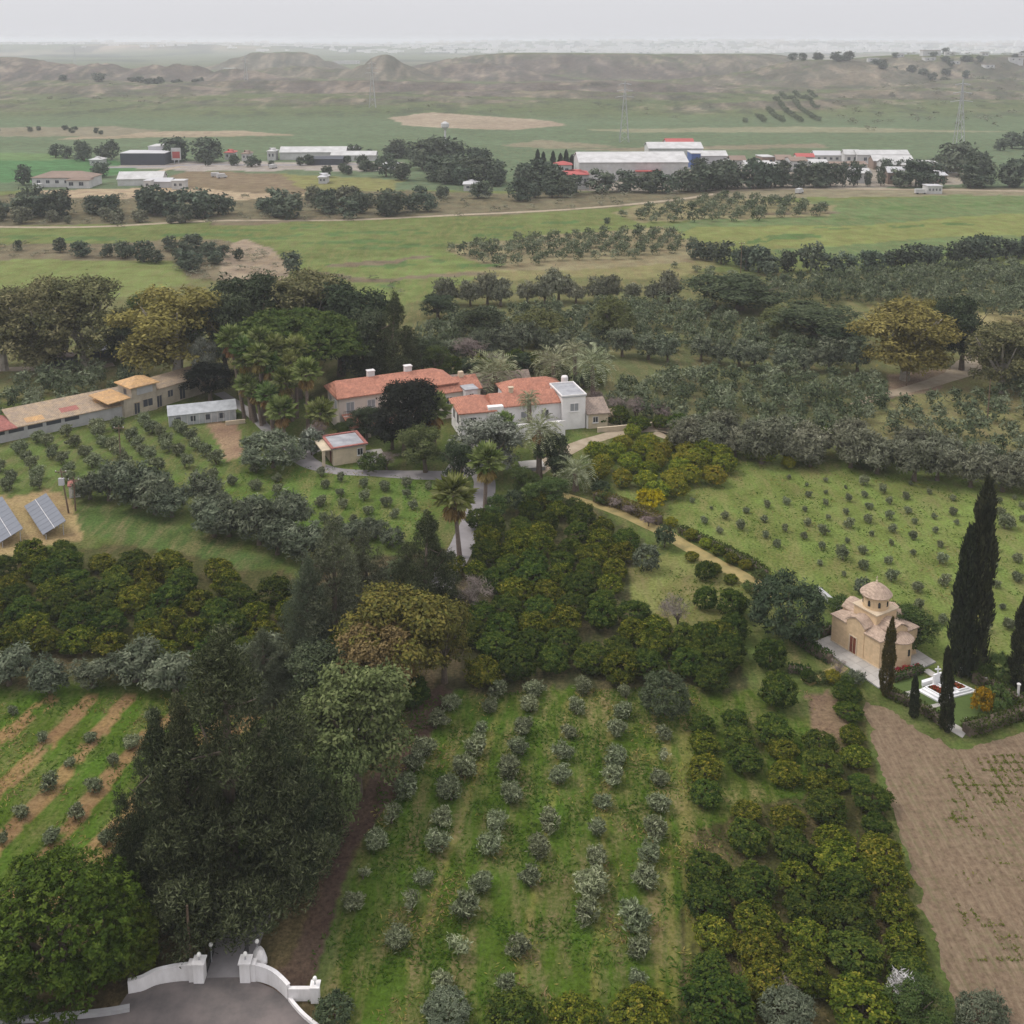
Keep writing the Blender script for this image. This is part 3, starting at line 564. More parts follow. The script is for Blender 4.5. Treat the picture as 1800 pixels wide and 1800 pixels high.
# round bush
for s in range(3):
    g = np.random.default_rng(360 + s); lob = [((0, 0, 1.2), (1.5, 1.5, 1.25))] + [(tuple(np.array((0, 0, 1.2)) + d * np.array((1.35, 1.35, 1.15))), (.45, .45, .4)) for d in sph(g, 14, -.3)]
    for kind, mat in (('bush', 'dark'), ('greybush', 'olive_dark'), ('silverbush', 'silver'), ('greenbush', 'green'), ('yellowbush', 'yellow')):
        proto(kind, crown_mesh('bush_crown', clumped(g, lob, 190, 8, .14, .36, .15, out=.8, up=.4, rnd=.5, zmin=-.6), LM[mat]), limbs(g, .6, .1, .9, 5, 1.7))
for s in range(3):
    g = np.random.default_rng(370 + s); lob = [((0, 0, 2.2), (2.3, 2.3, 2.2))] + [(tuple(np.array((0, 0, 2.2)) + d * np.array((2.2, 2.2, 2.2)) * g.uniform(.8, 1.05)), (.55, .55, .6)) for d in sph(g, 34, -.4)]
    for kind, mat in (('bigbush', 'dark'), ('bigbush_grey', 'olive_dark')):
        proto(kind, crown_mesh('bush_crown', clumped(g, lob, 750, 9, .13, .34, .11, out=.6, up=.65, rnd=.4, zmin=-.6, tvar=.5), LM[mat]), limbs(g, 1.0, .15, 1.6, 6, 3.4))
# broad trees: several spreading masses, gaps between; unit: 10 m tall, 9 m wide
def broad(g, mat, n=36, dens=1300, L_=.36, W_=.18, h=10, w=4.5, low=.28, up=.35, name='crown', per=9, cs=.26, rnd=.55):
    lob = []
    for k in range(n):
        zz = low + (1 - low) * g.random() ** .8; env = math.sin(math.pi * min(1, (zz - low * .6) / (1.12 - low * .6))) ** .7
        a = g.uniform(0, 6.283); rr = w * env * math.sqrt(g.random()) * .82; rad = g.uniform(.13, .24) * w * 1.25
        lob.append(((rr * math.cos(a), rr * math.sin(a), zz * h * .9), (rad, rad, rad * g.uniform(.6, .85))))
    return crown_mesh(name, clumped(g, lob, dens, per, cs, L_, W_, out=.65, up=up, rnd=rnd, zmin=-.6), LM[mat])
for kind, mat, s0, kw in (('dark', 'dark', 400, {}), ('carob', 'carob', 410, {}), ('green', 'green', 420, {}), ('gold', 'gold', 430, {}), ('brown', 'brown', 435, {}), ('black', 'black', 440, dict(n=40, dens=1300)),
                          ('silver', 'silver', 450, {})):
    for s in range(2):
        g = np.random.default_rng(s0 + s); proto(kind, broad(g, mat, **kw), limbs(g, 3.5, .35, 3.4, 7, 8.2))
for kind, mat, s0 in (('euc', 'euc', 460), ('eucgold', 'eucgold', 470)):       # tall pale trunks, crown high up
    for s in range(2):
        g = np.random.default_rng(s0 + s); proto(kind, broad(g, mat, n=46, dens=1700, low=.20, w=4.6, up=.1, L_=.36, W_=.16), limbs(g, 4.2, .36, 3.6, 8, 8.6), 'bark_pale')
# tall irregular conifer with upswept sprays; unit: 10 m tall
for kind, mat, s0 in (('conifer', 'conifer', 480), ('conifer_grey', 'conifer_grey', 490)):
    for s in range(1):
        g = np.random.default_rng(s0 + s); lob = []
        for q_ in range(4):
            aa = 1.57 * q_ + g.uniform(-.5, .5); hh = g.uniform(5.2, 7.6); off = g.uniform(1.3, 2.0)
            for k in range(16):
                zz = k / 16; r_ = 1.15 * (1 - zz) ** .9 * g.uniform(.3, 1) + .05; a = g.uniform(0, 6.283); lob.append(((off * math.cos(aa) + r_ * math.cos(a), off * math.sin(aa) + r_ * math.sin(a), .6 + zz * hh), (.5 - .25 * zz, .5 - .25 * zz, .5)))
        for k in range(80):
            zz = g.random() ** 1.15; env = (1 - zz) ** .95 * (.7 + .45 * min(1, zz * 6)); a = g.uniform(0, 6.283); rr = 2.9 * env * g.uniform(.35, 1.0) + .1
            lob.append(((rr * math.cos(a), rr * math.sin(a), .5 + zz * 9.0), (g.uniform(.5, .95) * (1.1 - .75 * zz), g.uniform(.5, .95) * (1.1 - .75 * zz), g.uniform(.45, .75))))
        proto(kind, crown_mesh('conifer_crown', clumped(g, lob, 8600 if kind == 'conifer' else 5600, 11, .09, .15 if kind == 'conifer' else .2, .038, out=.55, up=.75, rnd=.42, zmin=-.7, tvar=.75, face=.3), LM[mat]), limbs(g, 8.0, .16, 1.6, 8, 6.5))
# pine with cauliflower clumps; unit: 10 m tall, 9 m wide
for kind, mat, s0, flat in (('pine', 'pine', 500, 0), ('stonepine', 'stonepine', 510, 1)):
    for s in range(1):
        g = np.random.default_rng(s0 + s); lob = []
        for d in sph(g, 210 if not flat else 150, -.85 if not flat else -.15):
            c0 = np.array((0, 0, 4.7)) if not flat else np.array((0, 0, 6.4)); rr = np.array((4.0, 4.0, 4.6)) if not flat else np.array((4.8, 4.8, 3.0))
            lob.append((tuple(c0 + d * rr * (g.uniform(.84, 1.0) if g.random() < .8 else .6)), (g.uniform(.6, .9),) * 2 + (g.uniform(.48, .68),)))
        proto(kind, crown_mesh('pine_crown', clumped(g, lob, 3600, 13, .10, .24, .11, out=.9, up=.45, rnd=.4, zmin=-.4, depth=.05, tvar=.4, face=.85), LM[mat]), limbs(g, 4.5, .28, 3.2, 9, 7.0))
# cypress: narrow flame; unit 10 m tall, 1 m radius
for kind, mat, s0 in (('cypress', 'cypress', 520), ('cypress_dry', 'cypress_dry', 530)):
    for s in range(3):
        g = np.random.default_rng(s0 + s); zz = g.random(1500) ** .85; env = np.clip(zz / .06, .4, 1) * (1 - zz ** 3.0) ** .72 * (1 + .16 * np.sin(zz * 23 + s)); a = g.uniform(0, 6.283, 1500); rr = env * g.uniform(.55, 1.02, 1500)
        C = np.stack([rr * np.cos(a), rr * np.sin(a), .15 + zz * 9.8], 1); i = np.repeat(np.arange(1500), 6)
        P_ = C[i] + g.normal(size=(len(i), 3)) * np.array([.07, .07, .16]); D_ = np.stack([np.cos(a[i]) * .3, np.sin(a[i]) * .3, np.full(len(i), 1.0)], 1) + g.normal(size=(len(i), 3)) * .28
        proto(kind, crown_mesh('cypress_crown', leaf_geo(P_, D_, .42 * g.uniform(.6, 1.2, len(i)), .11, np.clip(g.random(1500)[i] * .6 + g.random(len(i)) * .4, 0, 1), g), LM[mat]), limbs(g, 1.5, .16, .3, 3, 3))
# leafless tree: branches and a mist of twigs; unit 4 m tall
for kind, mat, s0 in (('bare', 'twig', 540), ('whitebare', 'whitetwig', 545)):
    for s in range(3):
        g = np.random.default_rng(s0 + s); lob = [((math.cos(t) * g.uniform(.4, 1.1), math.sin(t) * g.uniform(.4, 1.1), g.uniform(1.8, 3.3)), (.7, .7, .7)) for t in g.uniform(0, 6.28, 9)]
        proto(kind, crown_mesh('twig_crown', clumped(g, lob, 140, 8, .16, .6, .035 if kind == 'bare' else .06, out=.8, up=.6, rnd=.4), LM[mat]), limbs(g, 1.6, .1, 1.3, 9, 3.6))
# distant tree, seen a few pixels tall; unit 8 m tall (crown and trunk in one mesh)
for kind, mat, s0, n_ in (('far', 'far', 560, 6), ('farolive', 'farolive', 580, 5), ('fargrey', 'olive_grey', 590, 4)):
    for s in range(n_):
        g = np.random.default_rng(s0 + s); lob = [((0, 0, 3.4), (2.5, 2.5, 3.2))] + [((math.cos(t) * g.uniform(.8, 2.4), math.sin(t) * g.uniform(.8, 2.4), g.uniform(1.2, 6.2)), (g.uniform(.8, 1.3),) * 2 + (g.uniform(.7, 1.2),)) for t in g.uniform(0, 6.28, 9)]
        V, F, T = clumped(g, lob, 170, 5, .34, .85, .5, out=.7, up=.4, rnd=.6, zmin=-.85); V[:, 2] = np.maximum(V[:, 2], .05)
        b = limbs(g, 2.6, .22, 1.0, 3, 4.5); tv = np.array(b.v)
        tf = np.array([f for f in b.f if len(f) == 4]) + len(V)
        PROTO.setdefault(kind, []).append((np_mesh(kind + '_tree', np.concatenate([V, tv]), [F, tf], tint=np.concatenate([T, np.full(len(tv), .2)]), mats=[LM[mat], M['bark']], midx=np.concatenate([np.zeros(len(F)), np.ones(len(tf))])), None))

# fan palm and date palm parts
def fan_crown(g, n, a0, a1, R_=2.0, seg=11):
    parts = []
    for k in range(n):
        az = 2.4 * k + g.uniform(-.3, .3); el = a0 + (a1 - a0) * (k + .5) / n + g.uniform(-.12, .12)
        u_ = np.array((math.cos(az) * math.cos(el), math.sin(az) * math.cos(el), math.sin(el))); v_ = np.array((-math.sin(az), math.cos(az), 0)); w_ = np.cross(u_, v_)
        stem = R_ * g.uniform(.35, .5); hub = u_ * stem; tn = g.random()
        for q in range(seg):
            t = (q / (seg - 1) - .5) * 2.3; d = u_ * math.cos(t) + v_ * math.sin(t) - np.array((0, 0, .28)) * abs(math.sin(t)); ln = R_ * .62 * (1 - .25 * abs(t) / 1.15)
            parts.append((hub + d * ln * .4, d, ln * 1.1, ln * .34, tn * .7 + .3 * g.random()))
        parts.append((hub * .5, u_, stem * 1.2, .09, .3))
    P = np.array([p[0] for p in parts]); D = np.array([p[1] for p in parts]); Ls = np.array([p[2] for p in parts]); W = np.array([p[3] for p in parts]); T = np.array([p[4] for p in parts])
    return leaf_geo(P, D, Ls, W, T, g)
def date_crown(g, n, R_=3.4):
    P = []; D = []; Ls = []; W = []; T = []
    for k in range(n):
        az = 2.4 * k + g.uniform(-.2, .2); el = 1.35 - 1.9 * (k / n) + g.uniform(-.1, .1); tn = g.random()
        u_ = np.array((math.cos(az), math.sin(az), 0)); v_ = np.array((-math.sin(az), math.cos(az), 0)); p = np.zeros(3); stp = R_ / 14; e = el
        for q in range(14):
            d = u_ * math.cos(e) + np.array((0, 0, math.sin(e))); p2 = p + d * stp
            P.append((p + p2) / 2); D.append(d); Ls.append(stp * 1.6); W.append(.06); T.append(.9)
            if q > 1:
                ll = R_ * .19 * math.sin(math.pi * (q / 14) ** .8 + .15) + .12
                for s_ in (-1, 1):
                    dd = v_ * s_ * .8 + d * .6 + np.array((0, 0, .25)); P.append(p2 + unit(dd) * ll * .4); D.append(dd); Ls.append(ll * 1.2); W.append(.13); T.append(tn * .6 + .4 * g.random())
            p = p2; e -= .085 + .05 * (q / 14)
    return leaf_geo(np.array(P), np.array(D), np.array(Ls), np.array(W), np.array(T), g)
FAN = []; SKIRT = []; DATE = []
for s in range(4):
    g = np.random.default_rng(600 + s); v, f, t = fan_crown(g, 34, 1.4, -.35); FAN.append(np_mesh('fan_crown', v, [f], tint=t, mats=[LM['fanpalm']]))
    v, f, t = fan_crown(g, 26, -.75, -1.45, 1.9, 8); SKIRT.append(np_mesh('dead_skirt', v, [f], tint=t, mats=[LM['deadfrond']]))
    v, f, t = date_crown(g, 36); DATE.append(np_mesh('date_crown', v, [f], tint=t, mats=[LM['datepalm']]))

# ------------------------------------------------------------------ placing plants
PLACED = []
def plant(kind, xy, h=None, w=None, label='', cat='tree', group=None, name=None, var=None, parts=True, rz=None, sc=None):
    """one tree or shrub of its own: root > crown, trunk. h, w: height and width in metres"""
    V = PROTO[kind]; cr, tk = V[var % len(V)] if var is not None else V[int(R.integers(len(V)))]
    bb = CROWN_BB.get(cr.name)
    if bb is None:
        co = np.empty(len(cr.vertices) * 3, dtype=np.float32); cr.vertices.foreach_get('co', co); co = co.reshape(-1, 3)
        bb = CROWN_BB[cr.name] = (max(np.percentile(np.abs(co[:, 0]), 97), np.percentile(np.abs(co[:, 1]), 97)) * 2, np.percentile(co[:, 2], 99.5))
    sxy = (w / bb[0]) if w else (sc or 1.0); sz = (h / bb[1]) if h else sxy
    zz = hz1(*xy) if xy[1] > 840 else 0.0
    rz = float(R.uniform(0, 6.283)) if rz is None else rz; sxx = sxy * float(R.uniform(.9, 1.1)); sz *= float(R.uniform(.92, 1.1))
    if tk is None or not parts:
        return link(name or (kind + '_tree'), cr, None, (xy[0], xy[1], zz), rz, (sxy, sxy, sz), label=label, cat=cat, group=group)
    o = link(name or (kind + '_tree'), None, None, (xy[0], xy[1], zz), rz, None, label=label, cat=cat, group=group); o.empty_display_size = .5
    o.rotation_euler = (float(R.normal()) * .035, float(R.normal()) * .035, rz); link('trunk', tk, o, None, 0, (sxx, sxy, sz)); link('crown', cr, o, None, 0, (sxx, sxy, sz))
    return o
CROWN_BB = {}
def pxw(px, py, wpx): return wpx / pxm(*at(px, py))
def row_fill(poly, along, across, ang, jit=.12, drop=0.0, seed=1, pxpoly=True):
    """points in rows inside an outline; returns (x, y, row, place in the row)"""
    g = np.random.default_rng(seed); P = ats(poly) if pxpoly else poly; P = np.array(P); c_, s_ = math.cos(ang), math.sin(ang)
    U = P[:, 0] * c_ + P[:, 1] * s_; V = -P[:, 0] * s_ + P[:, 1] * c_; out_ = []
    Q = list(zip(U, V)); r = 0
    for v in np.arange(V.min() + across * .4, V.max(), across):
        uu = np.arange(U.min() + along * (.3 + .5 * (r % 2)), U.max(), along); k = inpoly(uu, np.full(len(uu), v), Q); i = 0; any_ = False
        for u in uu[k]:
            if g.random() < drop: continue
            a = u + g.normal() * along * jit; b = v + g.normal() * across * jit
            out_.append((a * c_ - b * s_, a * s_ + b * c_, r, i)); i += 1; any_ = True
        r += any_
    return out_
def along_line(pts, step, jit=.2, side=0.0, seed=1):
    g = np.random.default_rng(seed); P = [Vector(p) for p in pts]; out_ = []; carry = 0
    for a, b in zip(P[:-1], P[1:]):
        d = (b - a); ln = d.length; d.normalize(); t = carry
        while t < ln:
            q = a + d * t + Vector((-d.y, d.x)) * (side + g.normal() * jit) + d * g.normal() * jit; out_.append((q.x, q.y)); t += step
        carry = t - ln
    return out_
def palm(kind, crown_px, base_px, label, wpx, group, skirt=True, i=0):
    b = at(*base_px); # height from where the crown centre is seen above the base
    v = (PY0 - crown_px[1]) / FPX; d = (CP + v * SP, -SP + v * CP); h = CAMH + b[1] * d[1] / d[0]; h = max(h, 1.5)
    depth = b[1] * CP - (h - CAMH) * SP; xt = (crown_px[0] - 900) / FPX * depth
    o = link('fan_palm' if kind == 'fan' else 'date_palm', None, None, (b[0], b[1], 0), label=label, cat='palm', group=group)
    top = (xt - b[0], 0, h); r0 = .28 if kind == 'fan' else .42
    MB().tube([(0, 0, -.1), (top[0] * .35, 0, h * .35), (top[0] * .7, 0, h * .7), top], [r0 * 1.25, r0, r0 * .9, r0 * .85], 9).build('trunk', M['bark_palm'], o)
    R_ = wpx / pxm(b[0], b[1], h) / 2 * (1.3 if kind == 'fan' else 1.12)
    me = (FAN if kind == 'fan' else DATE)[i % 4]; s = R_ / (2.05 if kind == 'fan' else 3.0)
    link('crown', me, o, top, i * 1.3, s)
    if skirt: link('dead_fronds', SKIRT[i % 4], o, (top[0], 0, top[2] - .25 * s), i * .9, (s * .8, s * .8, s * (1.0 if kind == 'fan' else .8)))
    return o
def hedge(name, pts, width, height, mat, label, cat='hedge', group=None, dens=26, L_=.26, W_=.14, seed=1, taper=.9, top_noise=.12):
    g = np.random.default_rng(seed); P = [Vector(p) for p in pts]; C = []; N_ = []
    for a, b in zip(P[:-1], P[1:]):
        ln = (b - a).length; k = int(ln * dens * (width + 2 * height)); d = (b - a) / ln; nr = Vector((-d.y, d.x)); t = g.uniform(0, ln, k); s = g.uniform(-height, width + height, k)
        for tt, ss in zip(t, s):
            if ss < 0: off, zz, nn = -width / 2, height + ss, (-1, .2)
            elif ss > width: off, zz, nn = width / 2, height - (ss - width), (1, .2)
            else: off, zz, nn = ss - width / 2, height * (1 + top_noise * (mnoise.noise(Vector((tt * .8, ss, seed))))), (0, 1)
            off *= 1 - (1 - taper) * zz / height
            q = a + d * tt + nr * off; C.append((q.x, q.y, max(zz, .04))); N_.append((nr.x * nn[0], nr.y * nn[0], nn[1]))
    C = np.array(C); N_ = np.array(N_); o0 = np.array([P[0].x, P[0].y, 0]); C = C - o0
    i = np.repeat(np.arange(len(C)), 2)
    v, f, t = leaf_geo(C[i] + g.normal(size=(len(i), 3)) * .06, N_[i] * .6 + g.normal(size=(len(i), 3)) * .5 + np.array([0, 0, .3]), L_ * g.uniform(.7, 1.3, len(i)), W_, np.clip(g.random(len(C))[i] * .6 + g.random(len(i)) * .4, 0, 1), g)
    v[:, 2] = np.maximum(v[:, 2], .03)
    o = link(name, None, None, tuple(o0), label=label, cat=cat, group=group)
    link('foliage', np_mesh('foliage', v, [f], tint=t, mats=[LM[mat]]), o)
    core = MB()
    for a, b in zip(P[:-1], P[1:]):
        d = (b - a).normalized(); nr = Vector((-d.y, d.x)) * width * .32; oo = Vector((o0[0], o0[1]))
        q = [a - nr - oo, b - nr - oo, b + nr - oo, a + nr - oo]; core.poly([(p.x, p.y, 0) for p in q] + [(p.x, p.y, height * .82) for p in q], [(3, 2, 1, 0), (4, 5, 6, 7), (0, 1, 5, 4), (1, 2, 6, 5), (2, 3, 7, 6), (3, 0, 4, 7)])
    core.build('stems', M['bark'], o); return o
# ------------------------------------------------------------------ planting: every tree where it stands
def zoomlist(lst, ox, oy, s): return [(ox + a[0] / s, oy + a[1] / s, a[2] / s) + tuple(a[3:]) for a in lst]
def put_olive(cx, cy, wp, label, group, kind='olive', hk=.74, name='olive_tree', wk=1.1):
    bx, by = cx, cy + .36 * wp; xy = at(bx, by); w_ = wp / pxm(*xy) * wk
    return plant(kind, xy, h=w_ * hk, w=w_, label=label, cat='olive tree', group=group, name=name)
T_ = 't'
GATE = [  # columns of the front grove, each from the far end to the near end: centre x, y, width in the x3 enlargement
    [(570, 110, 90), (500, 200, 110), (435, 320, 120), (385, 430, 110), (330, 560, 130), (265, 700, 110, T_), (200, 830, 115), (115, 1010, 70, T_), (60, 1160, 95)],
    [(810, 30, 100), (785, 130, 80), (720, 240, 75), (700, 340, 110), (630, 450, 125), (580, 570, 130), (520, 710, 120), (475, 850, 140), (425, 1020, 110), (370, 1160, 110, T_), (290, 1330, 120)],
    [(1040, 30, 110), (1000, 120, 90), (960, 220, 120), (955, 340, 110), (905, 460, 130), (870, 580, 130), (815, 720, 120), (770, 860, 120), (715, 1040, 130), (670, 1190, 150), (615, 1390, 110, T_), (550, 1560, 110)],
    [(1270, 25, 85), (1240, 130, 100), (1210, 250, 80), (1170, 350, 120), (1140, 490, 115), (1080, 745, 120), (1040, 880, 110), (1000, 1035, 115), (935, 1370, 135), (860, 1580, 110)],
    [(1500, 50, 80), (1475, 150, 90), (1460, 240, 115), (1440, 370, 115), (1425, 480, 120), (1375, 630, 80), (1360, 750, 105), (1320, 910, 125), (1310, 1050, 150), (1270, 1210, 145)],
    [(1715, 265, 85), (1690, 380, 75, T_), (1680, 490, 95), (1660, 620, 125), (1630, 760, 125), (1625, 910, 125), (1610, 1040, 135), (1570, 1230, 165), (1560, 1400, 110), (1545, 1570, 110)]]
for c, colm in enumerate(GATE):
    cn = 'next to the track' if c == 0 else ('beside the citrus block' if c == 5 else ordn(c) + ' from the track')
    for k, t in enumerate(zoomlist(colm, 600, 1200, 3)):
        thin = len(t) > 3
        put_olive(t[0], t[1], t[2], f"{'thin half-bare' if thin else 'silvery'} young olive in front grove, column {cn}, {ordn(k)} from far end", 'young olives of the front grove', 'olive_thin' if thin else 'olive')
LEFT = [(70, 150, 60), (215, 280, 70), (470, 285, 70), (695, 300, 100), (800, 165, 70), (370, 410, 70), (595, 410, 90), (245, 525, 110), (500, 545, 95), (115, 680, 85), (395, 680, 105), (270, 815, 100), (560, 820, 120), (130, 960, 110), (15, 810, 80), (20, 1150, 85), (1030, 175, 60)]
for k, t in enumerate(sorted(zoomlist(LEFT, 0, 1200, 3), key=lambda t: t[1])):
    put_olive(t[0], t[1], t[2], f"small olive on the brown-striped field behind the big conifer, {ordn(k)} counting towards the gate", 'olives on the striped field', wk=.95)
RIGHT = [(955, 135, 60), (1065, 180, 55), (1200, 150, 30), (1300, 195, 35), (1425, 228, 35), (1670, 240, 35), (1745, 225, 30), (1795, 270, 40), (655, 155, 22), (750, 130, 30), (858, 170, 22), (560, 115, 30), (660, 208, 35), (750, 195, 25),
         (868, 228, 45), (965, 208, 40), (1095, 245, 45), (1185, 218, 45), (1195, 290, 45), (1420, 298, 45), (1670, 300, 50), (1695, 355, 90), (1790, 335, 40), (550, 245, 40), (438, 258, 45), (332, 288, 40), (220, 320, 42), (118, 343, 45), (155, 280, 22),
         (45, 240, 30), (650, 285, 35), (762, 252, 40), (868, 300, 40), (984, 268, 40), (1090, 318, 50), (1325, 325, 35), (1218, 350, 32), (762, 328, 35), (868, 358, 60), (985, 338, 50), (1105, 382, 55), (1330, 395, 40), (1440, 355, 35), (315, 368, 60),
         (200, 395, 45), (432, 340, 45), (432, 418, 45), (540, 382, 50), (665, 352, 50), (750, 400, 60), (635, 425, 45), (862, 450, 35), (990, 415, 32), (1225, 428, 60), (1100, 465, 35), (1350, 470, 40), (505, 467, 45), (730, 483, 55), (845, 525, 75),
         (960, 503, 55), (1218, 515, 35), (1355, 548, 70), (1635, 480, 50), (1770, 545, 55), (730, 570, 35), (962, 580, 60), (1080, 555, 45), (845, 627, 30), (1100, 640, 65), (1370, 660, 70), (1640, 585, 50), (1770, 645, 60), (1600, 655, 50),
         (1650, 685, 50), (1240, 695, 65), (1250, 790, 70), (1680, 795, 42), (1720, 885, 75), (1590, 910, 60), (1360, 870, 60)]
RT = sorted(zoomlist(RIGHT, 1200, 800, 3), key=lambda t: t[1]); band = 10
for b0 in range(0, len(RT), band):
    for k, t in enumerate(sorted(RT[b0:b0 + band])):
        put_olive(t[0], t[1], t[2], f"small olive on the slope behind the chapel, {ordn(b0 // band)} tier down, {ordn(k)} from the house", 'young olives behind the chapel', hk=.9, wk=1.0)
ROWS = [[(0, 720), (60, 790), (70, 850)], [(140, 590), (170, 650), (210, 710), (260, 780), (280, 840)], [(260, 510), (320, 540), (370, 620), (430, 670), (470, 740), (480, 800)], [(480, 470), (530, 540), (590, 610), (650, 690)],
        [(670, 440), (700, 480), (730, 540), (780, 570), (830, 620), (870, 680), (920, 730)], [(850, 430), (910, 510), (960, 560), (1010, 605), (1060, 640), (1110, 720)], [(1020, 400), (1070, 450), (1130, 490), (1160, 540), (1190, 580), (1240, 610), (1300, 690)],
        [(1260, 440), (1300, 460), (1350, 510), (1390, 570), (1450, 615), (1520, 670)]]
for r, rw in enumerate(ROWS):
    for k, (a, b) in enumerate(rw):
        put_olive(a / 4, 640 + b / 4, 23 + 3 * R.random(), f"grey-green olive below the stable, {ordn(r)} row from the solar arrays, {ordn(k)} down", 'olive rows below the stable', hk=.85)
LAWN = [(130, 630), (240, 660), (150, 700), (355, 695), (475, 710), (580, 690), (695, 705), (240, 740), (360, 760), (590, 745), (480, 790), (130, 785), (255, 800), (615, 810), (385, 835), (510, 850), (20, 830), (150, 880), (225, 890), (310, 880)]
LW = [(520 + a / 3, 620 + b / 3) for a, b in LAWN] + [(a / 3, 800 + b / 3) for a, b in [(1125, 100), (1235, 135), (1350, 160), (1460, 125), (1460, 180), (1350, 75), (1690, 250)]]
for k, (a, b) in enumerate(sorted(LW)):
    put_olive(a, b, 15 + 4 * R.random(), f"very small olive on the lawn below the house drive, {ordn(k)} counting from the stable side", 'small olives on the lawn', hk=.9)

# citrus block between front grove and ploughed field
CIT = [(860, 55, 150), (870, 155, 130), (890, 280, 130), (915, 390, 150), (930, 520, 110), (990, 610, 190), (1020, 755, 150), (1020, 860, 140), (1060, 910, 200), (1085, 1030, 220), (1120, 1200, 210), (1165, 1380, 210), (1190, 1540, 220), (480, 255, 190),
       (525, 350, 150), (540, 480, 160), (330, 680, 140), (335, 820, 210), (720, 330, 180), (735, 430, 190), (715, 530, 150), (820, 540, 90), (755, 660, 200), (560, 730, 180), (580, 870, 200), (800, 830, 200), (830, 950, 230), (605, 1020, 180), (640, 1170, 220),
       (855, 1110, 250), (890, 1260, 250), (655, 1350, 210), (910, 1430, 270), (650, 1540, 240), (905, 1580, 140), (105, 235, 130), (110, 320, 150), (275, 195, 130), (300, 300, 160), (330, 410, 180), (120, 460, 170), (125, 590, 170), (120, 990, 230), (370, 1070, 240),
       (135, 1160, 230), (390, 1260, 240), (160, 1330, 210), (400, 1420, 230), (150, 1510, 190), (430, 1590, 220)]
CT = sorted(zoomlist(CIT, 1200, 1200, 3), key=lambda t: t[1])
for b0 in range(0, len(CT), 5):
    for k, t in enumerate(sorted(CT[b0:b0 + 5])):
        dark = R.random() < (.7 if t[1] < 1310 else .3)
        bx, by = t[0], t[1] + .24 * t[2]; xy = at(bx, by); w_ = t[2] / pxm(*xy) * 1.0
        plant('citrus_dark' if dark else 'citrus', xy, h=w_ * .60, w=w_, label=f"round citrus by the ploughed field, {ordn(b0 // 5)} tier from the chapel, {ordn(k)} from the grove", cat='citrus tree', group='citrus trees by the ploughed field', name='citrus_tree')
# dark round citrus near the chapel
for k, (a, b, wp) in enumerate(zoomlist([(120, 755, 125), (265, 790, 145), (110, 965, 160), (265, 920, 155), (240, 1010, 155), (460, 1065, 165), (60, 1050, 130), (190, 1090, 150)], 1200, 800, 3) + zoomlist([(510, 50, 190)], 1200, 1200, 3)):
    xy = at(a, b + .4 * wp); w_ = wp / pxm(*xy)
    plant('citrus_dark', xy, h=w_ * .95, w=w_, label=f"dark ball-shaped citrus tree on the grass before the chapel, {ordn(k)} of nine", cat='citrus tree', group='dark citrus before the chapel', name='citrus_tree')
# two big citrus blocks
CENTRE = [(830, 1000), (868, 940), (935, 890), (1010, 890), (1060, 935), (1115, 955), (1110, 1050), (1130, 1090), (1195, 1125), (1300, 1140), (1312, 1218), (1100, 1208), (830, 1204), (815, 1100)]
for (a, b, r, i) in row_fill(CENTRE, 3.8, 3.6, .25, .10, .03, 5):
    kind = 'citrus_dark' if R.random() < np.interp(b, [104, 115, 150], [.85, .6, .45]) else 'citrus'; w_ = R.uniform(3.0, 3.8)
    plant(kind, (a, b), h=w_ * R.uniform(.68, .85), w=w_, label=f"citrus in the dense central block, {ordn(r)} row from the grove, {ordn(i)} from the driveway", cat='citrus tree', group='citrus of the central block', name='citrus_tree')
LEFTB = [(-60, 1010), (30, 985), (280, 985), (400, 1020), (500, 1060), (540, 1165), (330, 1172), (170, 1172), (0, 1160), (-60, 1160)]
for (a, b, r, i) in row_fill(LEFTB, 3.9, 3.7, .12, .11, .03, 6):
    w_ = R.uniform(3.0, 3.9)
    plant('citrus' if R.random() < .65 else 'citrus_dark', (a, b), h=w_ * R.uniform(.68, .85), w=w_, label=f"golden-tipped citrus in the block beyond the striped field, {ordn(r)} row, {ordn(i)} along", cat='citrus tree', group='citrus of the block by the solar arrays', name='citrus_tree')
LEM = [(1035, 815), (1080, 790), (1200, 785), (1290, 810), (1275, 865), (1180, 880), (1090, 872), (1050, 850)]
for (a, b, r, i) in row_fill(LEM, 3.6, 3.6, .1, .15, .05, 8):
    w_ = R.uniform(3.0, 3.8)
    plant('lemon', (a, b), h=w_ * .82, w=w_, label=f"yellow-green citrus behind the dry path, {ordn(r)} row from it, {ordn(i)} from the palms", cat='citrus tree', group='yellow-green citrus below the house', name='lemon_tree')
for k, (a, b, wp) in enumerate([(1145, 895, 48), (1345, 812, 34), (1385, 822, 26), (1112, 770, 30), (1320, 808, 24)]):
    xy = at(a, b); plant('yellowbush' if k == 0 else 'lemon', xy, h=pxw(a, b, wp) * .8, w=pxw(a, b, wp), label=['bright yellow fruiting bush alone on the grass above the path', 'yellowish bush at the top corner of the olive slope', 'second small bush below the grey windbreak', 'yellow autumn bush beside the house track', 'small lemon bush at the end of the lemon block'][k], cat='shrub', name='yellow_shrub')

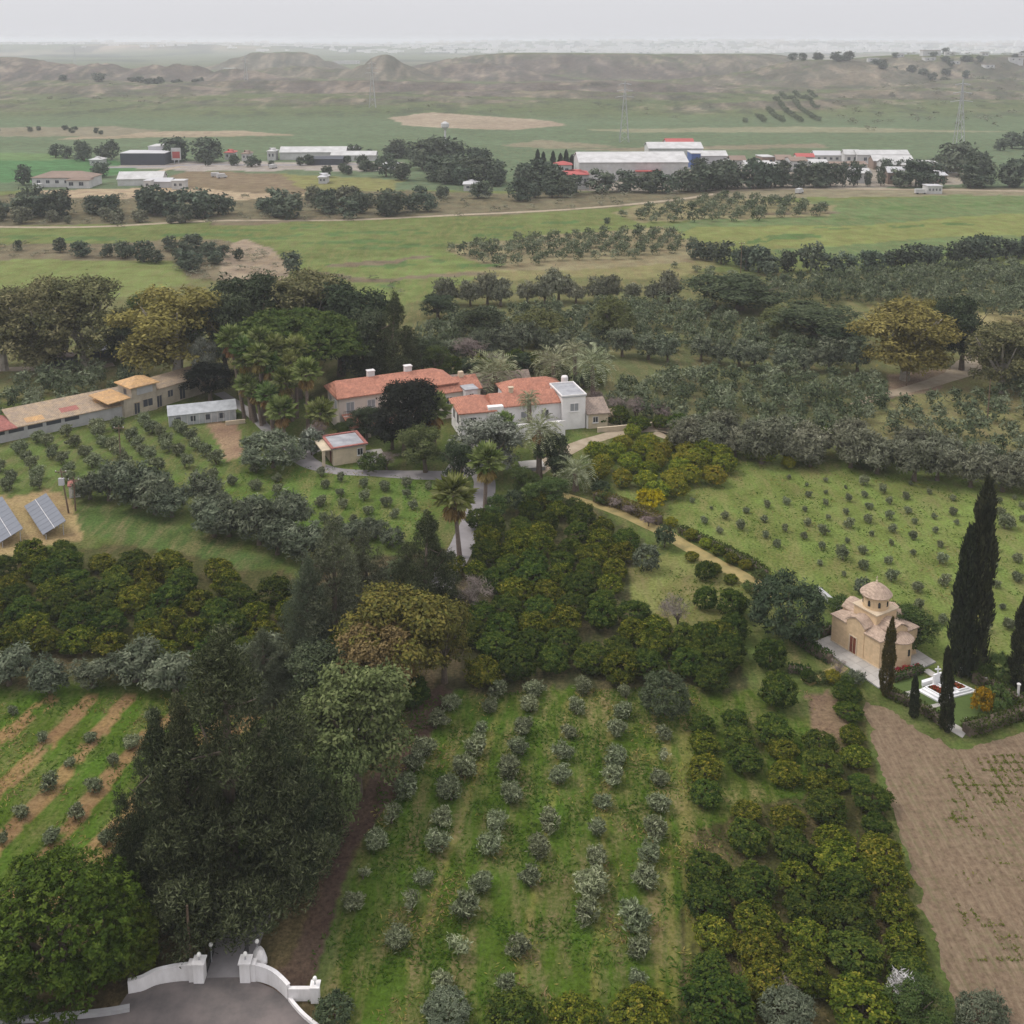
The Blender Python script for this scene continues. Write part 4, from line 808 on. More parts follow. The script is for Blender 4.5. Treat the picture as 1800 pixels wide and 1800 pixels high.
# old olive windbreaks
def windbreak(kind, pts, step, h, w, label, group, seed, jit=.5, side=0.0, name='olive_tree', cat='olive tree', parts=True):
    for k, xy in enumerate(along_line(ats(pts), step, jit, side, seed)):
        s = R.uniform(.82, 1.2); plant(kind, xy, h=h * s * R.uniform(.9, 1.1), w=w * s, label=label.format(ordn(k)), cat=cat, group=group, name=name, parts=parts)
windbreak('oldolive', [(160, 875), (260, 905), (400, 945), (545, 990)], 4.0, 4.7, 4.8, 'tall grey old olive in the diagonal windbreak, {} from the transformer pole', 'old olives of the diagonal windbreak', 31, 1.0)
windbreak('oldolive', [(190, 858), (300, 882), (430, 915), (530, 950)], 5.5, 4.3, 4.4, 'old olive at the back of the diagonal windbreak, {} from the transformer pole', 'old olives behind the diagonal windbreak', 32, .8)
windbreak('oldolive', [(-60, 1208), (60, 1207), (240, 1208)], 4.2, 3.9, 4.6, 'silver-grey old olive along the top of the striped field, {} in the row', 'old olives above the striped field', 33, .6)
windbreak('oldolive', [(320, 1215), (440, 1208), (545, 1200)], 4.2, 3.7, 4.3, 'old olive between striped field and conifer, {} in its short row', 'old olives behind the conifer', 34, .5)
windbreak('greyolive', [(1195, 790), (1290, 806), (1420, 818), (1600, 842), (1860, 872)], 4.4, 5.2, 5.0, 'grey windbreak olive along the top of the slope, {} from the house track', 'grey windbreak behind the olive slope', 35, .7)
windbreak('greyolive', [(1215, 770), (1400, 795), (1600, 818), (1860, 848)], 5.0, 5.0, 5.0, 'grey windbreak tree in the second line above the slope, {} from the house track', 'second line of the grey windbreak', 36, .8)
windbreak('greyolive', [(790, 538), (900, 534), (1060, 530), (1180, 532)], 4.6, 6.4, 5.6, 'dark grey tree in the hedge line beyond the house, {} in line', 'hedge line beyond the house', 37, .8, name='windbreak_tree', cat='tree')
windbreak('oldolive', [(760, 640), (900, 625), (1060, 625), (1250, 640), (1420, 655), (1540, 662)], 4.6, 5.4, 5.2, 'silver-topped windbreak tree across the olive groves, {} from the house', 'windbreak across the groves', 38, 1.0, name='windbreak_tree', cat='tree')
windbreak('far', [(1220, 455), (1270, 462), (1340, 482), (1480, 480), (1640, 470), (1760, 455), (1860, 440)], 5.2, 6.6, 6.2, 'dark tree on the upper edge of the groves, {} from the meadow corner', 'tree line on the upper edge of the groves', 39, 1.2, name='edge_tree', cat='tree')

# single trees: kind, base px, top py, width px, label, name
SOLO = [
    ('conifer', (412, 1572), 1168, 320, 'huge dark conifer with the highest tip, inside the white gate', 'conifer_tree'),
    ('conifer', (285, 1585), 1262, 150, 'dark conifer leaning out over the striped field', 'conifer_tree'),
    ('conifer', (505, 1535), 1275, 160, 'dark conifer on the grove side of the highest one', 'conifer_tree'),
    ('conifer', (345, 1585), 1235, 150, 'dark conifer with second highest tip, on the pine side', 'conifer_tree'),
    ('pine', (112, 1748), 1528, 240, 'bright green knobbly pine beside the forecourt wall', 'pine_tree'),
    ('pine', (232, 1715), 1590, 90, 'smaller pine tucked between the big pine and the conifers', 'pine_tree'),
    ('carob', (628, 1395), 1182, 175, 'pale olive-green carob beside the dark track', 'carob_tree'),
    ('carob', (590, 1460), 1300, 120, 'lower yellowish carob at the edge of the dark track', 'carob_tree'),
    ('gold', (700, 1215), 1050, 160, 'rusty golden broadleaf tree in the middle of the estate', 'broadleaf_tree'),
    ('gold', (782, 1200), 1062, 90, 'olive-gold tree touching the central citrus block', 'broadleaf_tree'),
    ('brown', (665, 1245), 1110, 130, 'brown withered tree below the golden one', 'broadleaf_tree'),
    ('conifer_grey', (590, 1140), 905, 130, 'tall grey-green conifer above the golden tree', 'conifer_tree'),
    ('conifer_grey', (655, 1100), 930, 105, 'second grey-green conifer of the central pair', 'conifer_tree'),
    ('conifer_grey', (545, 1160), 985, 90, 'grey conifer at the corner of the citrus block', 'conifer_tree'),
    ('conifer', (745, 1085), 902, 125, 'dark cedar at the bend of the driveway', 'conifer_tree'),
    ('conifer_grey', (470, 1225), 1110, 110, 'grey branching tree behind the top of the huge conifer', 'conifer_tree'),
    ('dark', (560, 1235), 1130, 100, 'dark tree between the citrus block and the carob', 'broadleaf_tree'),
    ('bare', (825, 1085), 1020, 70, 'leafless mauve-brown tree at the edge of the central citrus', 'bare_tree'),
    ('bare', (1192, 1105), 1048, 60, 'leafless grey-brown tree at the grass paddock', 'bare_tree'),
    ('bigbush', (1383, 1116), 1010, 116, 'big dark upright evergreen bush in front of the chapel path', 'evergreen_bush'),
    ('bigbush', (1170, 1256), 1188, 78, 'dark round bush at the head of the front grove', 'round_bush'),
    ('greybush', (1137, 1002), 960, 46, 'grey-green round olive at the corner of the paddock', 'round_bush'),
    ('bush', (1168, 962), 922, 32, 'small dark bush beside the dry path', 'round_bush'),
    ('citrus_dark', (1240, 1018), 985, 36, 'small round citrus on the paddock corner', 'citrus_tree'),
    ('greybush', (1515, 1045), 1015, 28, 'upright dark shrub behind the chapel dome', 'shrub'),
    ('green', (1590, 1135), 1075, 95, 'leafy dark tree behind the chapel', 'broadleaf_tree'),
    ('greenbush', (1480, 1075), 1050, 45, 'low brownish shrub behind the chapel', 'shrub'),
    ('cypress', (1704, 1184), 842, 46, 'tallest dark cypress towering beside the chapel', 'cypress_tree'),
    ('cypress', (1686, 1188), 904, 38, 'second tall cypress joined to the tallest one', 'cypress_tree'),
    ('cypress_dry', (1556, 1224), 1092, 21, 'slender browning cypress in front of the chapel', 'cypress_tree'),
    ('cypress', (1664, 1286), 1142, 21, 'slender dark cypress at the corner of the grave garden', 'cypress_tree'),
    ('cypress', (1606, 1262), 1186, 15, 'small cypress in the hedge of the grave garden', 'cypress_tree'),
    ('cypress', (1794, 1215), 1040, 34, 'cypress behind the grave garden at the picture edge', 'cypress_tree'),
    ('greenbush', (1760, 1195), 1150, 60, 'green bush behind the grave garden', 'shrub'),
    ('greenbush', (1722, 1190), 1158, 40, 'yellow-green bush at the foot of the tall cypresses', 'shrub'),
    ('yellowbush', (1725, 1250), 1208, 42, 'golden yellow shrub on the lawn of the grave garden', 'yellow_shrub'),
    ('greenbush', (1752, 1248), 1204, 48, 'green shrub beside the golden one on the grave lawn', 'shrub'),
    # around the house
    ('black', (712, 800), 655, 100, 'very dark evergreen tree in front of the pink house', 'evergreen_tree'),
    ('black', (690, 790), 712, 60, 'dark lower evergreen between gatehouse and pink house', 'evergreen_tree'),
    ('carob', (748, 830), 745, 86, 'grey-green rounded tree on the drive bend', 'broadleaf_tree'),
    ('silver', (858, 838), 732, 104, 'loose silvery tree in front of the white house', 'silver_tree'),
    ('dark', (803, 866), 785, 58, 'dark pointed tree at the fork of the drive', 'broadleaf_tree'),
    ('dark', (975, 840), 770, 60, 'dark tree under the large date palm', 'broadleaf_tree'),
    ('green', (960, 890), 845, 70, 'green bush mass under the date palms', 'broadleaf_tree'),
    ('green', (920, 870), 820, 50, 'green garden tree before the white terrace', 'broadleaf_tree'),
    ('dark', (645, 775), 720, 50, 'garden tree below the terrace of the pink house', 'broadleaf_tree'),
    ('green', (610, 770), 738, 42, 'garden bush left of the terrace steps'.replace('left of', 'beside'), 'broadleaf_tree'),
    ('bigbush_grey', (480, 822), 755, 96, 'dense grey-green tree mass at the end of the side drive', 'round_bush'),
    ('silverbush', (548, 800), 757, 42, 'pale shrub at the foot of the fan palms', 'silver_shrub'),
    ('greenbush', (655, 828), 797, 46, 'clipped bush beside the gatehouse', 'shrub'),
    ('bare', (680, 826), 795, 40, 'brownish shrub beside the clipped bush', 'shrub'),
    ('bare', (560, 790), 745, 40, 'leafless shrub by the fan palms', 'bare_tree'),
    ('stonepine', (525, 700), 553, 205, 'broad umbrella pine behind the fan palms', 'pine_tree'),
    ('carob', (497, 600), 532, 48, 'small pale green tree crown behind the umbrella pine', 'broadleaf_tree'),
    ('conifer', (690, 690), 520, 95, 'dark spire-like araucaria behind the pink house', 'conifer_tree'),
    ('dark', (640, 680), 540, 100, 'dark tree next to the araucaria', 'broadleaf_tree'),
    ('dark', (600, 660), 500, 130, 'dark tree behind the umbrella pine', 'broadleaf_tree'),
    ('euc', (545, 640), 475, 150, 'olive-brown eucalyptus in the dark grove', 'eucalyptus_tree'),
    ('dark', (455, 645), 492, 130, 'dark tree between golden eucalyptus and umbrella pine', 'broadleaf_tree'),
    ('dark', (400, 670), 520, 90, 'dark tree behind the stable end', 'broadleaf_tree'),
    ('silver', (360, 690), 600, 45, 'bluish young tree behind the stable roof', 'broadleaf_tree'),
    ('black', (370, 705), 640, 70, 'very dark tree by the stable end', 'broadleaf_tree'),
    ('eucgold', (313, 676), 508, 178, 'golden eucalyptus rising behind the stable tower', 'eucalyptus_tree'),
    ('euc', (150, 645), 482, 155, 'big eucalyptus with white trunk beyond the olive plot', 'eucalyptus_tree'),
    ('euc', (70, 650), 500, 150, 'eucalyptus next to the big white-trunked one', 'eucalyptus_tree'),
    ('euc', (8, 650), 505, 130, 'eucalyptus at the picture edge', 'eucalyptus_tree'),
    ('dark', (215, 640), 560, 60, 'dark tree between the eucalyptuses', 'broadleaf_tree'),
    ('green', (255, 585), 525, 60, 'low green tree behind the golden eucalyptus', 'broadleaf_tree'),
    ('dark', (745, 660), 600, 60, 'dark tree behind the roofs', 'broadleaf_tree'),
    ('green', (770, 670), 615, 45, 'bright green tree behind the pink house', 'broadleaf_tree'),
    ('dark', (560, 600), 490, 90, 'dark far tree of the grove behind the pine', 'broadleaf_tree'),
    ('bare', (830, 640), 590, 60, 'leafless tree beyond the courtyard', 'bare_tree'),
    ('bare', (890, 715), 670, 60, 'leafless tree in the courtyard', 'bare_tree'),
    ('bare', (860, 712), 680, 50, 'mauve leafless tree against the courtyard roof', 'bare_tree'),
    ('eucgold', (1590, 668), 545, 150, 'golden-brown eucalyptus at the bend of the dirt road', 'eucalyptus_tree'),
    ('eucgold', (1645, 640), 530, 70, 'second golden eucalyptus behind the bend', 'eucalyptus_tree'),
    ('dark', (1690, 650), 520, 85, 'dark tall tree on the dirt road', 'broadleaf_tree'),
    ('dark', (1430, 600), 540, 150, 'broad dark tree mass in the groves', 'broadleaf_tree'),
    ('dark', (1300, 545), 488, 150, 'broad dark tree at the top of the groves', 'broadleaf_tree'),
    ('dark', (1470, 615), 565, 90, 'dark tree beside the golden eucalyptus', 'broadleaf_tree'),
    ('carob', (1080, 600), 528, 60, 'brownish taller tree among the olives', 'broadleaf_tree'),
    ('carob', (950, 610), 545, 90, 'brownish tree left of centre in the groves'.replace('left of centre', 'low'), 'broadleaf_tree'),
    ('dark', (850, 605), 545, 80, 'dark tree at the near end of the hedge line', 'broadleaf_tree'),
    ('dark', (770, 560), 520, 60, 'dark tree at the meadow corner', 'broadleaf_tree'),
    ('carob', (1380, 590), 540, 80, 'olive tree mass beside the broad dark tree', 'broadleaf_tree'),
    ('euc', (1760, 690), 575, 120, 'grey tree across the dirt road', 'eucalyptus_tree'),
    ('euc', (1800, 660), 570, 80, 'grey tree at the picture edge across the dirt road', 'eucalyptus_tree'),
    ('whitebare', (1590, 1760), 1708, 60, 'bleached dead tree at the end of the citrus block', 'dead_tree'),
]
for k, (kind, b, tp, wp, lab, nm) in enumerate(SOLO):
    xy = at(*b); v = (PY0 - tp) / FPX; h = CAMH + xy[1] * (-SP + v * CP) / (CP + v * SP); w_ = wp / pxm(xy[0], xy[1], h * .5)
    plant(kind, xy, h=h, w=w_ * 1.04, label=lab, cat=nm.split('_')[-1] if nm.split('_')[-1] != 'tree' else nm.replace('_', ' '), name=nm, var=k)
# shrubs along the bottom edge
EDGE = [('bush', 590, 1790, 62, 'nearly black round shrub beside the curved kerb'), ('bigbush_grey', 785, 1790, 75, 'grey shrub in front of the grove, first from the kerb'), ('citrus_dark', 905, 1806, 90, 'green shrub hedging the grove, second from the kerb'),
        ('citrus', 1010, 1808, 84, 'green shrub hedging the grove, third from the kerb'), ('citrus', 1125, 1806, 96, 'olive-toned shrub hedging the grove, fourth from the kerb'), ('citrus_dark', 1262, 1790, 110, 'broad shrub hedging the grove, before the citrus block'),
        ('bigbush_grey', 1385, 1800, 90, 'mauve-grey shrub below the citrus block'), ('citrus', 1515, 1795, 105, 'yellow-green shrub below the citrus block'), ('green', 1610, 1802, 105, 'shrub under the bleached dead tree'), ('bigbush_grey', 1725, 1810, 95, 'grey-green shrub below the ploughed field'),
        ('greybush', 20, 1790, 60, 'dark shrub under the pine'), ('bare', 1380, 1760, 60, 'leafless mauve shrub among the edge shrubs')]
for kind, a, b, wp, lab in EDGE:
    xy = at(a, b); w_ = wp / pxm(*xy); plant(kind, xy, h=w_ * .6, w=w_, label=lab, cat='shrub', name='edge_shrub')
# undergrowth along the dark track and between the central trees
for k, (a, b, wp, kind) in enumerate([(560, 1360, 80, 'greenbush'), (600, 1330, 70, 'citrus'), (540, 1300, 60, 'greybush'), (720, 1240, 60, 'citrus_dark'), (560, 1420, 70, 'citrus'), (640, 1200, 70, 'citrus'), (500, 1195, 60, 'greybush'), (760, 1010, 50, 'bush'), (700, 1040, 70, 'bush'), (800, 1010, 40, 'citrus'),
                                       (610, 1180, 80, 'citrus'), (560, 1215, 60, 'greenbush'), (690, 960, 40, 'greybush'), (620, 950, 45, 'oldolive'), (660, 945, 40, 'oldolive'), (840, 930, 40, 'citrus_dark'), (870, 905, 44, 'greenbush'), (905, 895, 40, 'bush'), (940, 880, 40, 'greenbush')]):
    xy = at(a, b); w_ = wp / pxm(*xy); plant(kind, xy, h=w_ * .85, w=w_, label=f"understorey bush between the big central trees and the drive, {ordn(k)} counting up from the gate", cat='shrub', group='understorey bushes', name='understorey_bush')
# bushes by the dry path and around chapel garden
for k, (a, b, wp, kind) in enumerate([(1110, 905, 30, 'bare'), (1140, 925, 30, 'bare'), (1215, 948, 24, 'lemon'), (1240, 962, 24, 'lemon'), (1262, 975, 26, 'citrus'), (1285, 990, 26, 'citrus'), (1310, 1000, 24, 'lemon'), (1335, 1018, 26, 'greenbush'), (1215, 985, 24, 'citrus'), (1255, 1008, 26, 'citrus'), (1285, 1025, 24, 'citrus'), (1318, 1040, 24, 'greenbush'),
                                       (1180, 925, 24, 'lemon'), (1060, 885, 28, 'greenbush'), (1055, 868, 34, 'bush'), (1010, 895, 30, 'greenbush'), (1080, 893, 30, 'bare')]):
    xy = at(a, b); w_ = wp / pxm(*xy); plant(kind, xy, h=w_ * .7, w=w_, label=f"low bush lining the dry straw path, {ordn(k)} of its verge", cat='shrub', group='bushes lining the dry path', name='path_bush')

# palms
for k, (c, b, wp) in enumerate([((405, 598), (430, 735), 44), ((428, 614), (442, 738), 40), ((432, 634), (450, 740), 38), ((455, 628), (464, 745), 42), ((475, 642), (480, 742), 42), ((482, 612), (492, 735), 42), ((512, 638), (514, 740), 42), ((500, 670), (502, 750), 44), ((538, 655), (542, 762), 46),
                              ((470, 694), (480, 756), 38), ((432, 674), (447, 742), 36), ((450, 688), (460, 748), 34), ((495, 722), (500, 768), 46), ((563, 726), (560, 772), 46), ((520, 612), (522, 735), 40), ((455, 598), (468, 733), 42)]):
    palm('fan', c, b, f"tall fan palm with dead skirt in the cluster by the stable, {ordn(k)} of the cluster", wp, 'fan palm cluster', True, k)
for k, (c, b, wp, lab) in enumerate([((798, 872), (808, 978), 66, 'fan palm with long bare trunk standing on the drive edge'), ((855, 812), (852, 908), 56, 'fan palm nearer the house beside the drive'), ((762, 720), (764, 792), 54, 'fan palm between the pink and the white house'), ((885, 748), (886, 800), 40, 'short fan palm in front of the white house'), ((932, 868), (932, 892), 30, 'stunted fan palm under the date palms')]):
    palm('fan', c, b, lab, wp, None, True, k + 3)
for k, (c, b, wp, lab) in enumerate([((1011, 832), (1012, 862), 72, 'low grey date palm above the dry path'), ((947, 756), (948, 842), 74, 'large date palm before the white house'), ((868, 655), (868, 708), 92, 'date palm behind the courtyard roof'), ((972, 638), (974, 706), 74, 'date palm beyond the white house, nearer the roofs'),
                                    ((1041, 640), (1043, 712), 78, 'date palm beyond the white house, farther from the roofs'), ((930, 703), (932, 765), 40, 'small date palm against the red roof'), ((1010, 615), (1012, 680), 44, 'date palm half hidden between two larger ones')]):
    palm('date', c, b, lab, wp, None, k in (1, 2), k)
# leafless hedge of shrubs behind the white house
for k, xy in enumerate(along_line(ats([(960, 715), (1010, 718), (1080, 728), (1170, 748)]), 2.6, .6, 0, 51)):
    plant('bare', xy, h=R.uniform(3, 4.4), w=R.uniform(3.4, 4.6), label=f"leafless mauve shrub behind the white house, {ordn(k)} from the date palms", cat='shrub', group='leafless shrubs behind the house', name='bare_shrub')
for k, xy in enumerate(along_line(ats([(790, 668), (900, 650), (960, 668), (1060, 690)]), 3.4, 1.2, 0, 52)):
    plant(['citrus_dark', 'dark', 'citrus', 'bare'][k % 4], xy, h=R.uniform(3, 5), w=R.uniform(3.6, 5), label=f"garden tree behind the courtyard roofs, {ordn(k)} counting from the pink house", cat='tree', group='garden trees behind the courtyard', name='garden_tree')
for k, xy in enumerate(along_line(ats([(1060, 745), (1180, 758), (1200, 770)]), 3.0, .8, 0, 53)):
    plant('citrus_dark', xy, h=R.uniform(2.2, 3), w=R.uniform(3, 4), label=f"low citrus by the house track, {ordn(k)} from the shed", cat='citrus tree', group='citrus by the house track', name='citrus_tree')

# scrub and trees in the middle distance: each a tree, seen a few pixels tall
def far_line(pts, step, h, label, group, seed, jit=3, kind='far', w=None, name='distant_tree'):
    for k, xy in enumerate(along_line(ats(pts), step * .8, jit, 0, seed)):
        s = R.uniform(.65, 1.3); hh = h * s * .74; plant(kind, xy, h=hh, w=(w or h * .95) * s * .8 * R.uniform(.85, 1.2), label=label.format(ordn(k)), cat='tree', group=group, name=name)
far_line([(-20, 440), (60, 445), (150, 435)], 14, 5, 'round bush on the stream bank between meadows, {} along', 'stream bank bushes', 61, 2)
far_line([(170, 450), (230, 452), (300, 462), (350, 478), (385, 470), (400, 455), (300, 440)], 6.5, 7.0, 'dark bank tree where stream turns by the scree, {} along', 'trees by the scree', 62, 2.5)
far_line([(500, 480), (520, 482)], 5, 8.5, 'dark round tree beside the scree, {} of the pair', 'trees beside the scree', 63, 1)
far_line([(-20, 378), (60, 380), (130, 382)], 7, 11, 'dark tree below the white villa, {} from the picture edge', 'trees below the villa', 64)
far_line([(-20, 392), (120, 390), (250, 392), (340, 396)], 9, 6, 'scrubby tree at the meadow edge, {} along', 'scrub at the meadow edge', 65, kind='fargrey')
far_line([(180, 375), (240, 370), (300, 385), (360, 385)], 5.5, 12, 'tree in the thicket by the white barn, {} along', 'thicket by the barn', 66, 5)
far_line([(390, 375), (480, 378), (580, 378), (700, 376), (760, 370)], 6, 10, 'tree of the long thicket above the meadow, {} along', 'long thicket above the meadow', 67, 5)
far_line([(520, 360), (600, 362), (680, 360)], 8, 9, 'tree at the back of the long thicket, {} along', 'back of the long thicket', 68, 4, kind='fargrey')
far_line([(700, 320), (760, 318), (820, 325), (900, 330), (960, 335), (1000, 345)], 7, 14, 'tree of the wood beside the factory, {} along', 'wood beside the factory', 69, 8)
far_line([(760, 352), (840, 350), (920, 350), (1000, 352)], 8, 10, 'lower tree of the wood beside the factory, {} along', 'lower wood beside the factory', 70, 5)
far_line([(735, 300), (800, 292), (870, 300)], 9, 17, 'tall tree at the back of the wood, {} along', 'back of the wood', 71, 6)
for k, a in enumerate([945, 955, 972, 985, 995, 1005, 1008]):
    xy = at(a, 302); plant('cypress', xy, h=R.uniform(8, 11), w=2.8, label=f"far dark cypress beside the factory's red roof, {ordn(k)} along", cat='cypress', group='cypresses by the factory', name='far_cypress', parts=False)
for k, (a, b, wp, tp) in enumerate([(1058, 338, 52, 302), (1108, 337, 46, 305)]):
    xy = at(a, b); plant('far', xy, h=10, w=wp / pxm(*xy), label=['big round tree before the factory wall', 'second big round tree before the factory wall'][k], cat='tree', name='round_tree')
far_line([(1140, 338), (1200, 338), (1245, 335)], 7, 12, 'roadside tree at the factory corner, {} along', 'trees at the factory corner', 72, 1.5)
far_line([(1255, 332), (1330, 330), (1400, 329), (1470, 328)], 5.2, 14, 'dark tree in the dense roadside row, {} from the factory', 'dense roadside row', 73, 1)
far_line([(1480, 328), (1560, 327), (1640, 327)], 7.5, 11, 'slim roadside tree in the open row, {} from the dense one', 'open roadside row', 74, 1, w=5)
far_line([(1580, 329), (1640, 329)], 9, 13, 'tree at the road sheds, {} along', 'trees at the road sheds', 75, 1)
far_line([(1690, 330), (1740, 330), (1830, 330)], 8, 16, 'large tree at the end of the road, {} along', 'large trees at the road end', 76, 2)
far_line([(1700, 310), (1800, 306)], 8, 17, 'dark conifer mass behind the road end, {} along', 'conifers at the road end', 77, 5)
far_line([(1220, 300), (1300, 300), (1420, 304), (1560, 304), (1670, 300)], 10, 7, 'tree among the industrial yards, {} along', 'trees among the yards', 78, 5)
far_line([(100, 278), (150, 280), (210, 282)], 9, 12, 'palm-like tree by the dark hall, {} along', 'trees by the dark hall', 79, 4)
far_line([(305, 283), (340, 284), (365, 284)], 8, 16, 'bluish tall tree next to the dark hall, {} along', 'tall trees by the dark hall', 80, 3)
far_line([(170, 312), (190, 312)], 7, 10, 'tree between villa and hall, {} along', 'trees between villa and hall', 81, 2)
far_line([(35, 326), (45, 326)], 6, 10, 'dark bushy tree beside the white villa, {} of two', 'trees beside the villa', 82, 1)
far_line([(380, 290), (450, 292), (520, 292), (600, 290), (690, 288)], 11, 6, 'small tree along the far road, {} along', 'trees along the far road', 83, 4)
far_line([(560, 310), (620, 300), (700, 300)], 9, 7, 'tree behind the long greenhouse, {} along', 'trees behind the far greenhouse', 84, 4)
far_line([(640, 278), (700, 276), (740, 282)], 8, 11, 'dark far conifer behind the white sheds, {} along', 'far conifers behind sheds', 85, 4)
far_line([(1750, 262), (1790, 262), (1850, 262)], 9, 13, 'dark grove on the far slope, {} along', 'grove on the far slope', 86, 6)
far_line([(0, 232), (100, 230), (190, 236)], 16, 5, 'scrub bush in the far fields, {} along', 'scrub in the far fields', 87, 8)
far_line([(1070, 392), (1180, 388)], 30, 4, 'bush on the track, {} along', 'bushes on the track', 88, 2)
# trees on hills
g = np.random.default_rng(91)
for k in range(46):
    a, b = [(g.uniform(480, 640), g.uniform(1420, 1560)), (g.uniform(380, 460), g.uniform(1480, 1540)), (g.uniform(520, 800), g.uniform(1560, 1700)), (g.uniform(-560, -380), g.uniform(1380, 1460))][k % 4]
    plant('far', (a, b), h=g.uniform(6, 12), w=g.uniform(9, 16), label=f"dark tree clump on the far hills, {ordn(k)} of them", cat='tree', group='trees on the far hills', name='hill_tree')

# groves too many to place one by one
def grove(name, label, specs, mat, seed=1, nleaf=(66, 5)):
    g = np.random.default_rng(seed); base = []
    for s in range(5):
        lob = [((0, 0, 1.0), (.9, .9, .95))] + [((math.cos(t) * .55, math.sin(t) * .55, g.uniform(.8, 1.7)), (.5, .5, .5)) for t in g.uniform(0, 6.28, 7)]
        v, f, t = clumped(g, lob, nleaf[0], nleaf[1], .13, .36, .15, out=.55, up=.6, rnd=.5, zmin=-.8, face=.6); base.append((v, f, t))
    parts = []; cnt = 0
    for poly, al, ac, ang, jit, drop, h, w_ in specs:
        for (a, b, r, i) in row_fill(poly, al, ac, ang, jit, drop, seed + cnt):
            v, f, t = base[int(g.integers(5))]; s = g.uniform(.8, 1.2); rz = g.uniform(0, 6.283); c_, s_ = math.cos(rz), math.sin(rz)
            q = np.stack([(v[:, 0] * c_ - v[:, 1] * s_) * w_ / 2.3 * s, (v[:, 0] * s_ + v[:, 1] * c_) * w_ / 2.3 * s, np.maximum(v[:, 2], .05) * h / 2.1 * s * g.uniform(.9, 1.1)], 1)
            zz = hz1(a, b) if b > 840 else 0
            parts.append((q + np.array([a, b, zz]), f, np.clip(t + g.normal() * .16, 0, 1))); cnt += 1
    v, f, t = merge(parts); o = link(name, np_mesh(name, v, [f], tint=t, mats=[LM[mat]]), kind='stuff', label=label, cat='grove'); print(name, cnt, 'trees'); return o
grove('olive_grove', 'wide silver-green olive groves beyond and beside the house', [
    ([(1330, 500), (1480, 490), (1640, 480), (1870, 462), (1900, 560), (1740, 560), (1690, 540), (1560, 535), (1450, 540), (1380, 530)], 4.2, 4.2, .3, .12, .04, 3.6, 4.0),
    ([(800, 560), (950, 545), (1180, 538), (1260, 555), (1380, 600), (1480, 620), (1500, 645), (1250, 625), (1060, 612), (900, 612), (780, 615)], 4.2, 4.2, .2, .13, .05, 3.6, 4.0),
    ([(1060, 700), (1180, 668), (1330, 662), (1540, 678), (1560, 700), (1520, 750), (1500, 785), (1330, 775), (1220, 760), (1120, 735)], 4.2, 4.2, .25, .14, .04, 3.5, 4.1),
    ([(1540, 725), (1660, 700), (1870, 690), (1900, 830), (1700, 815), (1540, 790)], 5.2, 5.0, .35, .14, .06, 3.5, 4.0),
    ([(785, 440), (860, 428), (1000, 418), (1150, 408), (1225, 440), (1100, 462), (960, 466), (860, 472)], 5.6, 6.4, .12, .06, .04, 3.6, 4.2),
    ([(1090, 382), (1150, 370), (1240, 352), (1330, 352), (1455, 366), (1440, 382), (1300, 390), (1130, 394)], 7.5, 7.5, .1, .08, .04, 3.8, 5.0),
    ([(-60, 700), (60, 680), (190, 655), (270, 690), (200, 705), (60, 735), (-60, 760)], 5.0, 5.0, .7, .14, .06, 3.8, 4.2),
    ([(740, 585), (780, 560), (830, 570), (800, 640), (750, 640)], 4.6, 4.6, .3, .14, .04, 4.2, 4.4),
    ([(1730, 700), (1800, 640), (1900, 620), (1900, 690)], 4.6, 4.6, .3, .14, .04, 4.0, 4.4),
    ([(1180, 470), (1300, 480), (1330, 500), (1180, 500)], 7, 7, .1, .15, .1, 2.2, 3.0),
    ([(1305, 216), (1345, 200), (1370, 180), (1430, 180), (1440, 216)], 5.5, 15, 1.45, .03, 0, 3.5, 5.5),
], 'farolive', 3)
# scrub on banks and slopes
grove('scrub', 'low grey-brown scrub on the stream banks', [
    ([(-100, 448), (-100, 428), (150, 432), (400, 425), (500, 470), (430, 505), (340, 495), (290, 462)], 5, 5, .2, .3, .45, 1.4, 4.0),
    ([(-100, 398), (-100, 350), (350, 345), (1000, 345), (1250, 345), (1000, 372), (600, 386), (300, 400)], 9, 9, .1, .35, .5, 2.2, 5.0),
    ([(560, 500), (640, 490), (760, 500), (720, 525), (600, 515)], 5, 5, .1, .3, .4, 1.4, 4),
    ([(1450, 190), (1600, 140), (1820, 130), (1820, 225), (1500, 232)], 24, 24, .1, .4, .55, 3.5, 9),
    ([(-40, 190), (300, 165), (330, 190), (100, 215)], 26, 26, .1, .4, .6, 3, 9),
    ([(600, 190), (1300, 175), (1320, 215), (620, 205)], 34, 34, .1, .4, .7, 2.5, 8),
], 'olive_grey', 4, (30, 4))
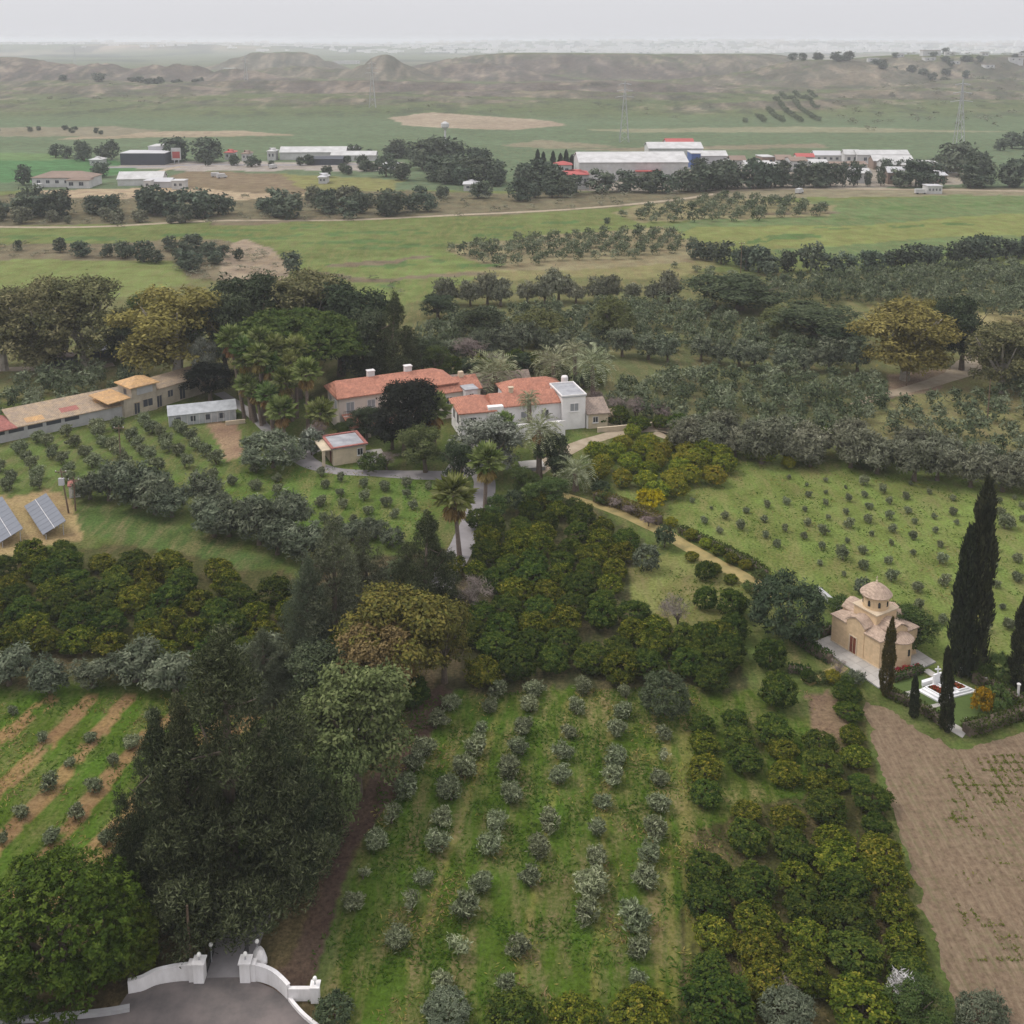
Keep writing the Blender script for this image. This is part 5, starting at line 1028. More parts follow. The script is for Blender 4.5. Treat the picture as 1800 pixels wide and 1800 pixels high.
# grass tufts on the near fields
g = np.random.default_rng(95); PT = []
for poly, dens in (([(560, 1830), (700, 1225), (1230, 1205), (1260, 1830)], 22), ([(-60, 1560), (-60, 1225), (420, 1215), (300, 1500), (60, 1640)], 12), ([(1190, 1830), (1190, 1250), (1420, 1210), (1640, 1830)], 6), ([(500, 1780), (600, 1560), (640, 1560), (580, 1800)], 8), ([(1060, 890), (1290, 810), (1420, 820), (1830, 870), (1830, 1180), (1650, 1160), (1330, 1000)], 3.5), ([(290, 845), (530, 815), (780, 845), (740, 950), (560, 950)], 4), ([(1110, 1000), (1250, 990), (1330, 1040), (1200, 1130)], 6)):
    P = np.array(ats(poly)); lo, hi = P.min(0), P.max(0); k = int((hi - lo).prod() * dens); q = g.uniform(lo, hi, (k, 2)); q = q[inpoly(q[:, 0], q[:, 1], [tuple(p) for p in P])]
    nn = fbm(q[:, 0] / 2.5, q[:, 1] / 2.5, 3, 97); q = q[g.random(len(q)) < sstep(.3, .7, nn)]; PT.append(q)
q = np.concatenate(PT); t = np.clip(.35 * g.random(len(q)) + .9 * sstep(.42, .68, fbm(q[:, 0] / 4, q[:, 1] / 4, 3, 98)) * g.random(len(q)) ** .5, 0, 1)
v, f, tt = leaf_geo(np.column_stack([q, np.full(len(q), .06)]), g.normal(size=(len(q), 3)) * np.array([.8, .8, .25]) + np.array([0, 0, .45]), .40 * g.uniform(.6, 1.5, len(q)), .11, t, g)
v[:, 2] = np.maximum(v[:, 2], .02)
link('grass', np_mesh('grass', v, [f], tint=tt, mats=[LM['grass']]), kind='stuff', label='rough grass and straw on the near fields', cat='grass')
# ------------------------------------------------------------------ roads and paths
strip('driveway', ats([(396, 1735), (425, 1640), (540, 1420), (650, 1250), (720, 1120), (775, 1025), (812, 960), (838, 900), (852, 860), (845, 830), (822, 812), (800, 800)]), 3.3, .010, M['drive'], .08)
strip('side_drive', ats([(815, 836), (740, 835), (660, 832), (590, 828), (545, 815), (530, 800), (560, 785)]), [3.4, 3.6, 2.4, 2.3, 3.2, 3.6, 3.0], .014, M['drive'], .1)
strip('stable_path', ats([(385, 690), (420, 712), (450, 735), (480, 765), (525, 800)]), 2.0, .008, plain('old_concrete', (.30, .28, .27), .95, .12, .6), .1)
strip('house_track', ats([(940, 830), (1000, 790), (1060, 768), (1110, 757), (1165, 754), (1195, 772), (1150, 760)]), [3, 3, 2.6, 2.6, 3.2, 3, 2], .010, M['dirt'], .15)
strip('straw_path', ats([(985, 868), (1050, 888), (1100, 905), (1165, 935), (1240, 980), (1330, 1028), (1345, 1050)]), [1.4, 1.8, 2.2, 2.2, 2.4, 2.4, 1.5], .008, M['straw_path'], .3)
strip('dirt_road', ats([(1500, 712), (1545, 697), (1600, 684), (1660, 666), (1695, 650), (1712, 625), (1735, 600), (1790, 575), (1880, 560)]), [1.5, 3, 3.2, 3.6, 6, 3.2, 3.2, 3, 3], .010, M['dirt'], .2)
strip('far_dirt_track', ats([(-100, 398), (150, 399), (380, 388), (600, 387), (800, 378), (1000, 368), (1180, 352), (1260, 340)]), 3.4, .012, M['dirt'], .3)
strip('roadside_track', ats([(1255, 338), (1330, 333), (1500, 332), (1700, 334), (1900, 338)]), 5, .016, M['dirt'], .3)
strip('stable_yard', ats([(-40, 650), (60, 648), (150, 646), (200, 640)]), 3.0, .010, M['dirt'], .2)
strip('villa_road', ats([(180, 295), (300, 292), (360, 289), (480, 290), (640, 289)]), 6, .012, M['drive'], .1)
strip('villa_lane', ats([(320, 292), (285, 300), (255, 308), (235, 316)]), 4, .016, M['dirt'], .1)
sheet('forecourt', ats([(366, 1719), (338, 1724), (300, 1727), (274, 1732), (250, 1743), (224, 1747), (200, 1782), (100, 1796), (-80, 1806), (-80, 1960), (640, 1960), (556, 1806), (530, 1778), (506, 1757), (480, 1738), (462, 1730), (440, 1723), (425, 1718)]), .016, M['asphalt'])
# ploughed field: tan clods, thin green drill lines crossing
m, n, N, K = new_mat('ploughed_soil'); out = N.new('ShaderNodeOutputMaterial'); bs = N.new('ShaderNodeBsdfDiffuse'); tcn = N.new('ShaderNodeTexCoord')
f1 = nz(2.2, 8, .75); f2 = nz(.09, 4, .6); f3 = nz(.35, 5, .7); f4 = nz(1.1, 6, .7, (2.6, .30, 1, -.04))
cr = N.new('ShaderNodeValToRGB'); cr.color_ramp.elements[0].position = .33; cr.color_ramp.elements[1].position = .68; cr.color_ramp.elements[0].color = (.12, .083, .056, 1); cr.color_ramp.elements[1].color = (.27, .195, .13, 1); K.new(f1.outputs[0], cr.inputs[0])
mA = N.new('ShaderNodeMix'); mA.data_type = 'RGBA'; mA.inputs[7].default_value = (.32, .25, .165, 1); K.new(cr.outputs[0], mA.inputs[6]); K.new(rng_(f4.outputs[0], .46, .72, 0, .7), mA.inputs[0])
def rows(ang, per):
    mp = N.new('ShaderNodeMapping'); mp.inputs['Rotation'].default_value = (0, 0, ang); K.new(tcn.outputs['Object'], mp.inputs[0]); wv = N.new('ShaderNodeTexWave'); wv.bands_direction = 'X'
    wv.inputs['Scale'].default_value = 2 * math.pi / 20 / per; wv.inputs['Distortion'].default_value = 1.2; wv.inputs['Detail'].default_value = 3; wv.inputs['Detail Scale'].default_value = 1.2; K.new(mp.outputs[0], wv.inputs['Vector']); return rng_(wv.outputs['Fac'], .78, .97, 0, 1)
lines = math_('MAXIMUM', rows(-.03, .9), math_('MULTIPLY', rows(1.52, 1.1), .7))
gmask = math_('MULTIPLY', rng_(f2.outputs[0], .45, .6, 0, .4), rng_(f3.outputs[0], .38, .6, .1, 1))
mB = N.new('ShaderNodeMix'); mB.data_type = 'RGBA'; mB.inputs[7].default_value = (.075, .13, .03, 1); K.new(mA.outputs[2], mB.inputs[6]); K.new(math_('MULTIPLY', math_('MULTIPLY', lines, gmask), rng_(f1.outputs[0], .30, .48, 0, 1)), mB.inputs[0])
K.new(mB.outputs[2], bs.inputs[0]); bp = N.new('ShaderNodeBump'); bp.inputs['Strength'].default_value = 1; bp.inputs['Distance'].default_value = .25; K.new(f1.outputs[0], bp.inputs['Height']); K.new(bp.outputs[0], bs.inputs['Normal']); K.new(bs.outputs[0], out.inputs[0])
edge = smooth_line(ats([(1522, 1232), (1570, 1252), (1630, 1290), (1690, 1318), (1760, 1300), (1860, 1275), (2060, 1260), (2060, 1900), (1740, 1900), (1690, 1790), (1640, 1650), (1600, 1520), (1560, 1390), (1535, 1300), (1516, 1250)]), 18)
sheet('ploughed_field', [(a + .6 * mnoise.noise(Vector((a * .6, b * .6, 0))) + .35 * mnoise.noise(Vector((a * 2.1, b * 2.1, 3))), b + .6 * mnoise.noise(Vector((a * .6, b * .6, 5))) + .35 * mnoise.noise(Vector((a * 2.1, b * 2.1, 8)))) for a, b in edge[:-1]], .008, m)

# sown strips coming up in ragged patches along the drill rows
g = np.random.default_rng(120); q = []
for k in range(26000):
    a, b = g.uniform(31, 62), g.uniform(55, 98)
    if g.random() < .62: a = round(a / .85) * .85 + .04 * (b - 70) * .2 + g.normal() * .07
    else: b = round(b / 1.05) * 1.05 + g.normal() * .07
    q.append((a, b))
q = np.array(q); kk = inpoly(q[:, 0], q[:, 1], ats([(1640, 1350), (1700, 1335), (1830, 1320), (1900, 1420), (1900, 1690), (1700, 1690), (1670, 1560), (1630, 1420)]))
dm = sstep(.36, .54, fbm(q[:, 0] / 7, q[:, 1] / 7, 3, 121)) * sstep(.3, .6, fbm(q[:, 0] / 1.5, q[:, 1] / 1.5, 2, 122)); q = q[kk & (g.random(len(q)) < dm * 1.1)]; i = np.repeat(np.arange(len(q)), 3)
v, f, tt = leaf_geo(np.column_stack([q[i] + g.normal(size=(len(i), 2)) * .05, np.full(len(i), .05)]), g.normal(size=(len(i), 3)) * np.array([.7, .7, .2]) + np.array([0, 0, .5]), .2 * g.uniform(.5, 1.5, len(i)), .07, np.clip(.2 + g.random(len(q))[i] * .45, 0, 1), g); v[:, 2] = np.maximum(v[:, 2], .015)
link('seedlings', np_mesh('seedlings', v, [f], tint=tt, mats=[LM['grass']]), kind='stuff', label='green seedlings in ragged rows on the ploughed field', cat='seedlings')

# ------------------------------------------------------------------ building kit
class House:
    """a building in its own axes: x along the front, y to the back, z up; front wall at y = 0"""
    def __init__(s, name, label, cat, xy, ang, group=None, z=0.0):
        s.o = link(name, None, None, (xy[0], xy[1], z), ang, None, label=label, cat=cat, group=group)
    def box(s, nm, x0, x1, y0, y1, z0, z1, mat, parent=None): return MB().box(x0, x1, y0, y1, z0, z1).build(nm, M[mat], parent or s.o)
    def hip(s, nm, x0, x1, y0, y1, ze, zr, mat, over=.35, inset=None, parent=None, th=.18):
        x0 -= over; x1 += over; y0 -= over; y1 += over; ym = (y0 + y1) / 2; i = (y1 - y0) / 2 if inset is None else inset
        i0, i1 = (i if hasattr(i, '__len__') else (i, i))
        b = MB().poly([(x0, y0, ze - th), (x1, y0, ze - th), (x1, y1, ze - th), (x0, y1, ze - th), (x0, y0, ze), (x1, y0, ze), (x1, y1, ze), (x0, y1, ze), (x0 + i0, ym, zr), (x1 - i1, ym, zr)],
                      [(3, 2, 1, 0), (0, 1, 5, 4), (1, 2, 6, 5), (2, 3, 7, 6), (3, 0, 4, 7), (4, 5, 9, 8), (5, 6, 9), (6, 7, 8, 9), (7, 4, 8)])
        return b.build(nm, M[mat], parent or s.o)
    def shed(s, nm, x0, x1, y0, y1, z0, z1, mat, over=.3, th=.16, parent=None):
        """mono-pitch: z0 at the front eave, z1 at the back"""
        x0 -= over; x1 += over; k = (z1 - z0) / (y1 - y0); z0 -= k * over; z1 += k * over; y0 -= over; y1 += over
        b = MB().poly([(x0, y0, z0 - th), (x1, y0, z0 - th), (x1, y1, z1 - th), (x0, y1, z1 - th), (x0, y0, z0), (x1, y0, z0), (x1, y1, z1), (x0, y1, z1)], [(3, 2, 1, 0), (4, 5, 6, 7), (0, 1, 5, 4), (1, 2, 6, 5), (2, 3, 7, 6), (3, 0, 4, 7)])
        return b.build(nm, M[mat], parent or s.o)
    def gable_wall(s, nm, x0, x1, y0, y1, ze, zr, mat):
        ym = (y0 + y1) / 2
        return MB().poly([(x0, y0, 0), (x1, y0, 0), (x1, y1, 0), (x0, y1, 0), (x0, y0, ze), (x1, y0, ze), (x1, y1, ze), (x0, y1, ze), (x0, ym, zr), (x1, ym, zr)],
                         [(3, 2, 1, 0), (0, 1, 5, 4), (1, 2, 6, 9, 5), (2, 3, 7, 6), (3, 0, 4, 8, 7), (4, 5, 9, 8), (6, 7, 8, 9)]).build(nm, M[mat], s.o)
    def gable(s, nm, x0, x1, y0, y1, ze, zr, mat, over=.3, th=.16):
        """two-slope roof lying on a gable wall"""
        ym = (y0 + y1) / 2; k = (zr - ze) / (ym - y0); a = y0 - over; b = y1 + over; zl = ze - k * over + .04; zt = zr + .04; x0 -= over; x1 += over
        pr = [(a, zl), (ym, zt), (b, zl), (b, zl + th), (ym, zt + th), (a, zl + th)]
        m_ = MB().poly([(x0, y_, z_) for y_, z_ in pr] + [(x1, y_, z_) for y_, z_ in pr], [(0, 1, 4, 5), (1, 2, 3, 4), (6, 11, 10, 7), (7, 10, 9, 8), (0, 6, 7, 1), (1, 7, 8, 2), (5, 4, 10, 11), (4, 3, 9, 10), (0, 5, 11, 6), (2, 8, 9, 3)])
        return m_.build(nm, M[mat], s.o)
    def win(s, side, u, z, w_, h_, at_, frame='whitewall', pane='glass', nm='window', parent=None, sill=True):
        """window on side f/b (wall at y = at_) or l/r (wall at x = at_); u is its centre along the wall, z its bottom"""
        def bx(b, a0, a1, d0, d1, z0, z1):
            sg = -1 if side in 'fl' else 1; p, q = sorted((at_ + sg * d0, at_ + sg * d1))
            return b.box(a0, a1, p, q, z0, z1) if side in 'fb' else b.box(p, q, a0, a1, z0, z1)
        fr = MB(); t = .09; a0, a1 = u - w_ / 2, u + w_ / 2
        bx(fr, a0 - t, a0, -.02, .07, z - t, z + h_ + t); bx(fr, a1, a1 + t, -.02, .07, z - t, z + h_ + t); bx(fr, a0, a1, -.02, .068, z + h_, z + h_ + t); bx(fr, a0, a1, -.02, .068, z - t, z)
        if sill: bx(fr, a0 - .15, a1 + .15, -.02, .14, z - t - .1, z - t - .002)
        o = fr.build(nm, M[frame], parent or s.o); pn = MB(); bx(pn, a0, a1, -.02, .025, z, z + h_); pn.build('pane', M[pane], o)
        mu = MB(); bx(mu, u - .03, u + .03, .026, .05, z, z + h_); mu.build('mullion', M[frame], o); return o

# ------------------------------------------------------------------ gate
def wall_strip(pts, th, h0, h1, nm, mat, parent, coping=.1):
    """a wall along a curved line with a coping course"""
    P = smooth_line(pts, 6); b = MB(); c = MB(); n_ = len(P)
    def ring(i, t, z0, z1):
        a = P[i]; q = P[min(i + 1, n_ - 1)]; p = P[max(i - 1, 0)]; d = Vector((q[0] - p[0], q[1] - p[1])).normalized(); nr = Vector((-d.y, d.x)) * t / 2
        return [(a[0] - nr.x, a[1] - nr.y, z0), (a[0] + nr.x, a[1] + nr.y, z0), (a[0] + nr.x, a[1] + nr.y, z1), (a[0] - nr.x, a[1] - nr.y, z1)]
    for (bb, t, za, zb) in ((b, th, 0, 0), (c, th + .07, 0, coping)):
        vs_ = []
        for i in range(n_):
            h = h0 + (h1 - h0) * i / (n_ - 1); vs_ += ring(i, t, 0 if bb is b else h, h if bb is b else h + coping)
        fs = [tuple(4 * i + k for k in q) for i in range(n_ - 1) for q in ((0, 1, 5, 4), (1, 2, 6, 5), (2, 3, 7, 6), (3, 0, 4, 7))] + [(3, 2, 1, 0), tuple(4 * (n_ - 1) + k for k in range(4))]
        bb.poly(vs_, fs)
    o = b.build(nm, M[mat], parent)
    if coping: c.build('coping', M[mat], o)
    return o
def rel(pts, o): return [(a - o[0], b - o[1]) for a, b in pts]
def globe_lamp(px, label, h=1.1, on=None):
    a = at(*px) if on is None else on[:2]; z0 = 0 if on is None else on[2]
    o = link('globe_lamp', None, None, (a[0], a[1], z0), label=label, cat='lamp', group='white globe lamps')
    MB().lathe([(.07, 0), (.05, .05), (.035, h), (.06, h + .02)], 8).build('post', M['metal'], o); MB().lathe([(.02, h + .02), (.11, h + .06), (.16, h + .18), (.11, h + .30), (.02, h + .34)], 12).build('globe', M['lampglass'], o)
for side, base, wl, h0, h1, lab in (('l', (352, 1722), [(343, 1722), (320, 1722.5), (297, 1725), (273, 1730), (250, 1740), (226, 1745)], 1.28, .95, 'white gate pillar and curved wall on the pine side of the entrance'),
                               ('r', (433, 1721), [(441, 1722), (462, 1725), (482, 1733), (497, 1745), (508, 1756)], 1.28, 1.1, 'white gate pillar and curved wall on the olive grove side')):
    p = at(*base); o = link('gate_wall', None, None, (p[0], p[1], 0), label=lab, cat='wall')
    MB().box(-.36, .36, -.36, .36, 0, 1.5).build('pillar', M['gatewhite'], o); MB().box(-.44, .44, -.44, .44, 1.502, 1.6).build('pillar_cap', M['gatewhite'], o)
    s = -1 if side == 'l' else 1
    MB().box(min(s * .37, s * .72), max(s * .37, s * .72), -.25, .25, 0, 1.36).build('pier', M['gatewhite'], o); MB().box(min(s * .445, s * .76), max(s * .445, s * .76), -.3, .3, 1.362, 1.44).build('pier_cap', M['gatewhite'], o)
    wall_strip(rel(ats(wl), p), .22, h0, h1, 'wall', 'gatewhite', o, .06)
    if side == 'r':
        q = rel(ats([(508, 1757), (548, 1757)]), p); MB().box(q[0][0], q[1][0], q[0][1] - .14, q[0][1] + .14, 0, .95).build('end_wall', M['gatewhite'], o)
        MB().box(q[1][0] + .002, q[1][0] + .55, q[0][1] - .35, q[0][1] + .25, 0, 1.2).build('end_pillar', M['gatewhite'], o); MB().box(q[1][0] - .06, q[1][0] + .62, q[0][1] - .41, q[0][1] + .31, 1.202, 1.28).build('end_pillar_cap', M['gatewhite'], o)
    # iron gate leaf folded back inside
    gl = MB()
    for k in range(9): gl.box(-s * .37 - .015, -s * .37 + .015, .5 + k * .22, .53 + k * .22, .1, 1.3)
    gl.box(-s * .37 - .02, -s * .37 + .02, .48, 2.32, .15, .2).box(-s * .37 - .02, -s * .37 + .02, .48, 2.32, 1.15, 1.2); gl.build('gate_leaf', M['darkmetal'], o)
    globe_lamp(None, f"globe lamp on the gate pillar, {'pine' if side == 'l' else 'grove'} side", .25, (p[0], p[1], 1.6))
q = at(548, 1757); globe_lamp(None, 'globe lamp on the end pillar of the gate wall', .25, (q[0] + .27, q[1] - .05, 1.28))
globe_lamp((453, 1684), 'globe lamp on a post inside the gate', 1.2); globe_lamp((372, 1690), 'globe lamp at the drive edge inside the gate', 1.2)
q = at(458, 1692); o = link('boulder', None, None, (q[0], q[1], 0), .4, None, label='white painted boulder inside the gate', cat='boulder')
bm = bmesh.new(); bmesh.ops.create_icosphere(bm, subdivisions=2, radius=.75)
for v in bm.verts: v.co = Vector((v.co.x * .7, v.co.y * 1.0, v.co.z * .75 + .45)) + v.co * .22 * mnoise.noise(v.co * 1.7)
me = bpy.data.meshes.new('stone'); bm.to_mesh(me); bm.free(); me.materials.append(M['gatewhite']); link('stone', me, o)
p = at(508, 1757); o = link('curved_kerb', None, None, (p[0], p[1], 0), label='white curved kerb between forecourt and lawn', cat='kerb'); wall_strip(rel(ats([(509, 1758), (520, 1772), (534, 1787), (552, 1802), (590, 1830)]), p), .22, .25, .25, 'kerb_stone', 'gatewhite', o, 0)
p = at(228, 1776); o = link('kerb_wall', None, None, (p[0], p[1], 0), label='low pale wall along the forecourt below the pine', cat='wall'); wall_strip(rel(ats([(228, 1776), (180, 1784), (110, 1791), (20, 1797), (-60, 1802)]), p), .3, .3, .3, 'wall', 'greywall', o, .06)

# ------------------------------------------------------------------ chapel
ch = House('chapel', 'small domed sandstone chapel with tiled roofs among cypresses', 'chapel', OW(41.1, 107.5), math.radians(31))
WX, WY, ZW = 5.8, 6.6, 3.25; CX, CY = 2.9, 3.3; AW = 1.2; ZG = 4.35
ch.box('wall', 0, WX, 0, WY, -.2, ZW, 'stone')
def arm(nm, pts, roof):
    return MB().poly(pts, roof).build(nm, M['stone'], ch.o)
for nm, (ax, x0, x1) in (('cross_arm', ('x', -.06, WX + .06)), ('cross_arm', ('y', -.06, WY + .06))):
    c = CY if ax == 'x' else CX; e = ZW - .25 if ax == 'x' else ZW - .25
    pr = [(c - AW, 0.0), (c + AW, 0.0), (c + AW, 3.62), (c + .6, 4.08), (c, 4.25), (c - .6, 4.08), (c - AW, 3.62)]
    vs_ = [((x0, a, z_) if ax == 'x' else (a, x0, z_)) for a, z_ in pr] + [((x1, a, z_) if ax == 'x' else (a, x1, z_)) for a, z_ in pr]
    MB().poly(vs_, [tuple(range(7)), tuple(range(13, 6, -1))] + [(k, (k + 1) % 7, (k + 1) % 7 + 7, k + 7) for k in range(7)]).build(nm, M['stone'], ch.o)
    rp = [(c - AW - .14, 3.58), (c - .62, 4.14), (c, 4.34), (c + .62, 4.14), (c + AW + .14, 3.58), (c + AW + .14, 3.72), (c + .64, 4.27), (c, 4.47), (c - .64, 4.27), (c - AW - .14, 3.72)]
    vs_ = [((x0 - .1, a, z_) if ax == 'x' else (a, x0 - .1, z_)) for a, z_ in rp] + [((x1 + .1, a, z_) if ax == 'x' else (a, x1 + .1, z_)) for a, z_ in rp]
    MB().poly(vs_, [(0, 1, 8, 9), (1, 2, 7, 8), (2, 3, 6, 7), (3, 4, 5, 6), (10, 19, 18, 11), (11, 18, 17, 12), (12, 17, 16, 13), (13, 16, 15, 14)] + [(k, (k + 1) % 10, (k + 1) % 10 + 10, k + 10) for k in range(10)]).build('arm_roof', M['chapel_tile'], ch.o)
for sx_ in (0, 1):
    for sy_ in (0, 1):
        xo = -.14 if not sx_ else WX + .14; xi = CX - AW + .0 if not sx_ else CX + AW; yo = -.14 if not sy_ else WY + .14; yi = CY - AW if not sy_ else CY + AW
        MB().poly([(xo, yo, ZW + .01), (xi, yo, ZW + .01), (xi, yi, 3.95), (xo, yi, ZW + .01), (xo, yo, ZW - .12), (xi, yo, ZW - .12), (xi, yi, ZW - .12), (xo, yi, ZW - .12)],
                  [(0, 1, 2), (0, 2, 3), (4, 7, 6, 5), (0, 4, 5, 1), (1, 5, 6, 2), (2, 6, 7, 3), (3, 7, 4, 0)]).build('corner_roof', M['chapel_tile'], ch.o)
ch.box('crossing', CX - 1.55, CX + 1.55, CY - 1.55, CY + 1.55, 3.0, 4.85, 'stone')
MB().box(CX - 1.68, CX + 1.68, CY - 1.68, CY + 1.68, 4.852, 4.98).build('crossing_cornice', M['stone_trim'], ch.o)
MB().lathe([(1.38, 4.98), (1.38, 6.25), (1.46, 6.27), (1.46, 6.38)], 16, (CX, CY)).build('drum', M['stone'], ch.o)
for k in range(8):
    a = 2 * math.pi * k / 8 + .2; c_, s_ = math.cos(a), math.sin(a); b = MB()
    pr = [(-.13, 5.35), (.13, 5.35), (.13, 5.85), (.08, 5.95), (0, 6.0), (-.08, 5.95), (-.13, 5.85)]
    f = lambda r, t, z_: (CX + r * c_ - t * s_, CY + r * s_ + t * c_, z_)
    b.poly([f(1.30, t, z_) for t, z_ in pr] + [f(1.395, t, z_) for t, z_ in pr], [tuple(range(6, -1, -1)), tuple(range(7, 14))] + [(i, (i + 1) % 7, (i + 1) % 7 + 7, i + 7) for i in range(7)]); b.build('window', M['glass'], ch.o)
MB().lathe([(1.68, 6.382), (1.70, 6.45), (1.45, 6.72), (1.1, 7.05), (.7, 7.35), (.3, 7.56), (.1, 7.64)], 20, (CX, CY)).build('dome_roof', M['chapel_tile'], ch.o)
MB().lathe([(.13, 7.63), (.06, 7.7), (.12, 7.8), (.06, 7.9), (.03, 8.02)], 10, (CX, CY)).box(CX - .02, CX + .02, CY - .02, CY + .02, 7.9, 8.4).box(CX - .12, CX + .12, CY - .018, CY + .018, 8.18, 8.22).build('finial', M['stone_trim'], ch.o)
def half(prof, cx, cy, n_=10):
    vs_ = []; k_ = n_ + 1
    for r, z_ in prof: vs_ += [(cx + r * math.cos(math.pi + math.pi * i / n_), cy + r * math.sin(math.pi + math.pi * i / n_), z_) for i in range(k_)]
    fs = [(j * k_ + i, j * k_ + i + 1, (j + 1) * k_ + i + 1, (j + 1) * k_ + i) for j in range(len(prof) - 1) for i in range(n_)] + [tuple(range(k_))[::-1], tuple((len(prof) - 1) * k_ + i for i in range(k_))]
    return MB().poly(vs_, fs)
half([(1.3, -.2), (1.3, 2.75), (1.36, 2.77), (1.36, 2.86)], CX, -.04).build('apse', M['stone'], ch.o)
half([(1.5, 2.862), (1.5, 2.93), (1.0, 3.25), (.45, 3.48), (.05, 3.58)], CX, -.05).build('apse_roof', M['chapel_tile'], ch.o)
dr = MB().box(-.075, .02, 3.08, 3.92, .02, 2.05).build('door', M['wooddoor'], ch.o); MB().box(-.10, -.076, 3.48, 3.52, .05, 2.03).build('door_strip', M['stone_trim'], dr); MB().box(-.13, -.076, 3.56, 3.62, 1.0, 1.12).build('handle', M['darkmetal'], dr)
MB().box(-.12, .02, 2.96, 3.078, 0, 2.16).box(-.12, .02, 3.922, 4.04, 0, 2.16).box(-.12, .02, 3.078, 3.922, 2.052, 2.16).build('door_frame', M['stone_trim'], ch.o)
MB().box(CX - .12, CX + .12, -1.42, -1.30, 1.4, 2.1).build('apse_window', M['glass'], ch.o); ch.box('plinth', -.08, WX + .08, -.08, WY + .08, -.2, .22, 'stone_trim')
# paved terrace
pc = [at(1400 + a / 4.5, 1000 + b / 4.5) for a, b in ((135, 585), (650, 948), (1105, 742))]; p4 = (pc[0][0] + pc[2][0] - pc[1][0], pc[0][1] + pc[2][1] - pc[1][1])
cen = (sum(p[0] for p in pc + [p4]) / 4, sum(p[1] for p in pc + [p4]) / 4)
ter = link('terrace', None, None, (0, 0, 0), kind='structure'); quad = [pc[0], pc[1], pc[2], p4]
MB().poly([(a, b, 0) for a, b in quad] + [(a, b, .10) for a, b in quad], [(3, 2, 1, 0), (4, 5, 6, 7), (0, 1, 5, 4), (1, 2, 6, 5), (2, 3, 7, 6), (3, 0, 4, 7)]).build('base', M['greywall'], ter)
nx, ny = 9, 8; sh = 0
def bil(u, v):
    a = [(quad[0][i] * (1 - u) + quad[1][i] * u) * (1 - v) + (quad[3][i] * (1 - u) + quad[2][i] * u) * v for i in (0, 1)]; return a
PAVES = [plain(f'paving_{"abc"[i]}', tuple(x_ * k for x_ in (.45, .42, .385)), .9, .08, 1) for i, k in enumerate((1.0, .9, 1.08))]
for i in range(nx):
    for j in range(ny):
        e = .012; q = [bil((i + e) / nx, (j + e) / ny), bil((i + 1 - e) / nx, (j + e) / ny), bil((i + 1 - e) / nx, (j + 1 - e) / ny), bil((i + e) / nx, (j + 1 - e) / ny)]; zt = .125 + .006 * R.random()
        MB().poly([(a, b, .101) for a, b in q] + [(a, b, zt) for a, b in q], [(3, 2, 1, 0), (4, 5, 6, 7), (0, 1, 5, 4), (1, 2, 6, 5), (2, 3, 7, 6), (3, 0, 4, 7)]).build('paving_slab', PAVES[int(R.integers(3))], ter)

# ------------------------------------------------------------------ grave garden (x6.923 enlargement of 1540,1140)
def gz(a, b, z=0): return at(1540 + a / 6.923, 1140 + b / 6.923, z)
def prism(nm, pts, z0, z1, mat, parent, o=(0, 0)):
    n_ = len(pts); P = [(a - o[0], b - o[1]) for a, b in pts]
    return MB().poly([(a, b, z0) for a, b in P] + [(a, b, z1) for a, b in P], [tuple(range(n_ - 1, -1, -1)), tuple(range(n_, 2 * n_))] + [(k, (k + 1) % n_, (k + 1) % n_ + n_, k + n_) for k in range(n_)]).build(nm, M[mat] if isinstance(mat, str) else mat, parent)
sheet('garden_lawn', [gz(*p) for p in ((190, 440), (560, 320), (680, 420), (1280, 560), (1760, 760), (1080, 990), (900, 960), (560, 680), (330, 540))], .012, plain('lawn', (.085, .125, .03), .95, .12, 2.5))
prism('garden_path', [gz(*p) for p in ((505, 660), (600, 700), (1110, 1010), (1050, 1090), (900, 1000), (640, 790))], .0, .05, 'pave', None)['kind'] = 'structure'
prism('side_path', [gz(*p) for p in ((620, 700), (860, 640), (870, 675), (660, 740))], .0, .045, 'pave', None)['kind'] = 'structure'
prism('back_path', [gz(*p) for p in ((560, 270), (640, 250), (860, 390), (760, 400))], .0, .05, 'pave', None)['kind'] = 'structure'
prism('inner_path', [gz(*p) for p in ((320, 540), (460, 505), (480, 545), (400, 600))], .0, .05, 'pave', None)['kind'] = 'structure'
go = gz(745, 600); gr = link('family_grave', None, None, (go[0], go[1], 0), label='white marble family grave with planted beds beside the chapel', cat='grave')
outer = [gz(*p) for p in ((505, 520), (745, 655), (1230, 530), (900, 380))]
prism('lower_step', outer, 0, .16, 'marble', gr, go)
cn = (sum(p[0] for p in outer) / 4, sum(p[1] for p in outer) / 4); shrink = lambda k: [(cn[0] + (a - cn[0]) * k, cn[1] + (b - cn[1]) * k) for a, b in outer]
prism('upper_step', shrink(.86), .161, .36, 'marble', gr, go)
def gb(u, v):   # position on the upper step, 0..1 each way
    q = shrink(.86); return tuple((q[0][i] * (1 - u) + q[1][i] * u) * (1 - v) + (q[3][i] * (1 - u) + q[2][i] * u) * v for i in (0, 1))
soil = plain('bed_soil', (.05, .045, .03), .95, .2, 3)
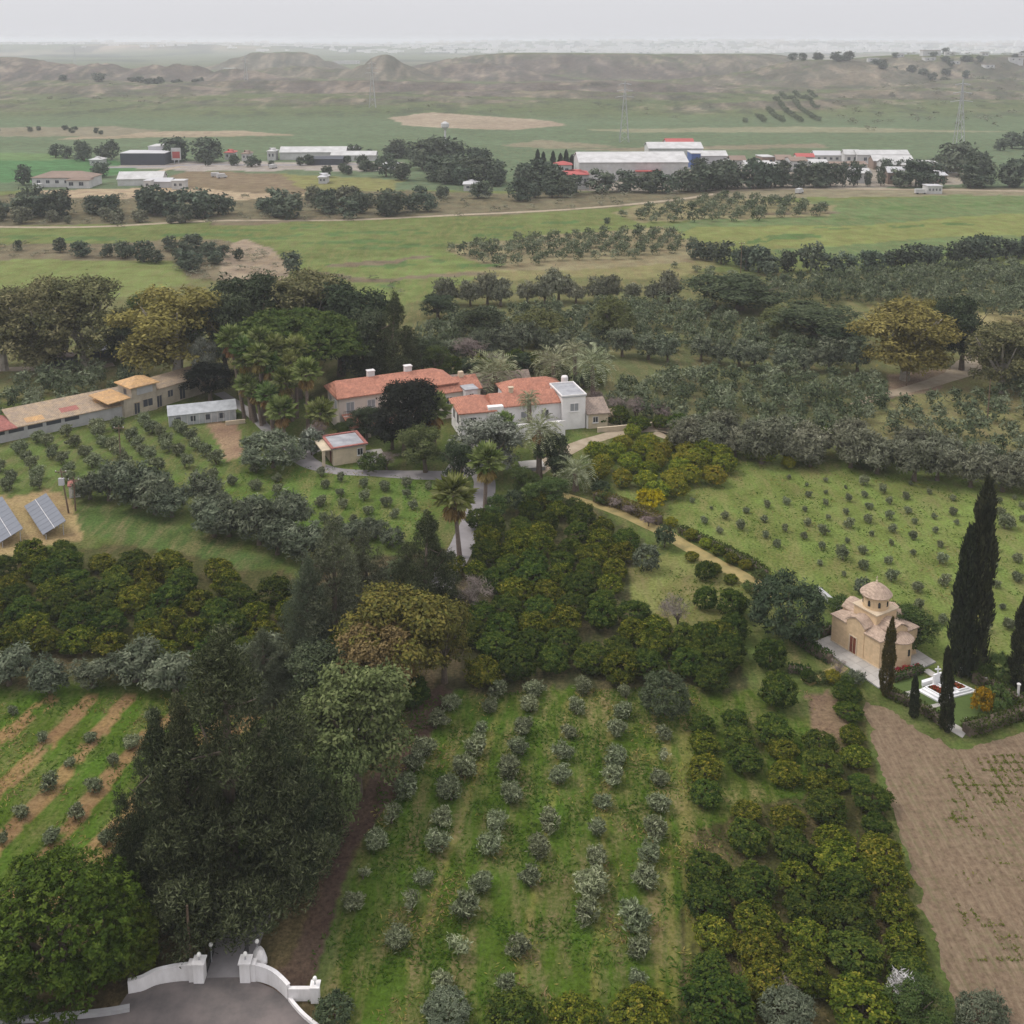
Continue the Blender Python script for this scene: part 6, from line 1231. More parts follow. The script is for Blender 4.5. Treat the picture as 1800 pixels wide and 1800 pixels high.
for nm, (u0, u1, v0, v1) in (('flower_bed', (.12, .88, .10, .34)), ('flower_bed', (.12, .88, .66, .90))):
    pts = [gb(u0, v0), gb(u1, v0), gb(u1, v1), gb(u0, v1)]; e = prism(nm, pts, .361, .40, soil, gr, go)
    rr = np.random.default_rng(int(v0 * 100)); k = 150; C = np.array([gb(rr.uniform(u0 + .04, u1 - .04), rr.uniform(v0 + .02, v1 - .02)) for _ in range(k)]); i = np.repeat(np.arange(k), 4)
    v, f, t = leaf_geo(np.column_stack([C[i] - np.array(go) + rr.normal(size=(len(i), 2)) * .05, .42 + .18 * rr.random(len(i))]), rr.normal(size=(len(i), 3)) + np.array([0, 0, .8]), .2, .1, np.clip(rr.random(k)[i] ** 2.2, 0, 1), rr); link('bed_plants', np_mesh('bed_plants', v, [f], tint=t, mats=[LM['flower']]), e)
for v0, v1 in ((.10, .34), (.66, .90)):
    for (a0, a1, b0, b1) in ((.06, .12, v0 - .03, v1 + .03), (.88, .94, v0 - .03, v1 + .03), (.12, .88, v0 - .035, v0), (.12, .88, v1, v1 + .035)):
        prism('bed_edging', [gb(a0, b0), gb(a1, b0), gb(a1, b1), gb(a0, b1)], .3605, .52, 'marble', gr, go)
prism('tomb_slab', [gb(.2, .42), gb(.85, .42), gb(.85, .58), gb(.2, .58)], .3615, .62, 'marble', gr, go)
prism('headstone', [gb(.02, .36), gb(.10, .36), gb(.10, .64), gb(.02, .64)], .3612, 1.5, 'marble', gr, go)
c0 = gb(.06, .5); MB().box(c0[0] - go[0] - .06, c0[0] - go[0] + .06, c0[1] - go[1] - .05, c0[1] - go[1] + .05, 1.501, 2.3).box(c0[0] - go[0] - .3, c0[0] - go[0] + .3, c0[1] - go[1] - .045, c0[1] - go[1] + .045, 1.9, 2.02).build('cross', M['marble'], gr)
prism('low_wall', [gz(550, 440), gz(560, 470), gz(740, 420), gz(730, 385)], 0, .5, 'marble', gr, go)
for nm, pl, w_, h_, mt, lab, sd_ in (('hedge', [(100, 560), (420, 700), (660, 830), (830, 960)], .9, .9, 'hedge', 'dark clipped hedge between ploughed field and grave garden', 1), ('hedge', [(1090, 1040), (1300, 990), (1560, 890), (1800, 800), (1990, 720)], 1.5, 1.1, 'hedge', 'thick clipped hedge on the field side of the grave lawn', 2),
                                     ('hedge', [(190, 400), (380, 340), (560, 280)], .7, .7, 'hedge', 'low hedge between chapel terrace and grave garden', 3), ('hedge', [(1180, 400), (1400, 500), (1640, 640), (1900, 790)], 1.0, 1.3, 'hedge', 'dark hedge behind the grave lawn', 4)):
    hedge(nm, [gz(*p) for p in pl], w_, h_, mt, lab, seed=sd_)
for nm, pl, w_, h_, mt, lab, sd_ in (('hedge', [(1395, 1122), (1425, 1145), (1460, 1165)], 1.2, 1.0, 'hedge', 'clipped hedge along the chapel terrace, facing the citrus', 5), ('hedge', [(1430, 1118), (1465, 1112)], 1.1, .9, 'hedge', 'short hedge at the back corner of the terrace', 6),
                                     ('hedge', [(1385, 1180), (1425, 1185)], 1.1, .7, 'hedge', 'low green hedge at the end of the garden path', 7), ('hedge', [(1045, 880), (1090, 892), (1160, 922)], 1.5, 1.4, 'gold', 'rusty brown hedge on the upper side of the dry path', 8),
                                     ('hedge', [(1195, 935), (1260, 965), (1330, 1000), (1345, 1015)], 1.4, .9, 'hedge', 'low hedge above the dry path near the chapel', 9)):
    hedge(nm, ats(pl), w_, h_, mt, lab, seed=sd_)
for k, (a, b) in enumerate(((270, 290), (360, 272), (410, 268), (505, 240))):
    p = gz(a, b); o = plant('bush', p, h=.55, w=.7, label=f"small red-flowered pot shrub on the terrace edge, {ordn(k)} from the slender cypress", cat='shrub', group='red flowering shrubs', name='flower_shrub')
    for c in o.children:
        if c.name.startswith('crown'):
            me = c.data.copy(); me.materials.clear(); me.materials.append(LM['flower']); c.data = me
for k, (a, b, wp, kd) in enumerate([(1475, 1188, 34, 'bare'), (1462, 1200, 26, 'lemon'), (1420, 1198, 26, 'citrus_dark'), (1505, 1200, 30, 'greybush'), (1490, 1205, 24, 'greenbush'), (1440, 1200, 26, 'greenbush')]):
    xy = at(a, b); w_ = wp / pxm(*xy); plant(kd, xy, h=w_ * .8, w=w_, label=f"garden shrub below the chapel terrace, {ordn(k)} of six", cat='shrub', group='shrubs below the terrace', name='garden_shrub')
p = at(1450, 1192); strip('garden_footpath', ats([(1415, 1200), (1440, 1190), (1470, 1178), (1480, 1170)]), 1.4, .012, M['straw_path'], .2)
for k, (a, b, lab) in enumerate([(1688, 1190, 'globe lamp at the foot of the tall cypresses'), (1732, 1208, 'globe lamp among the yellow shrubs'), (1762, 1236, 'globe lamp at the back of the grave lawn'), (1697, 1280, 'globe lamp by the garden path end')]): globe_lamp((a, b), lab, .8)
p = at(1788, 1240); o = link('white_post', None, None, (p[0], p[1], 0), label='white painted post at the far end of the grave lawn', cat='post'); MB().lathe([(.16, 0), (.14, .1), (.12, 2.2), (.14, 2.25)], 10).build('shaft', M['whitewall'], o); MB().lathe([(.2, 2.252), (.2, 2.34), (.05, 2.45)], 10).build('cap', M['whitewall'], o)
p = at(1440, 1045); o = link('garden_wall', None, None, (p[0], p[1], 0), label='low concrete wall running down to the chapel from the dry path', cat='wall'); wall_strip(rel(ats([(1437, 1040), (1455, 1055), (1476, 1075)]), p), .35, .6, .6, 'wall', 'greywall', o, .05)
# ------------------------------------------------------------------ the pink house
hA = House('pink_house', 'two-storey pinkish house with red tiled roof behind the dark tree', 'house', OW(-31.0, 189.6), math.radians(25))
hA.box('wall', 0, 21, 0, 7, -.2, 5.9, 'pinkwall'); rf = hA.hip('roof', 0, 21, 0, 7, 6.0, 7.9, 'roof_red', .55, (.9, 3.5))
for x_ in (6.2, 13.0): MB().box(x_, x_ + 1.2, 3.4, 4.4, 7.0, 8.7).box(x_ - .1, x_ + 1.3, 3.3, 4.5, 8.702, 8.85).build('chimney', M['whitewall'], rf)
for u in (5.6, 9.3, 13, 16.8): hA.win('f', u, 3.6, 1.3, 1.25, 0, 'whitewall', 'shutter')
hA.win('f', 1.9, 3.0, 1.3, 1.9, 0, 'whitewall', 'shutter', 'balcony_door', sill=False)
for u in (6.2, 9.9, 13.6): hA.win('f', u, .8, 1.3, 1.25, 0, 'whitewall', 'shutter')
hA.win('l', 2.0, 3.4, 1.2, 1.5, 0, 'whitewall', 'shutter'); hA.win('l', 5.0, 3.4, 1.2, 1.5, 0, 'whitewall', 'shutter')
bl = hA.box('balcony', .4, 3.6, -1.1, -.002, 2.75, 2.92, 'whitewall'); rl = MB()
for k in range(12): rl.box(.45 + k * .28, .48 + k * .28, -1.06, -1.03, 2.922, 3.72)
rl.box(.42, 3.58, -1.07, -1.02, 3.72, 3.77); rl.build('railing', M['darkmetal'], bl)
ve = hA.shed('veranda_roof', .5, 9.6, -4.8, -.3, 2.25, 3.0, 'roof_red', .2)
for x_ in (.8, 3.7, 6.6, 9.3): MB().box(x_ - .25, x_ + .25, -4.75, -4.3, 0, 2.2).build('pillar', M['pinkwall'], hA.o)
hA.box('parapet_beam', .5, 9.6, -4.72, -4.35, 1.85, 2.22, 'pinkwall')
hB = House('courtyard_wing', 'pale gabled wing between pink and white houses with red roof', 'house', OW(-14.2, 196.2), math.radians(25)); hB.gable_wall('wall', 0, 8.5, 0, 6, 4.7, 6.2, 'pinkwall'); hB.gable('roof', 0, 8.5, 0, 6, 4.7, 6.2, 'roof_red', .3)
hB.win('f', 2.6, 2.6, 1, 1.2, 0); hB.win('f', 5.8, 2.6, 1, 1.2, 0); MB().box(5.6, 6.4, 2.6, 3.4, 5.6, 7.2).build('chimney', M['creamwall'], hB.o)
hB2 = House('stair_tower', 'small pale tower rising over the courtyard roofs', 'tower', OW(-8.6, 196.8), math.radians(22)); hB2.box('wall', 0, 2.2, 0, 2.6, 0, 5.2, 'whitewall'); hB2.box('roof', -.15, 2.35, -.15, 2.75, 5.202, 5.36, 'roof_grey'); hB2.win('f', 1.1, 3.6, .7, .9, 0)
hF = House('courtyard_barn', 'long courtyard barn with weathered grey-brown tiled roof', 'barn', OW(-11.5, 203.5), math.radians(14)); hF.gable_wall('wall', 0, 14.5, 0, 5.5, 3.6, 5.2, 'oldwall'); hF.gable('roof', 0, 14.5, 0, 5.5, 3.6, 5.2, 'roof_brown', .35); hF.win('f', 4, 1.4, 1, 1, 0); hF.win('f', 9, 1.4, 1, 1, 0)
hF2 = House('cross_barn', 'weathered barn closing the courtyard behind the date palm', 'barn', OW(3.3, 206.2), math.radians(-62)); hF2.gable_wall('wall', 0, 9, 0, 5, 3.2, 4.7, 'oldwall'); hF2.gable('roof', 0, 9, 0, 5, 3.2, 4.7, 'roof_brown', .35); hF2.win('f', 4, 1.3, 1, 1, 0)
# the white house
hC = House('white_house', 'white house with red hipped roofs and terrace behind palms', 'house', OW(-9.0, 185.4), math.radians(15))
hC.box('wall', 0, 5.6, 0, 7.5, -.2, 4.5, 'housewhite'); hC.box('wall', 5.602, 17.5, 1.2, 6.6, -.2, 4.6, 'housewhite')
hC.hip('roof', 0, 5.6, 0, 7.5, 4.6, 6.3, 'roof_red', .5, 2.6); rf = hC.hip('roof', 5.9, 17.2, 1.2, 6.6, 4.72, 6.2, 'roof_red', .45, (.2, .6))
hC.hip('back_roof', 9.5, 20, 7.4, 12.4, 5.0, 6.5, 'roof_red', .4); hC.box('back_wall', 9.5, 20, 7.4, 12.4, -.2, 4.9, 'housewhite')
hC.box('raised_wall', 4.6, 7.2, -.25, .9, 0, 5.2, 'housewhite')
MB().box(9.2, 9.9, 3.6, 4.2, 5.4, 6.9).box(9.1, 10.0, 3.5, 4.3, 6.902, 7.05).build('chimney', M['creamwall'], rf)
hC.box('flat_block', 17.502, 21.6, 0, 7.0, -.2, 5.7, 'housewhite'); hC.box('flat_roof', 17.35, 21.75, -.15, 7.15, 5.702, 5.86, 'roof_grey')
for (a, b, c, d) in ((17.35, 21.75, -.15, .0), (17.35, 21.75, 7.0, 7.15), (17.35, 17.5, .002, 6.998), (21.6, 21.75, .002, 6.998)): hC.box('parapet', a, b, c, d, 5.862, 6.1, 'housewhite')
hC.win('f', 19.6, 3.2, 1.4, 1.3, 0, 'housewhite', 'shutter'); hC.win('f', 11.5, 2.0, 1.8, 1.4, 1.2, 'housewhite', 'shutter'); hC.win('f', 14.8, 2.0, 1.2, 1.4, 1.2); hC.win('f', 8.4, 2.0, 1.2, 1.4, 1.2); hC.win('f', 2.0, 2.0, 1.2, 1.6, 0, 'housewhite', 'glass'); hC.win('l', 2.2, 2.0, 1.3, 1.6, 0); hC.win('l', 5.2, 2.0, 1.3, 1.6, 0); hC.win('r', 3.4, 2.4, 1.2, 1.2, 21.6)
hC.box('terrace_slab', 6.5, 17.2, -2.6, -.3, 0, 1.9, 'housewhite')
for x_ in (7.2, 10.0, 12.8, 15.6): hC.box('arch_pier', x_, x_ + .5, -3.0, -2.602, 0, 2.6, 'housewhite')
hC.box('terrace_parapet', 6.5, 17.2, -2.6, -2.45, 1.902, 2.6, 'housewhite')
o = hC.box('water_tank', 20.2, 21.4, 8.6, 9.8, 4.9, 5.3, 'metal'); MB().lathe([(.6, 5.302), (.62, 5.5), (.62, 6.3), (.5, 6.5), (.1, 6.58)], 14, (20.8, 9.2)).build('tank', M['housewhite'], o)
hC.box('porch', 21.752, 23.4, -.4, 3.5, -.2, 2.6, 'housewhite'); hC.shed('porch_roof', 21.8, 23.5, -.6, 3.4, 2.65, 3.0, 'roof_brown', .15)
hE = House('annex', 'low cream annex with brown tiled roof beside the white house', 'outbuilding', OW(13.9, 191.3), math.radians(12)); hE.gable_wall('wall', 0, 3.4, 0, 8, 2.6, 4.0, 'creamwall'); hE.gable('roof', 0, 3.4, 0, 8, 2.6, 4.0, 'roof_brown', .3); hE.win('f', 1.2, 1.1, .8, .9, 0)
hS = House('garden_shed', 'small cream shed with tiled roof at the end of the house track', 'shed', OW(17.6, 192.4), math.radians(12)); hS.gable_wall('wall', 0, 2.6, 0, 2.6, 1.9, 2.6, 'creamwall'); hS.gable('roof', 0, 2.6, 0, 2.6, 1.9, 2.6, 'roof_ochre', .2); hS.win('f', 1.7, .7, .8, .8, 0, 'creamwall', 'glass', 'opening', sill=False)
p = at(1085, 757); o = link('track_wall', None, None, (p[0], p[1], 0), label='low cream wall beside the house track', cat='wall'); wall_strip(rel(ats([(1050, 760), (1085, 757), (1130, 752), (1175, 748)]), p), .3, .8, .8, 'wall', 'creamwall', o, .05)
# gatehouse
hG = House('gatehouse', 'little cream gatehouse with grey flat roof edged in red tiles', 'gatehouse', OW(-29.6, 172.2), math.radians(24)); hG.box('wall', 0, 5.2, 0, 5.6, -.2, 2.7, 'creamwall'); hG.box('roof', -.25, 5.45, -.25, 5.85, 2.702, 2.86, 'roof_grey')
for (a, b, c, d) in ((-.35, 5.55, -.35, .1), (-.35, 5.55, 5.5, 5.95), (-.35, .1, .102, 5.498), (5.1, 5.55, .102, 5.498)): hG.box('tile_edge', a, b, c, d, 2.862, 3.02, 'roof_pink')
hG.win('f', 4.3, 1.2, .8, 1, 0); MB().box(-.03, .02, 1.0, 2.0, 0, 2.0).build('door', M['wooddoor'], hG.o); hG.box('porch_pier', -1.6, -1.2, .2, .6, 0, 2.5, 'creamwall'); hG.box('porch_slab', -1.7, -.27, .1, 5.0, 2.52, 2.68, 'creamwall')
p = at(650, 806); o = link('forecourt_slab', None, None, (p[0], p[1], 0), math.radians(20), None, kind='structure'); MB().box(-2.2, 2.6, -2, 3.4, 0, .1).build('slab', M['pave'], o)
p = at(935, 822); o = link('garden_step', None, None, (p[0], p[1], 0), math.radians(12), None, label='stone garden platform below the white house', cat='platform'); MB().box(-1.8, 1.8, -1.4, 1.4, 0, .5).build('block', M['greywall'], o); MB().box(-1.9, 1.9, -1.5, 1.5, .502, .6).build('slab', M['pave'], o)
sheet('house_yard', ats([(775, 838), (800, 800), (830, 775), (850, 770), (900, 800), (880, 815), (830, 830), (812, 850)]), .022, plain('yard_paving', (.34, .31, .29), .95, .1, .6))

# ------------------------------------------------------------------ stable range
st1 = House('stable_range', 'long low stable with orange and brown tiled roof, open bays', 'stable', OW(-94.2, 179.3), math.radians(39.5))
st1.box('wall', 0, 28.5, 0, 6.4, -.2, 2.15, 'greywall'); st1.shed('roof', 8.2, 28.5, .1, 6.3, 2.3, 3.5, 'roof_ochre', .35); st1.hip('red_roof', -2, 8, -.3, 6.6, 2.3, 3.9, 'roof_pink', .3, (3, 2))
for k in range(6): MB().box(1.0 + k * 3.0, 3.4 + k * 3.0, -.03, .02, 1.35, 2.0).build('dark_bay_panel', M['fardark'], st1.o)  # dark panels on the solid wall imitate the shade inside open bays
MB().box(8.6, 27.8, 6.42, 6.8, 0, 3.45).build('back_wall', M['oldwall'], st1.o)
for k in range(3): st1.shed('roof_patch', 10 + k * 6, 13 + k * 6, .5 + .9 * k, 2.2 + .9 * k, 2.3 + (.4 + .9 * k) * .1935 + .012, 2.3 + (2.1 + .9 * k) * .1935 + .012, ['roof_orange', 'roof_pink', 'roof_orange'][k], 0, .01)
st2 = House('stable_wing', 'old plastered stable wing with row of dark windows', 'stable', OW(-72.3, 197.6), math.radians(54)); st2.box('wall', 0, 21.5, 0, 5.5, -.2, 3.3, 'oldwall'); st2.shed('roof', 5.6, 21.5, .15, 5.4, 3.42, 3.9, 'roof_ochre', .25); st2.shed('low_roof', -3, 1.1, .1, 5.4, 3.42, 3.9, 'roof_orange', .2)
for k, u in enumerate((-1.8, -.2)): pass
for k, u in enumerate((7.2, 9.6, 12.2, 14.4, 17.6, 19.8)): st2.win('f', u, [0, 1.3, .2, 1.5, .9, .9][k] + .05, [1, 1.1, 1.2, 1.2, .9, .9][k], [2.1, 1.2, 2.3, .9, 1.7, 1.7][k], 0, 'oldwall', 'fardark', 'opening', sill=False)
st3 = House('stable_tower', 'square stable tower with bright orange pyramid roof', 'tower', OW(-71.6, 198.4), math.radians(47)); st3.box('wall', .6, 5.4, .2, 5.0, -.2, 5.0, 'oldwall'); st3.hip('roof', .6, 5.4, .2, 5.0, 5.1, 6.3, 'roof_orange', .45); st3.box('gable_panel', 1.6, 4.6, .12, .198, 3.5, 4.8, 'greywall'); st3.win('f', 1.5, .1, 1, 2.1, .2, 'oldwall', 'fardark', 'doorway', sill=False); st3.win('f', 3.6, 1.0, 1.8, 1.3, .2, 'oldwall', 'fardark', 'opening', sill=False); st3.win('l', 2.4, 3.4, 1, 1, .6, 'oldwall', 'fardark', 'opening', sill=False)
gh = House('greenhouse', 'grey translucent greenhouse with gabled roof beside olive rows', 'greenhouse', OW(-62.6, 192.4), math.radians(19)); gh.gable_wall('glazing', 0, 11.2, 0, 4.2, 1.9, 3.0, 'greenhouse'); gh.gable('roof', 0, 11.2, 0, 4.2, 1.9, 3.0, 'greenhouse', .15, .08)
for k in range(12): MB().box(k * 1.0 - .01, k * 1.0 + .07, -.06, -.002, 0, 1.85).build('rib', M['whitewall'], gh.o)
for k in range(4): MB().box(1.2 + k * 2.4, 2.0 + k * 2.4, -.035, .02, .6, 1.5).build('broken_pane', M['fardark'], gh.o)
MB().box(9.2, 12.5, -2.4, -2.1, 0, .7).build('bed_wall', M['creamwall'], gh.o)
p = at(150, 636); pv_ = House('pavilion', 'dark open pavilion with flat roof under the eucalyptuses', 'pavilion', p, math.radians(3)); pv_.box('back', 0, 9, 3, 3.3, 0, 2.2, 'fardark'); pv_.box('roof', -.4, 9.4, -.4, 3.6, 2.4, 2.55, 'fargrey')
for x_ in (0, 3, 6, 8.8): pv_.box('post', x_, x_ + .15, 0, .15, 0, 2.398, 'wood')
pv2 = House('store_shed', 'low brown store shed under the eucalyptuses', 'shed', at(75, 645), math.radians(2)); pv2.box('wall', 0, 6, 0, 3, 0, 2, 'fardark'); pv2.box('roof', -.2, 6.2, -.2, 3.2, 2.002, 2.14, 'farbrown')

# ------------------------------------------------------------------ solar arrays, pole, transformer hut
for k, (c0, c1, lab) in enumerate((((62, 882), (96, 932), 'solar panel array on dry grass nearer the transformer pole'), ((-16, 888), (20, 946), 'solar panel array cut by the picture edge'))):
    a = Vector(at(*c0, 1.0)); b = Vector(at(*c1, 1.0)); d = b - a; ln = d.length; o = link('solar_array', None, None, (b.x, b.y, 0), math.atan2(-d.y, -d.x), None, label=lab, cat='solar array')
    # local x runs away from the camera along the table, y across it
    n_ = 8; st = ln / n_; tl = math.radians(22)
    for i in range(n_):
        for j in range(2):
            y0 = -1.5 + j * 1.53; y1 = y0 + 1.47; x0 = i * st + .03; x1 = (i + 1) * st - .03; zz = lambda y_: 1.35 - math.tan(tl) * y_ * 1.0
            MB().poly([(x0, y0, zz(y0) - .05), (x1, y0, zz(y0) - .05), (x1, y1, zz(y1) - .05), (x0, y1, zz(y1) - .05), (x0, y0, zz(y0)), (x1, y0, zz(y0)), (x1, y1, zz(y1)), (x0, y1, zz(y1))], [(3, 2, 1, 0), (4, 5, 6, 7), (0, 1, 5, 4), (1, 2, 6, 5), (2, 3, 7, 6), (3, 0, 4, 7)]).build('panel', M['panel'], o)
    fr = MB()
    for y_ in (-1.3, .03, 1.3): fr.box(0, ln, y_ - .04, y_ + .04, 1.35 - math.tan(tl) * y_ - .16, 1.35 - math.tan(tl) * y_ - .06)
    fr.build('rail', M['metal'], o); MB().poly([(0, -.03, 1.37), (ln, -.03, 1.37), (ln, .02, 1.35), (0, .02, 1.35)], [(0, 1, 2, 3)]).build('gap_strip', M['whitewall'], o)
    for i in range(5):
        for y_ in (-1.1, 1.1): MB().box(i * (ln - .2) / 4, i * (ln - .2) / 4 + .1, y_ - .05, y_ + .05, 0, 1.35 - math.tan(tl) * y_ - .161).build('support', M['metal'], o)
def pole(px, h, label, cat='utility pole', arm_=True, z=0.0, lean=0.0):
    p = at(*px); o = link('utility_pole', None, None, (p[0], p[1], 0), label=label, cat=cat); MB().tube([(0, 0, -.2), (lean * .5, 0, h * .5), (lean, 0, h)], [.13, .11, .08], 8).build('post', M['wood'], o)
    if arm_:
        MB().box(lean - .8, lean + .8, -.05, .05, h - .5, h - .38).build('crossarm', M['wood'], o)
        for k in (-.7, 0, .7): MB().lathe([(.05, h - .378), (.07, h - .3), (.05, h - .2)], 8, (lean + k, 0)).build('insulator', M['whitewall'], o)
    return o
po = pole((121, 902), 6.5, 'brown utility pole carrying a transformer beside the windbreak', lean=-.7); MB().box(-1.0, -.3, -.35, .05, 4.2, 5.2).build('transformer', M['fargrey'], po)
pole((133, 898), 5.0, 'second shorter pole beside the transformer hut', lean=0)
hut = House('transformer_hut', 'tiny white hut with pink tiled roof beside the poles', 'hut', at(122, 876), math.radians(20)); hut.box('wall', 0, 1.5, 0, 1.5, 0, 1.9, 'whitewall'); hut.hip('roof', 0, 1.5, 0, 1.5, 1.95, 2.5, 'roof_pink', .15); MB().box(.4, 1.0, -.03, .02, .1, 1.6).build('door', M['metal'], hut.o)
pole((213, 818), 6.5, 'utility pole standing in the olive rows below the stable', arm_=True); pole((1302, 480), 9, 'utility pole at the upper edge of the groves'); pole((1593, 678), 6, 'pole at the bend of the dirt road', arm_=False); pole((1735, 745), 8, 'pole among the olives across the dirt road', arm_=False)
pole((335, 1700), 5, 'thin wooden pole behind the gate wall', arm_=False)

# ------------------------------------------------------------------ settlement across the plain
def far_house(name, label, cat, px, wpx, hgt, dep_, roof, wall='farwhite', roofmat_='farbrown', ang=0.0, wins=0, group=None, rise=1.6, z=None):
    p = at(*px); w_ = wpx / pxm(*p); h = House(name, label, cat, (p[0], p[1]), ang, group, z=(hz1(*p) if p[1] > 840 else 0) if z is None else z)
    if roof == 'flat': h.box('wall', 0, w_, 0, dep_, -1, hgt, wall); h.box('roof', -.2, w_ + .2, -.2, dep_ + .2, hgt + .002, hgt + .35, roofmat_)
    elif roof == 'hip': h.box('wall', 0, w_, 0, dep_, -1, hgt, wall); h.hip('roof', 0, w_, 0, dep_, hgt + .1, hgt + rise, roofmat_, .5)
    else: h.gable_wall('wall', 0, w_, 0, dep_, hgt, hgt + rise, wall); h.gable('roof', 0, w_, 0, dep_, hgt, hgt + rise, roofmat_, .4, .25)
    for k in range(wins): h.win('f', w_ * (k + .7) / (wins + .4), hgt * .42, min(1.6, w_ / wins * .4), hgt * .32, 0, wall, 'fardark', sill=False)
    return h
v = far_house('villa', 'white villa with brown hipped roof at the meadow edge', 'house', (57, 329), 104, 4.2, 13, 'hip', wins=6, rise=2.4); v.box('wing', 17, 27, -4, -.002, 0, 3.6, 'farwhite'); v.hip('wing_roof', 17, 27, -4, 1, 3.7, 4.9, 'farbrown', .4); v.win('f', 19, 1.2, 2, 1.6, -4, 'farwhite', 'fardark', sill=False); v.win('f', 23.5, 1.2, 2, 1.6, -4, 'farwhite', 'fardark', sill=False)
far_house('greenhouse', 'large white plastic greenhouse beside the villa', 'greenhouse', (207, 327), 76, 3.0, 12, 'gable', wall='farwhite', roofmat_='farwhite', ang=.12, rise=2.6)
far_house('small_house', 'small white house beside the plastic greenhouse', 'house', (302, 333), 22, 3.6, 6, 'flat', roofmat_='farwhite', wins=2); far_house('white_shed', 'tiny white shed between greenhouse and small house', 'shed', (253, 333), 12, 3.6, 5, 'flat', roofmat_='fargrey', wins=1); far_house('grey_barn', 'grey low barn roof behind the small house', 'barn', (262, 330), 38, 2.6, 8, 'gable', 'fargrey', 'fargrey', rise=1.2)
h = far_house('dark_hall', 'dark glazed hall with pale roof edge on the far road', 'hall', (212, 290), 78, 6, 16, 'flat', 'fardark', 'fargrey'); far_house('white_hall', 'white-roofed hall behind the dark one', 'hall', (262, 284), 45, 8, 14, 'flat', 'fargrey', 'farwhite')
sg = House('billboard', 'red and white billboard next to the dark hall', 'billboard', at(302, 288), 0); sg.box('post', 1.2, 1.5, .1, .4, 0, 2, 'fargrey'); sg.box('post', 3.6, 3.9, .1, .4, 0, 2, 'fargrey'); sg.box('board', 0, 5, 0, .3, 2.002, 8.5, 'farwhite'); sg.box('red_panel', .5, 4.5, -.06, -.002, 3, 6.5, 'farred')
far_house('long_greenhouse', 'long white greenhouse at the far road', 'greenhouse', (492, 281), 115, 4, 14, 'gable', 'farwhite', 'farwhite', rise=2.4, ang=.05); far_house('blue_shed', 'dark blue shed before the long greenhouse', 'shed', (540, 290), 62, 3, 8, 'gable', 'fardark', 'fardark', rise=1); far_house('white_roof_shed', 'white-roofed shed next to the far road', 'shed', (582, 283), 78, 3, 10, 'gable', 'farwhite', 'farwhite', rise=1.8)
for k, (a, b, w_, rm, h_) in enumerate([(395, 281, 16, 'farred', 4), (425, 283, 14, 'farbrown', 4), (470, 282, 14, 'farwhite', 5), (610, 275, 20, 'farwhite', 4), (740, 285, 26, 'farbrown', 4), (735, 288, 14, 'farwhite', 4), (672, 300, 26, 'fargrey', 3), (230, 283, 12, 'farbrown', 3), (158, 291, 20, 'farwhite', 3), (560, 323, 14, 'fargrey', 3), (815, 336, 26, 'fargrey', 3)]):
    far_house('far_house', f"small house along the far road, {ordn(k)} counting from the dark hall outward", 'house', (a, b), w_, h_, 8, 'hip', roofmat_=rm, wins=2, group='small houses along the far road')
p = at(783, 283); o = link('water_tower', None, None, (p[0], p[1], 0), label='slim white water tower beside the wood', cat='water tower'); MB().tube([(0, 0, -1), (0, 0, 17)], .5, 8).build('shaft', M['farwhite'], o); MB().lathe([(.6, 17), (2.2, 18.5), (2.2, 20.5), (.4, 21.5)], 12).build('tank', M['farwhite'], o)
fa = far_house('factory_hall', 'huge white factory hall with long pale roof', 'factory', (1018, 318), 192, 8.5, 30, 'gable', 'farwhite', 'farwhite', rise=3.4, ang=.03)
far_house('factory_office', 'white factory office block with red roof at its front corner', 'factory', (995, 333), 40, 6.5, 14, 'hip', 'farwhite', 'farred', ang=.03, wins=4); far_house('red_roof_house', 'red-roofed house behind the factory office', 'house', (975, 312), 30, 6, 8, 'hip', 'farwhite', 'farred', wins=2)
for k in range(10): fa.win('f', 4 + k * 5.2, 5.2, 2.4, 1.0, 0, 'farwhite', 'fargrey', sill=False)
fa.box('canopy', 26, 38, -4, -.002, 4.6, 5.0, 'farred')
far_house('white_warehouse', 'white warehouse with red stripe behind the factory', 'factory', (1140, 284), 95, 7, 20, 'gable', 'farwhite', 'farwhite', rise=2.5); far_house('red_roof_warehouse', 'red-roofed warehouse on top of the yards', 'factory', (1172, 280), 48, 8, 16, 'gable', 'farwhite', 'farred', rise=2.6); far_house('blue_gable_hall', 'hall with a bright blue front beside the factory', 'factory', (1215, 298), 16, 8, 14, 'flat', 'farblue', 'fargrey'); far_house('wide_warehouse', 'wide white warehouse beyond the blue front', 'factory', (1230, 291), 48, 5, 14, 'gable', 'fargrey', 'farwhite', rise=2)
YD = [(1285, 296, 26, 'farbrown'), (1310, 300, 44, 'farwhite'), (1340, 292, 22, 'farwhite'), (1352, 303, 30, 'farwhite'), (1365, 294, 26, 'farbrown'), (1390, 302, 28, 'farbrown'), (1400, 292, 30, 'farred'), (1425, 299, 30, 'farwhite'), (1432, 286, 46, 'fargrey'), (1460, 303, 34, 'farbrown'), (1484, 289, 26, 'farwhite'), (1495, 301, 30, 'farbrown'), (1506, 290, 92, 'farwhite'),
      (1535, 298, 68, 'farwhite'), (1555, 304, 40, 'farwhite'), (1612, 303, 26, 'farwhite'), (1640, 304, 20, 'farwhite'), (1665, 304, 18, 'fargrey'), (1270, 305, 20, 'farwhite'), (1250, 288, 20, 'fargrey'), (1560, 324, 40, 'fargrey'), (1630, 322, 36, 'fargrey'), (1500, 322, 30, 'farwhite')]
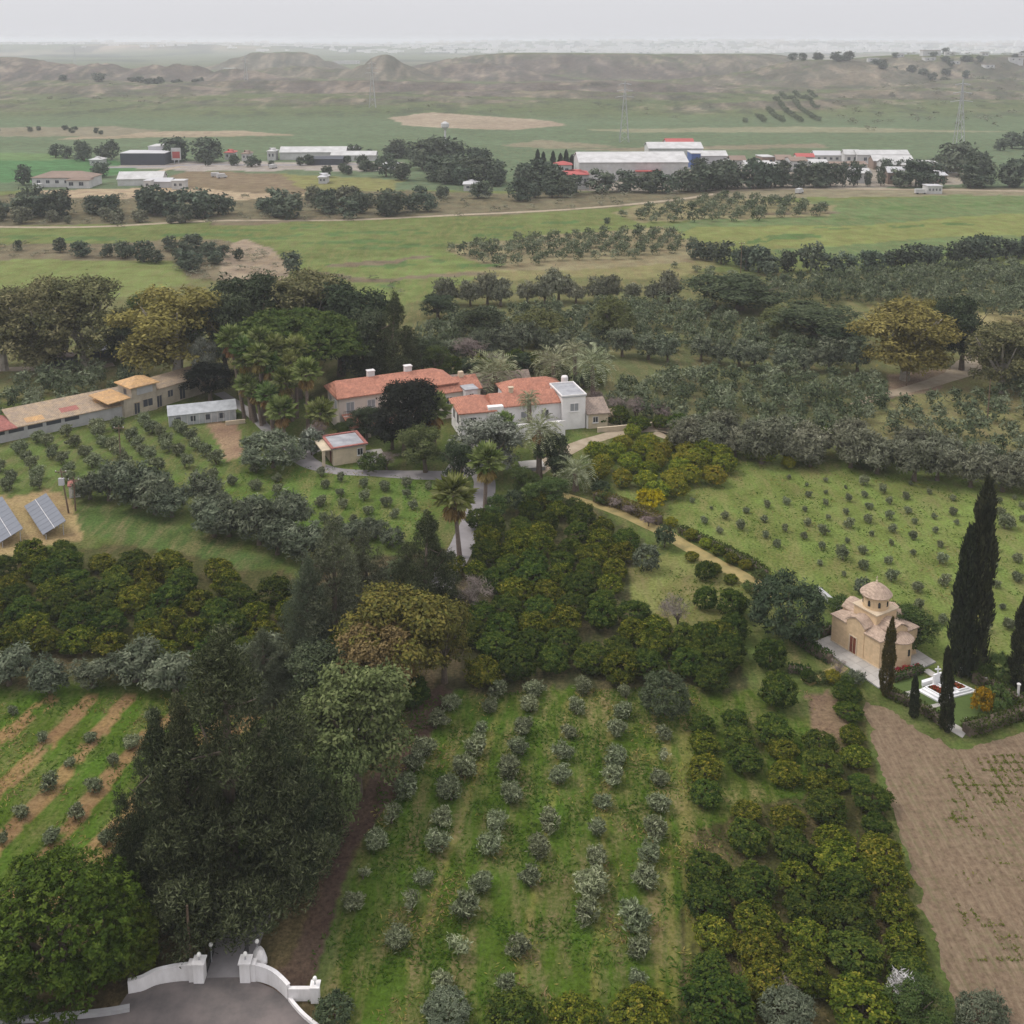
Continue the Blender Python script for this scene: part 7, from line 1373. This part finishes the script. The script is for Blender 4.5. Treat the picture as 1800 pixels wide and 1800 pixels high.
for k, (a, b, w_, rm) in enumerate(YD):
    far_house('yard_building', f"low building in the industrial yards, {ordn(k)} counting from the blue front", 'factory', (a, b), w_, R.uniform(3, 5.5), R.uniform(8, 14), 'gable' if w_ > 25 else 'flat', R.choice(['farwhite', 'farwhite', 'fargrey', 'farbrown']), rm, ang=R.uniform(-.15, .15), wins=2 if w_ < 32 else 4, group='buildings in the industrial yards', rise=R.uniform(1, 2.2))
far_house('road_shed', 'pale roadside shed with dark bays near the wheat field', 'shed', (1630, 341), 26, 3.2, 6, 'flat', 'farwhite', 'fargrey', wins=4)
# parked vans as white specks on the road and yard
def van(px, label, ang=0.0, mat='farwhite'):
    p = at(*px); o = link('parked_van', None, None, (p[0], p[1], 0), ang, None, label=label, cat='van', group='parked vans')
    MB().poly([(-2.4, -.95, .45), (2.4, -.95, .45), (2.4, .95, .45), (-2.4, .95, .45), (-2.4, -.95, 2.2), (1.3, -.95, 2.2), (1.3, .95, 2.2), (-2.4, .95, 2.2), (2.4, -.95, 1.15), (2.4, .95, 1.15), (1.75, -.95, 1.25), (1.75, .95, 1.25)],
              [(3, 2, 1, 0), (4, 5, 6, 7), (0, 1, 8, 10, 5, 4), (2, 3, 7, 6, 11, 9), (1, 2, 9, 8), (8, 9, 11, 10), (10, 11, 6, 5), (3, 0, 4, 7)]).build('body', M[mat], o)
    MB().poly([(1.74, -.8, 1.3), (1.74, .8, 1.3), (1.36, .8, 2.12), (1.36, -.8, 2.12)], [(0, 1, 2, 3)]).build('windscreen', M['glass'], o)
    for x_ in (-1.5, 1.5):
        for y_ in (-.85, .85): MB().tube([(x_, y_ - .1, .36), (x_, y_ + .1, .36)], .36, 10).build('wheel', M['darkmetal'], o)
for k, (a, b) in enumerate([(1618, 341), (380, 311), (390, 313), (1405, 340), (480, 296), (70, 331)]): van((a, b), ['white van before the roadside shed', 'white van on the brown plot', 'second white van on the brown plot', 'white van on the roadside track', 'white van on the far road', 'white van beside the villa'][k], .3 * k)
def pylon(x_, y_, h, label):
    o = link('pylon', None, None, (x_, y_, hz1(x_, y_)), label=label, cat='pylon', group='lattice pylons'); b = MB()
    for sx_ in (-1, 1):
        for sy_ in (-1, 1): b.tube([(sx_ * 3, sy_ * 3, -1), (sx_ * .6, sy_ * .6, h * .75), (0, 0, h)], .16, 5)
    for k in range(7):
        z0 = h * k / 9; r0 = 3 - 2.4 * k / 6.75; z1 = h * (k + 1) / 9; r1 = 3 - 2.4 * (k + 1) / 6.75
        for (a, b_, c, d) in ((-1, -1, 1, -1), (1, -1, 1, 1), (1, 1, -1, 1), (-1, 1, -1, -1)): b.tube([(a * r0, b_ * r0, z0), (c * r1, d * r1, z1)], .08, 4)
    b.build('lattice', M['metal'], o); c = MB()
    for z_, l_ in ((h * .72, 6), (h * .82, 5), (h * .92, 4)): c.tube([(-l_, 0, z_), (0, 0, z_ + .8), (l_, 0, z_)], .2, 4)
    c.build('crossarm', M['metal'], o)
for px, py, h, lab in ((1683, 285, 45, 'lattice pylon above the road trees'), (1097, 250, 40, 'faint lattice pylon behind the factory'), (655, 195, 44, 'faint lattice pylon in the far plain'), (433, 160, 44, 'faint lattice pylon under the far ridge'), (133, 128, 50, 'faint lattice pylon on the skyline')):
    p = at(px, py); pylon(p[0], p[1], h, lab)
# hilltop village and scattered far houses
g = np.random.default_rng(77)
HT = [(600, 1640, 40, 9), (565, 1650, 16, 6), (640, 1660, 20, 6), (690, 1650, 14, 5), (520, 1640, 22, 5), (610, 1560, 18, 5), (650, 1540, 20, 6), (700, 1580, 26, 5), (760, 1600, 22, 5), (480, 1640, 20, 4), (585, 1590, 24, 5), (740, 1640, 18, 5), (810, 1660, 24, 6)]
for k, (a, b, w_, h_) in enumerate(HT):
    h = House('hill_house', ('white villa crowning the far hill' if k == 0 else f"pale house on the far hilltop, {ordn(k - 1)} around the crowning villa"), 'house', (a, b), g.uniform(-.3, .3), 'hilltop houses', z=hz1(a, b)); h.box('wall', 0, w_ * .7, 0, 10, -6, h_ * .9, 'farwhite'); h.box('roof', -.3, w_ * .7 + .3, -.3, 10.3, h_ * .9 + .002, h_ * .9 + .5, 'farwhite' if k % 3 else 'farbrown'); h.win('f', w_ * .2, h_ * .35, 1.8, 1.6, 0, 'farwhite', 'fardark', sill=False); h.win('f', w_ * .5, h_ * .35, 1.8, 1.6, 0, 'farwhite', 'fardark', sill=False)
for k, (px, d, w_, rm) in enumerate([(565, 2900, 60, 'farwhite'), (585, 2950, 40, 'farwhite'), (770, 2600, 40, 'farred'), (785, 2620, 30, 'farwhite'), (425, 2100, 26, 'farred'), (360, 2200, 20, 'farwhite')]):
    x_ = (px - 900) / FPX * d * .93; h = House('plain_house', f"far pale building behind the mounds, {ordn(k)} of six", 'house', (x_, d), 0, 'far buildings behind the mounds', z=hz1(x_, d)); h.box('wall', 0, w_, 0, 20, -4, 7, 'farwhite'); h.box('roof', -.4, w_ + .4, -.4, 20.4, 7.002, 7.8, rm)
ct = MB(); g = np.random.default_rng(78)
for k in range(1500):
    d = g.uniform(5200, 10500); u_ = np.clip(g.normal(.13, .17), -.32, .45) if k % 3 else g.uniform(-.5, .5); x_ = u_ * d; s = g.uniform(8, 26); hh = g.uniform(6, 22) * (1 if d > 7500 else .6); z_ = hz1(x_, d)
    ct.box(x_ - s, x_ + s, d, d + s * 1.2, z_ - 4, z_ + hh)
ct.build('distant_city', M['citywhite'], kind='stuff', label='distant pale city strung along the horizon', cat='city')
# ------------------------------------------------------------------ haze: an even, pale air over the whole plain
hb = MB().box(-60000, 60000, -400, 62000, -3, CAMH + 14).build('haze', None, kind='stuff', label='pale winter haze over the plain', cat='haze')
m, n, N, K = new_mat('haze_air'); out = N.new('ShaderNodeOutputMaterial'); pv = N.new('ShaderNodeVolumePrincipled')
pv.inputs['Color'].default_value = (.93, .95, 1.0, 1); pv.inputs['Density'].default_value = 0.00016; pv.inputs['Anisotropy'].default_value = 0.2
K.new(pv.outputs[0], out.inputs['Volume']); hb.data.materials.append(m)
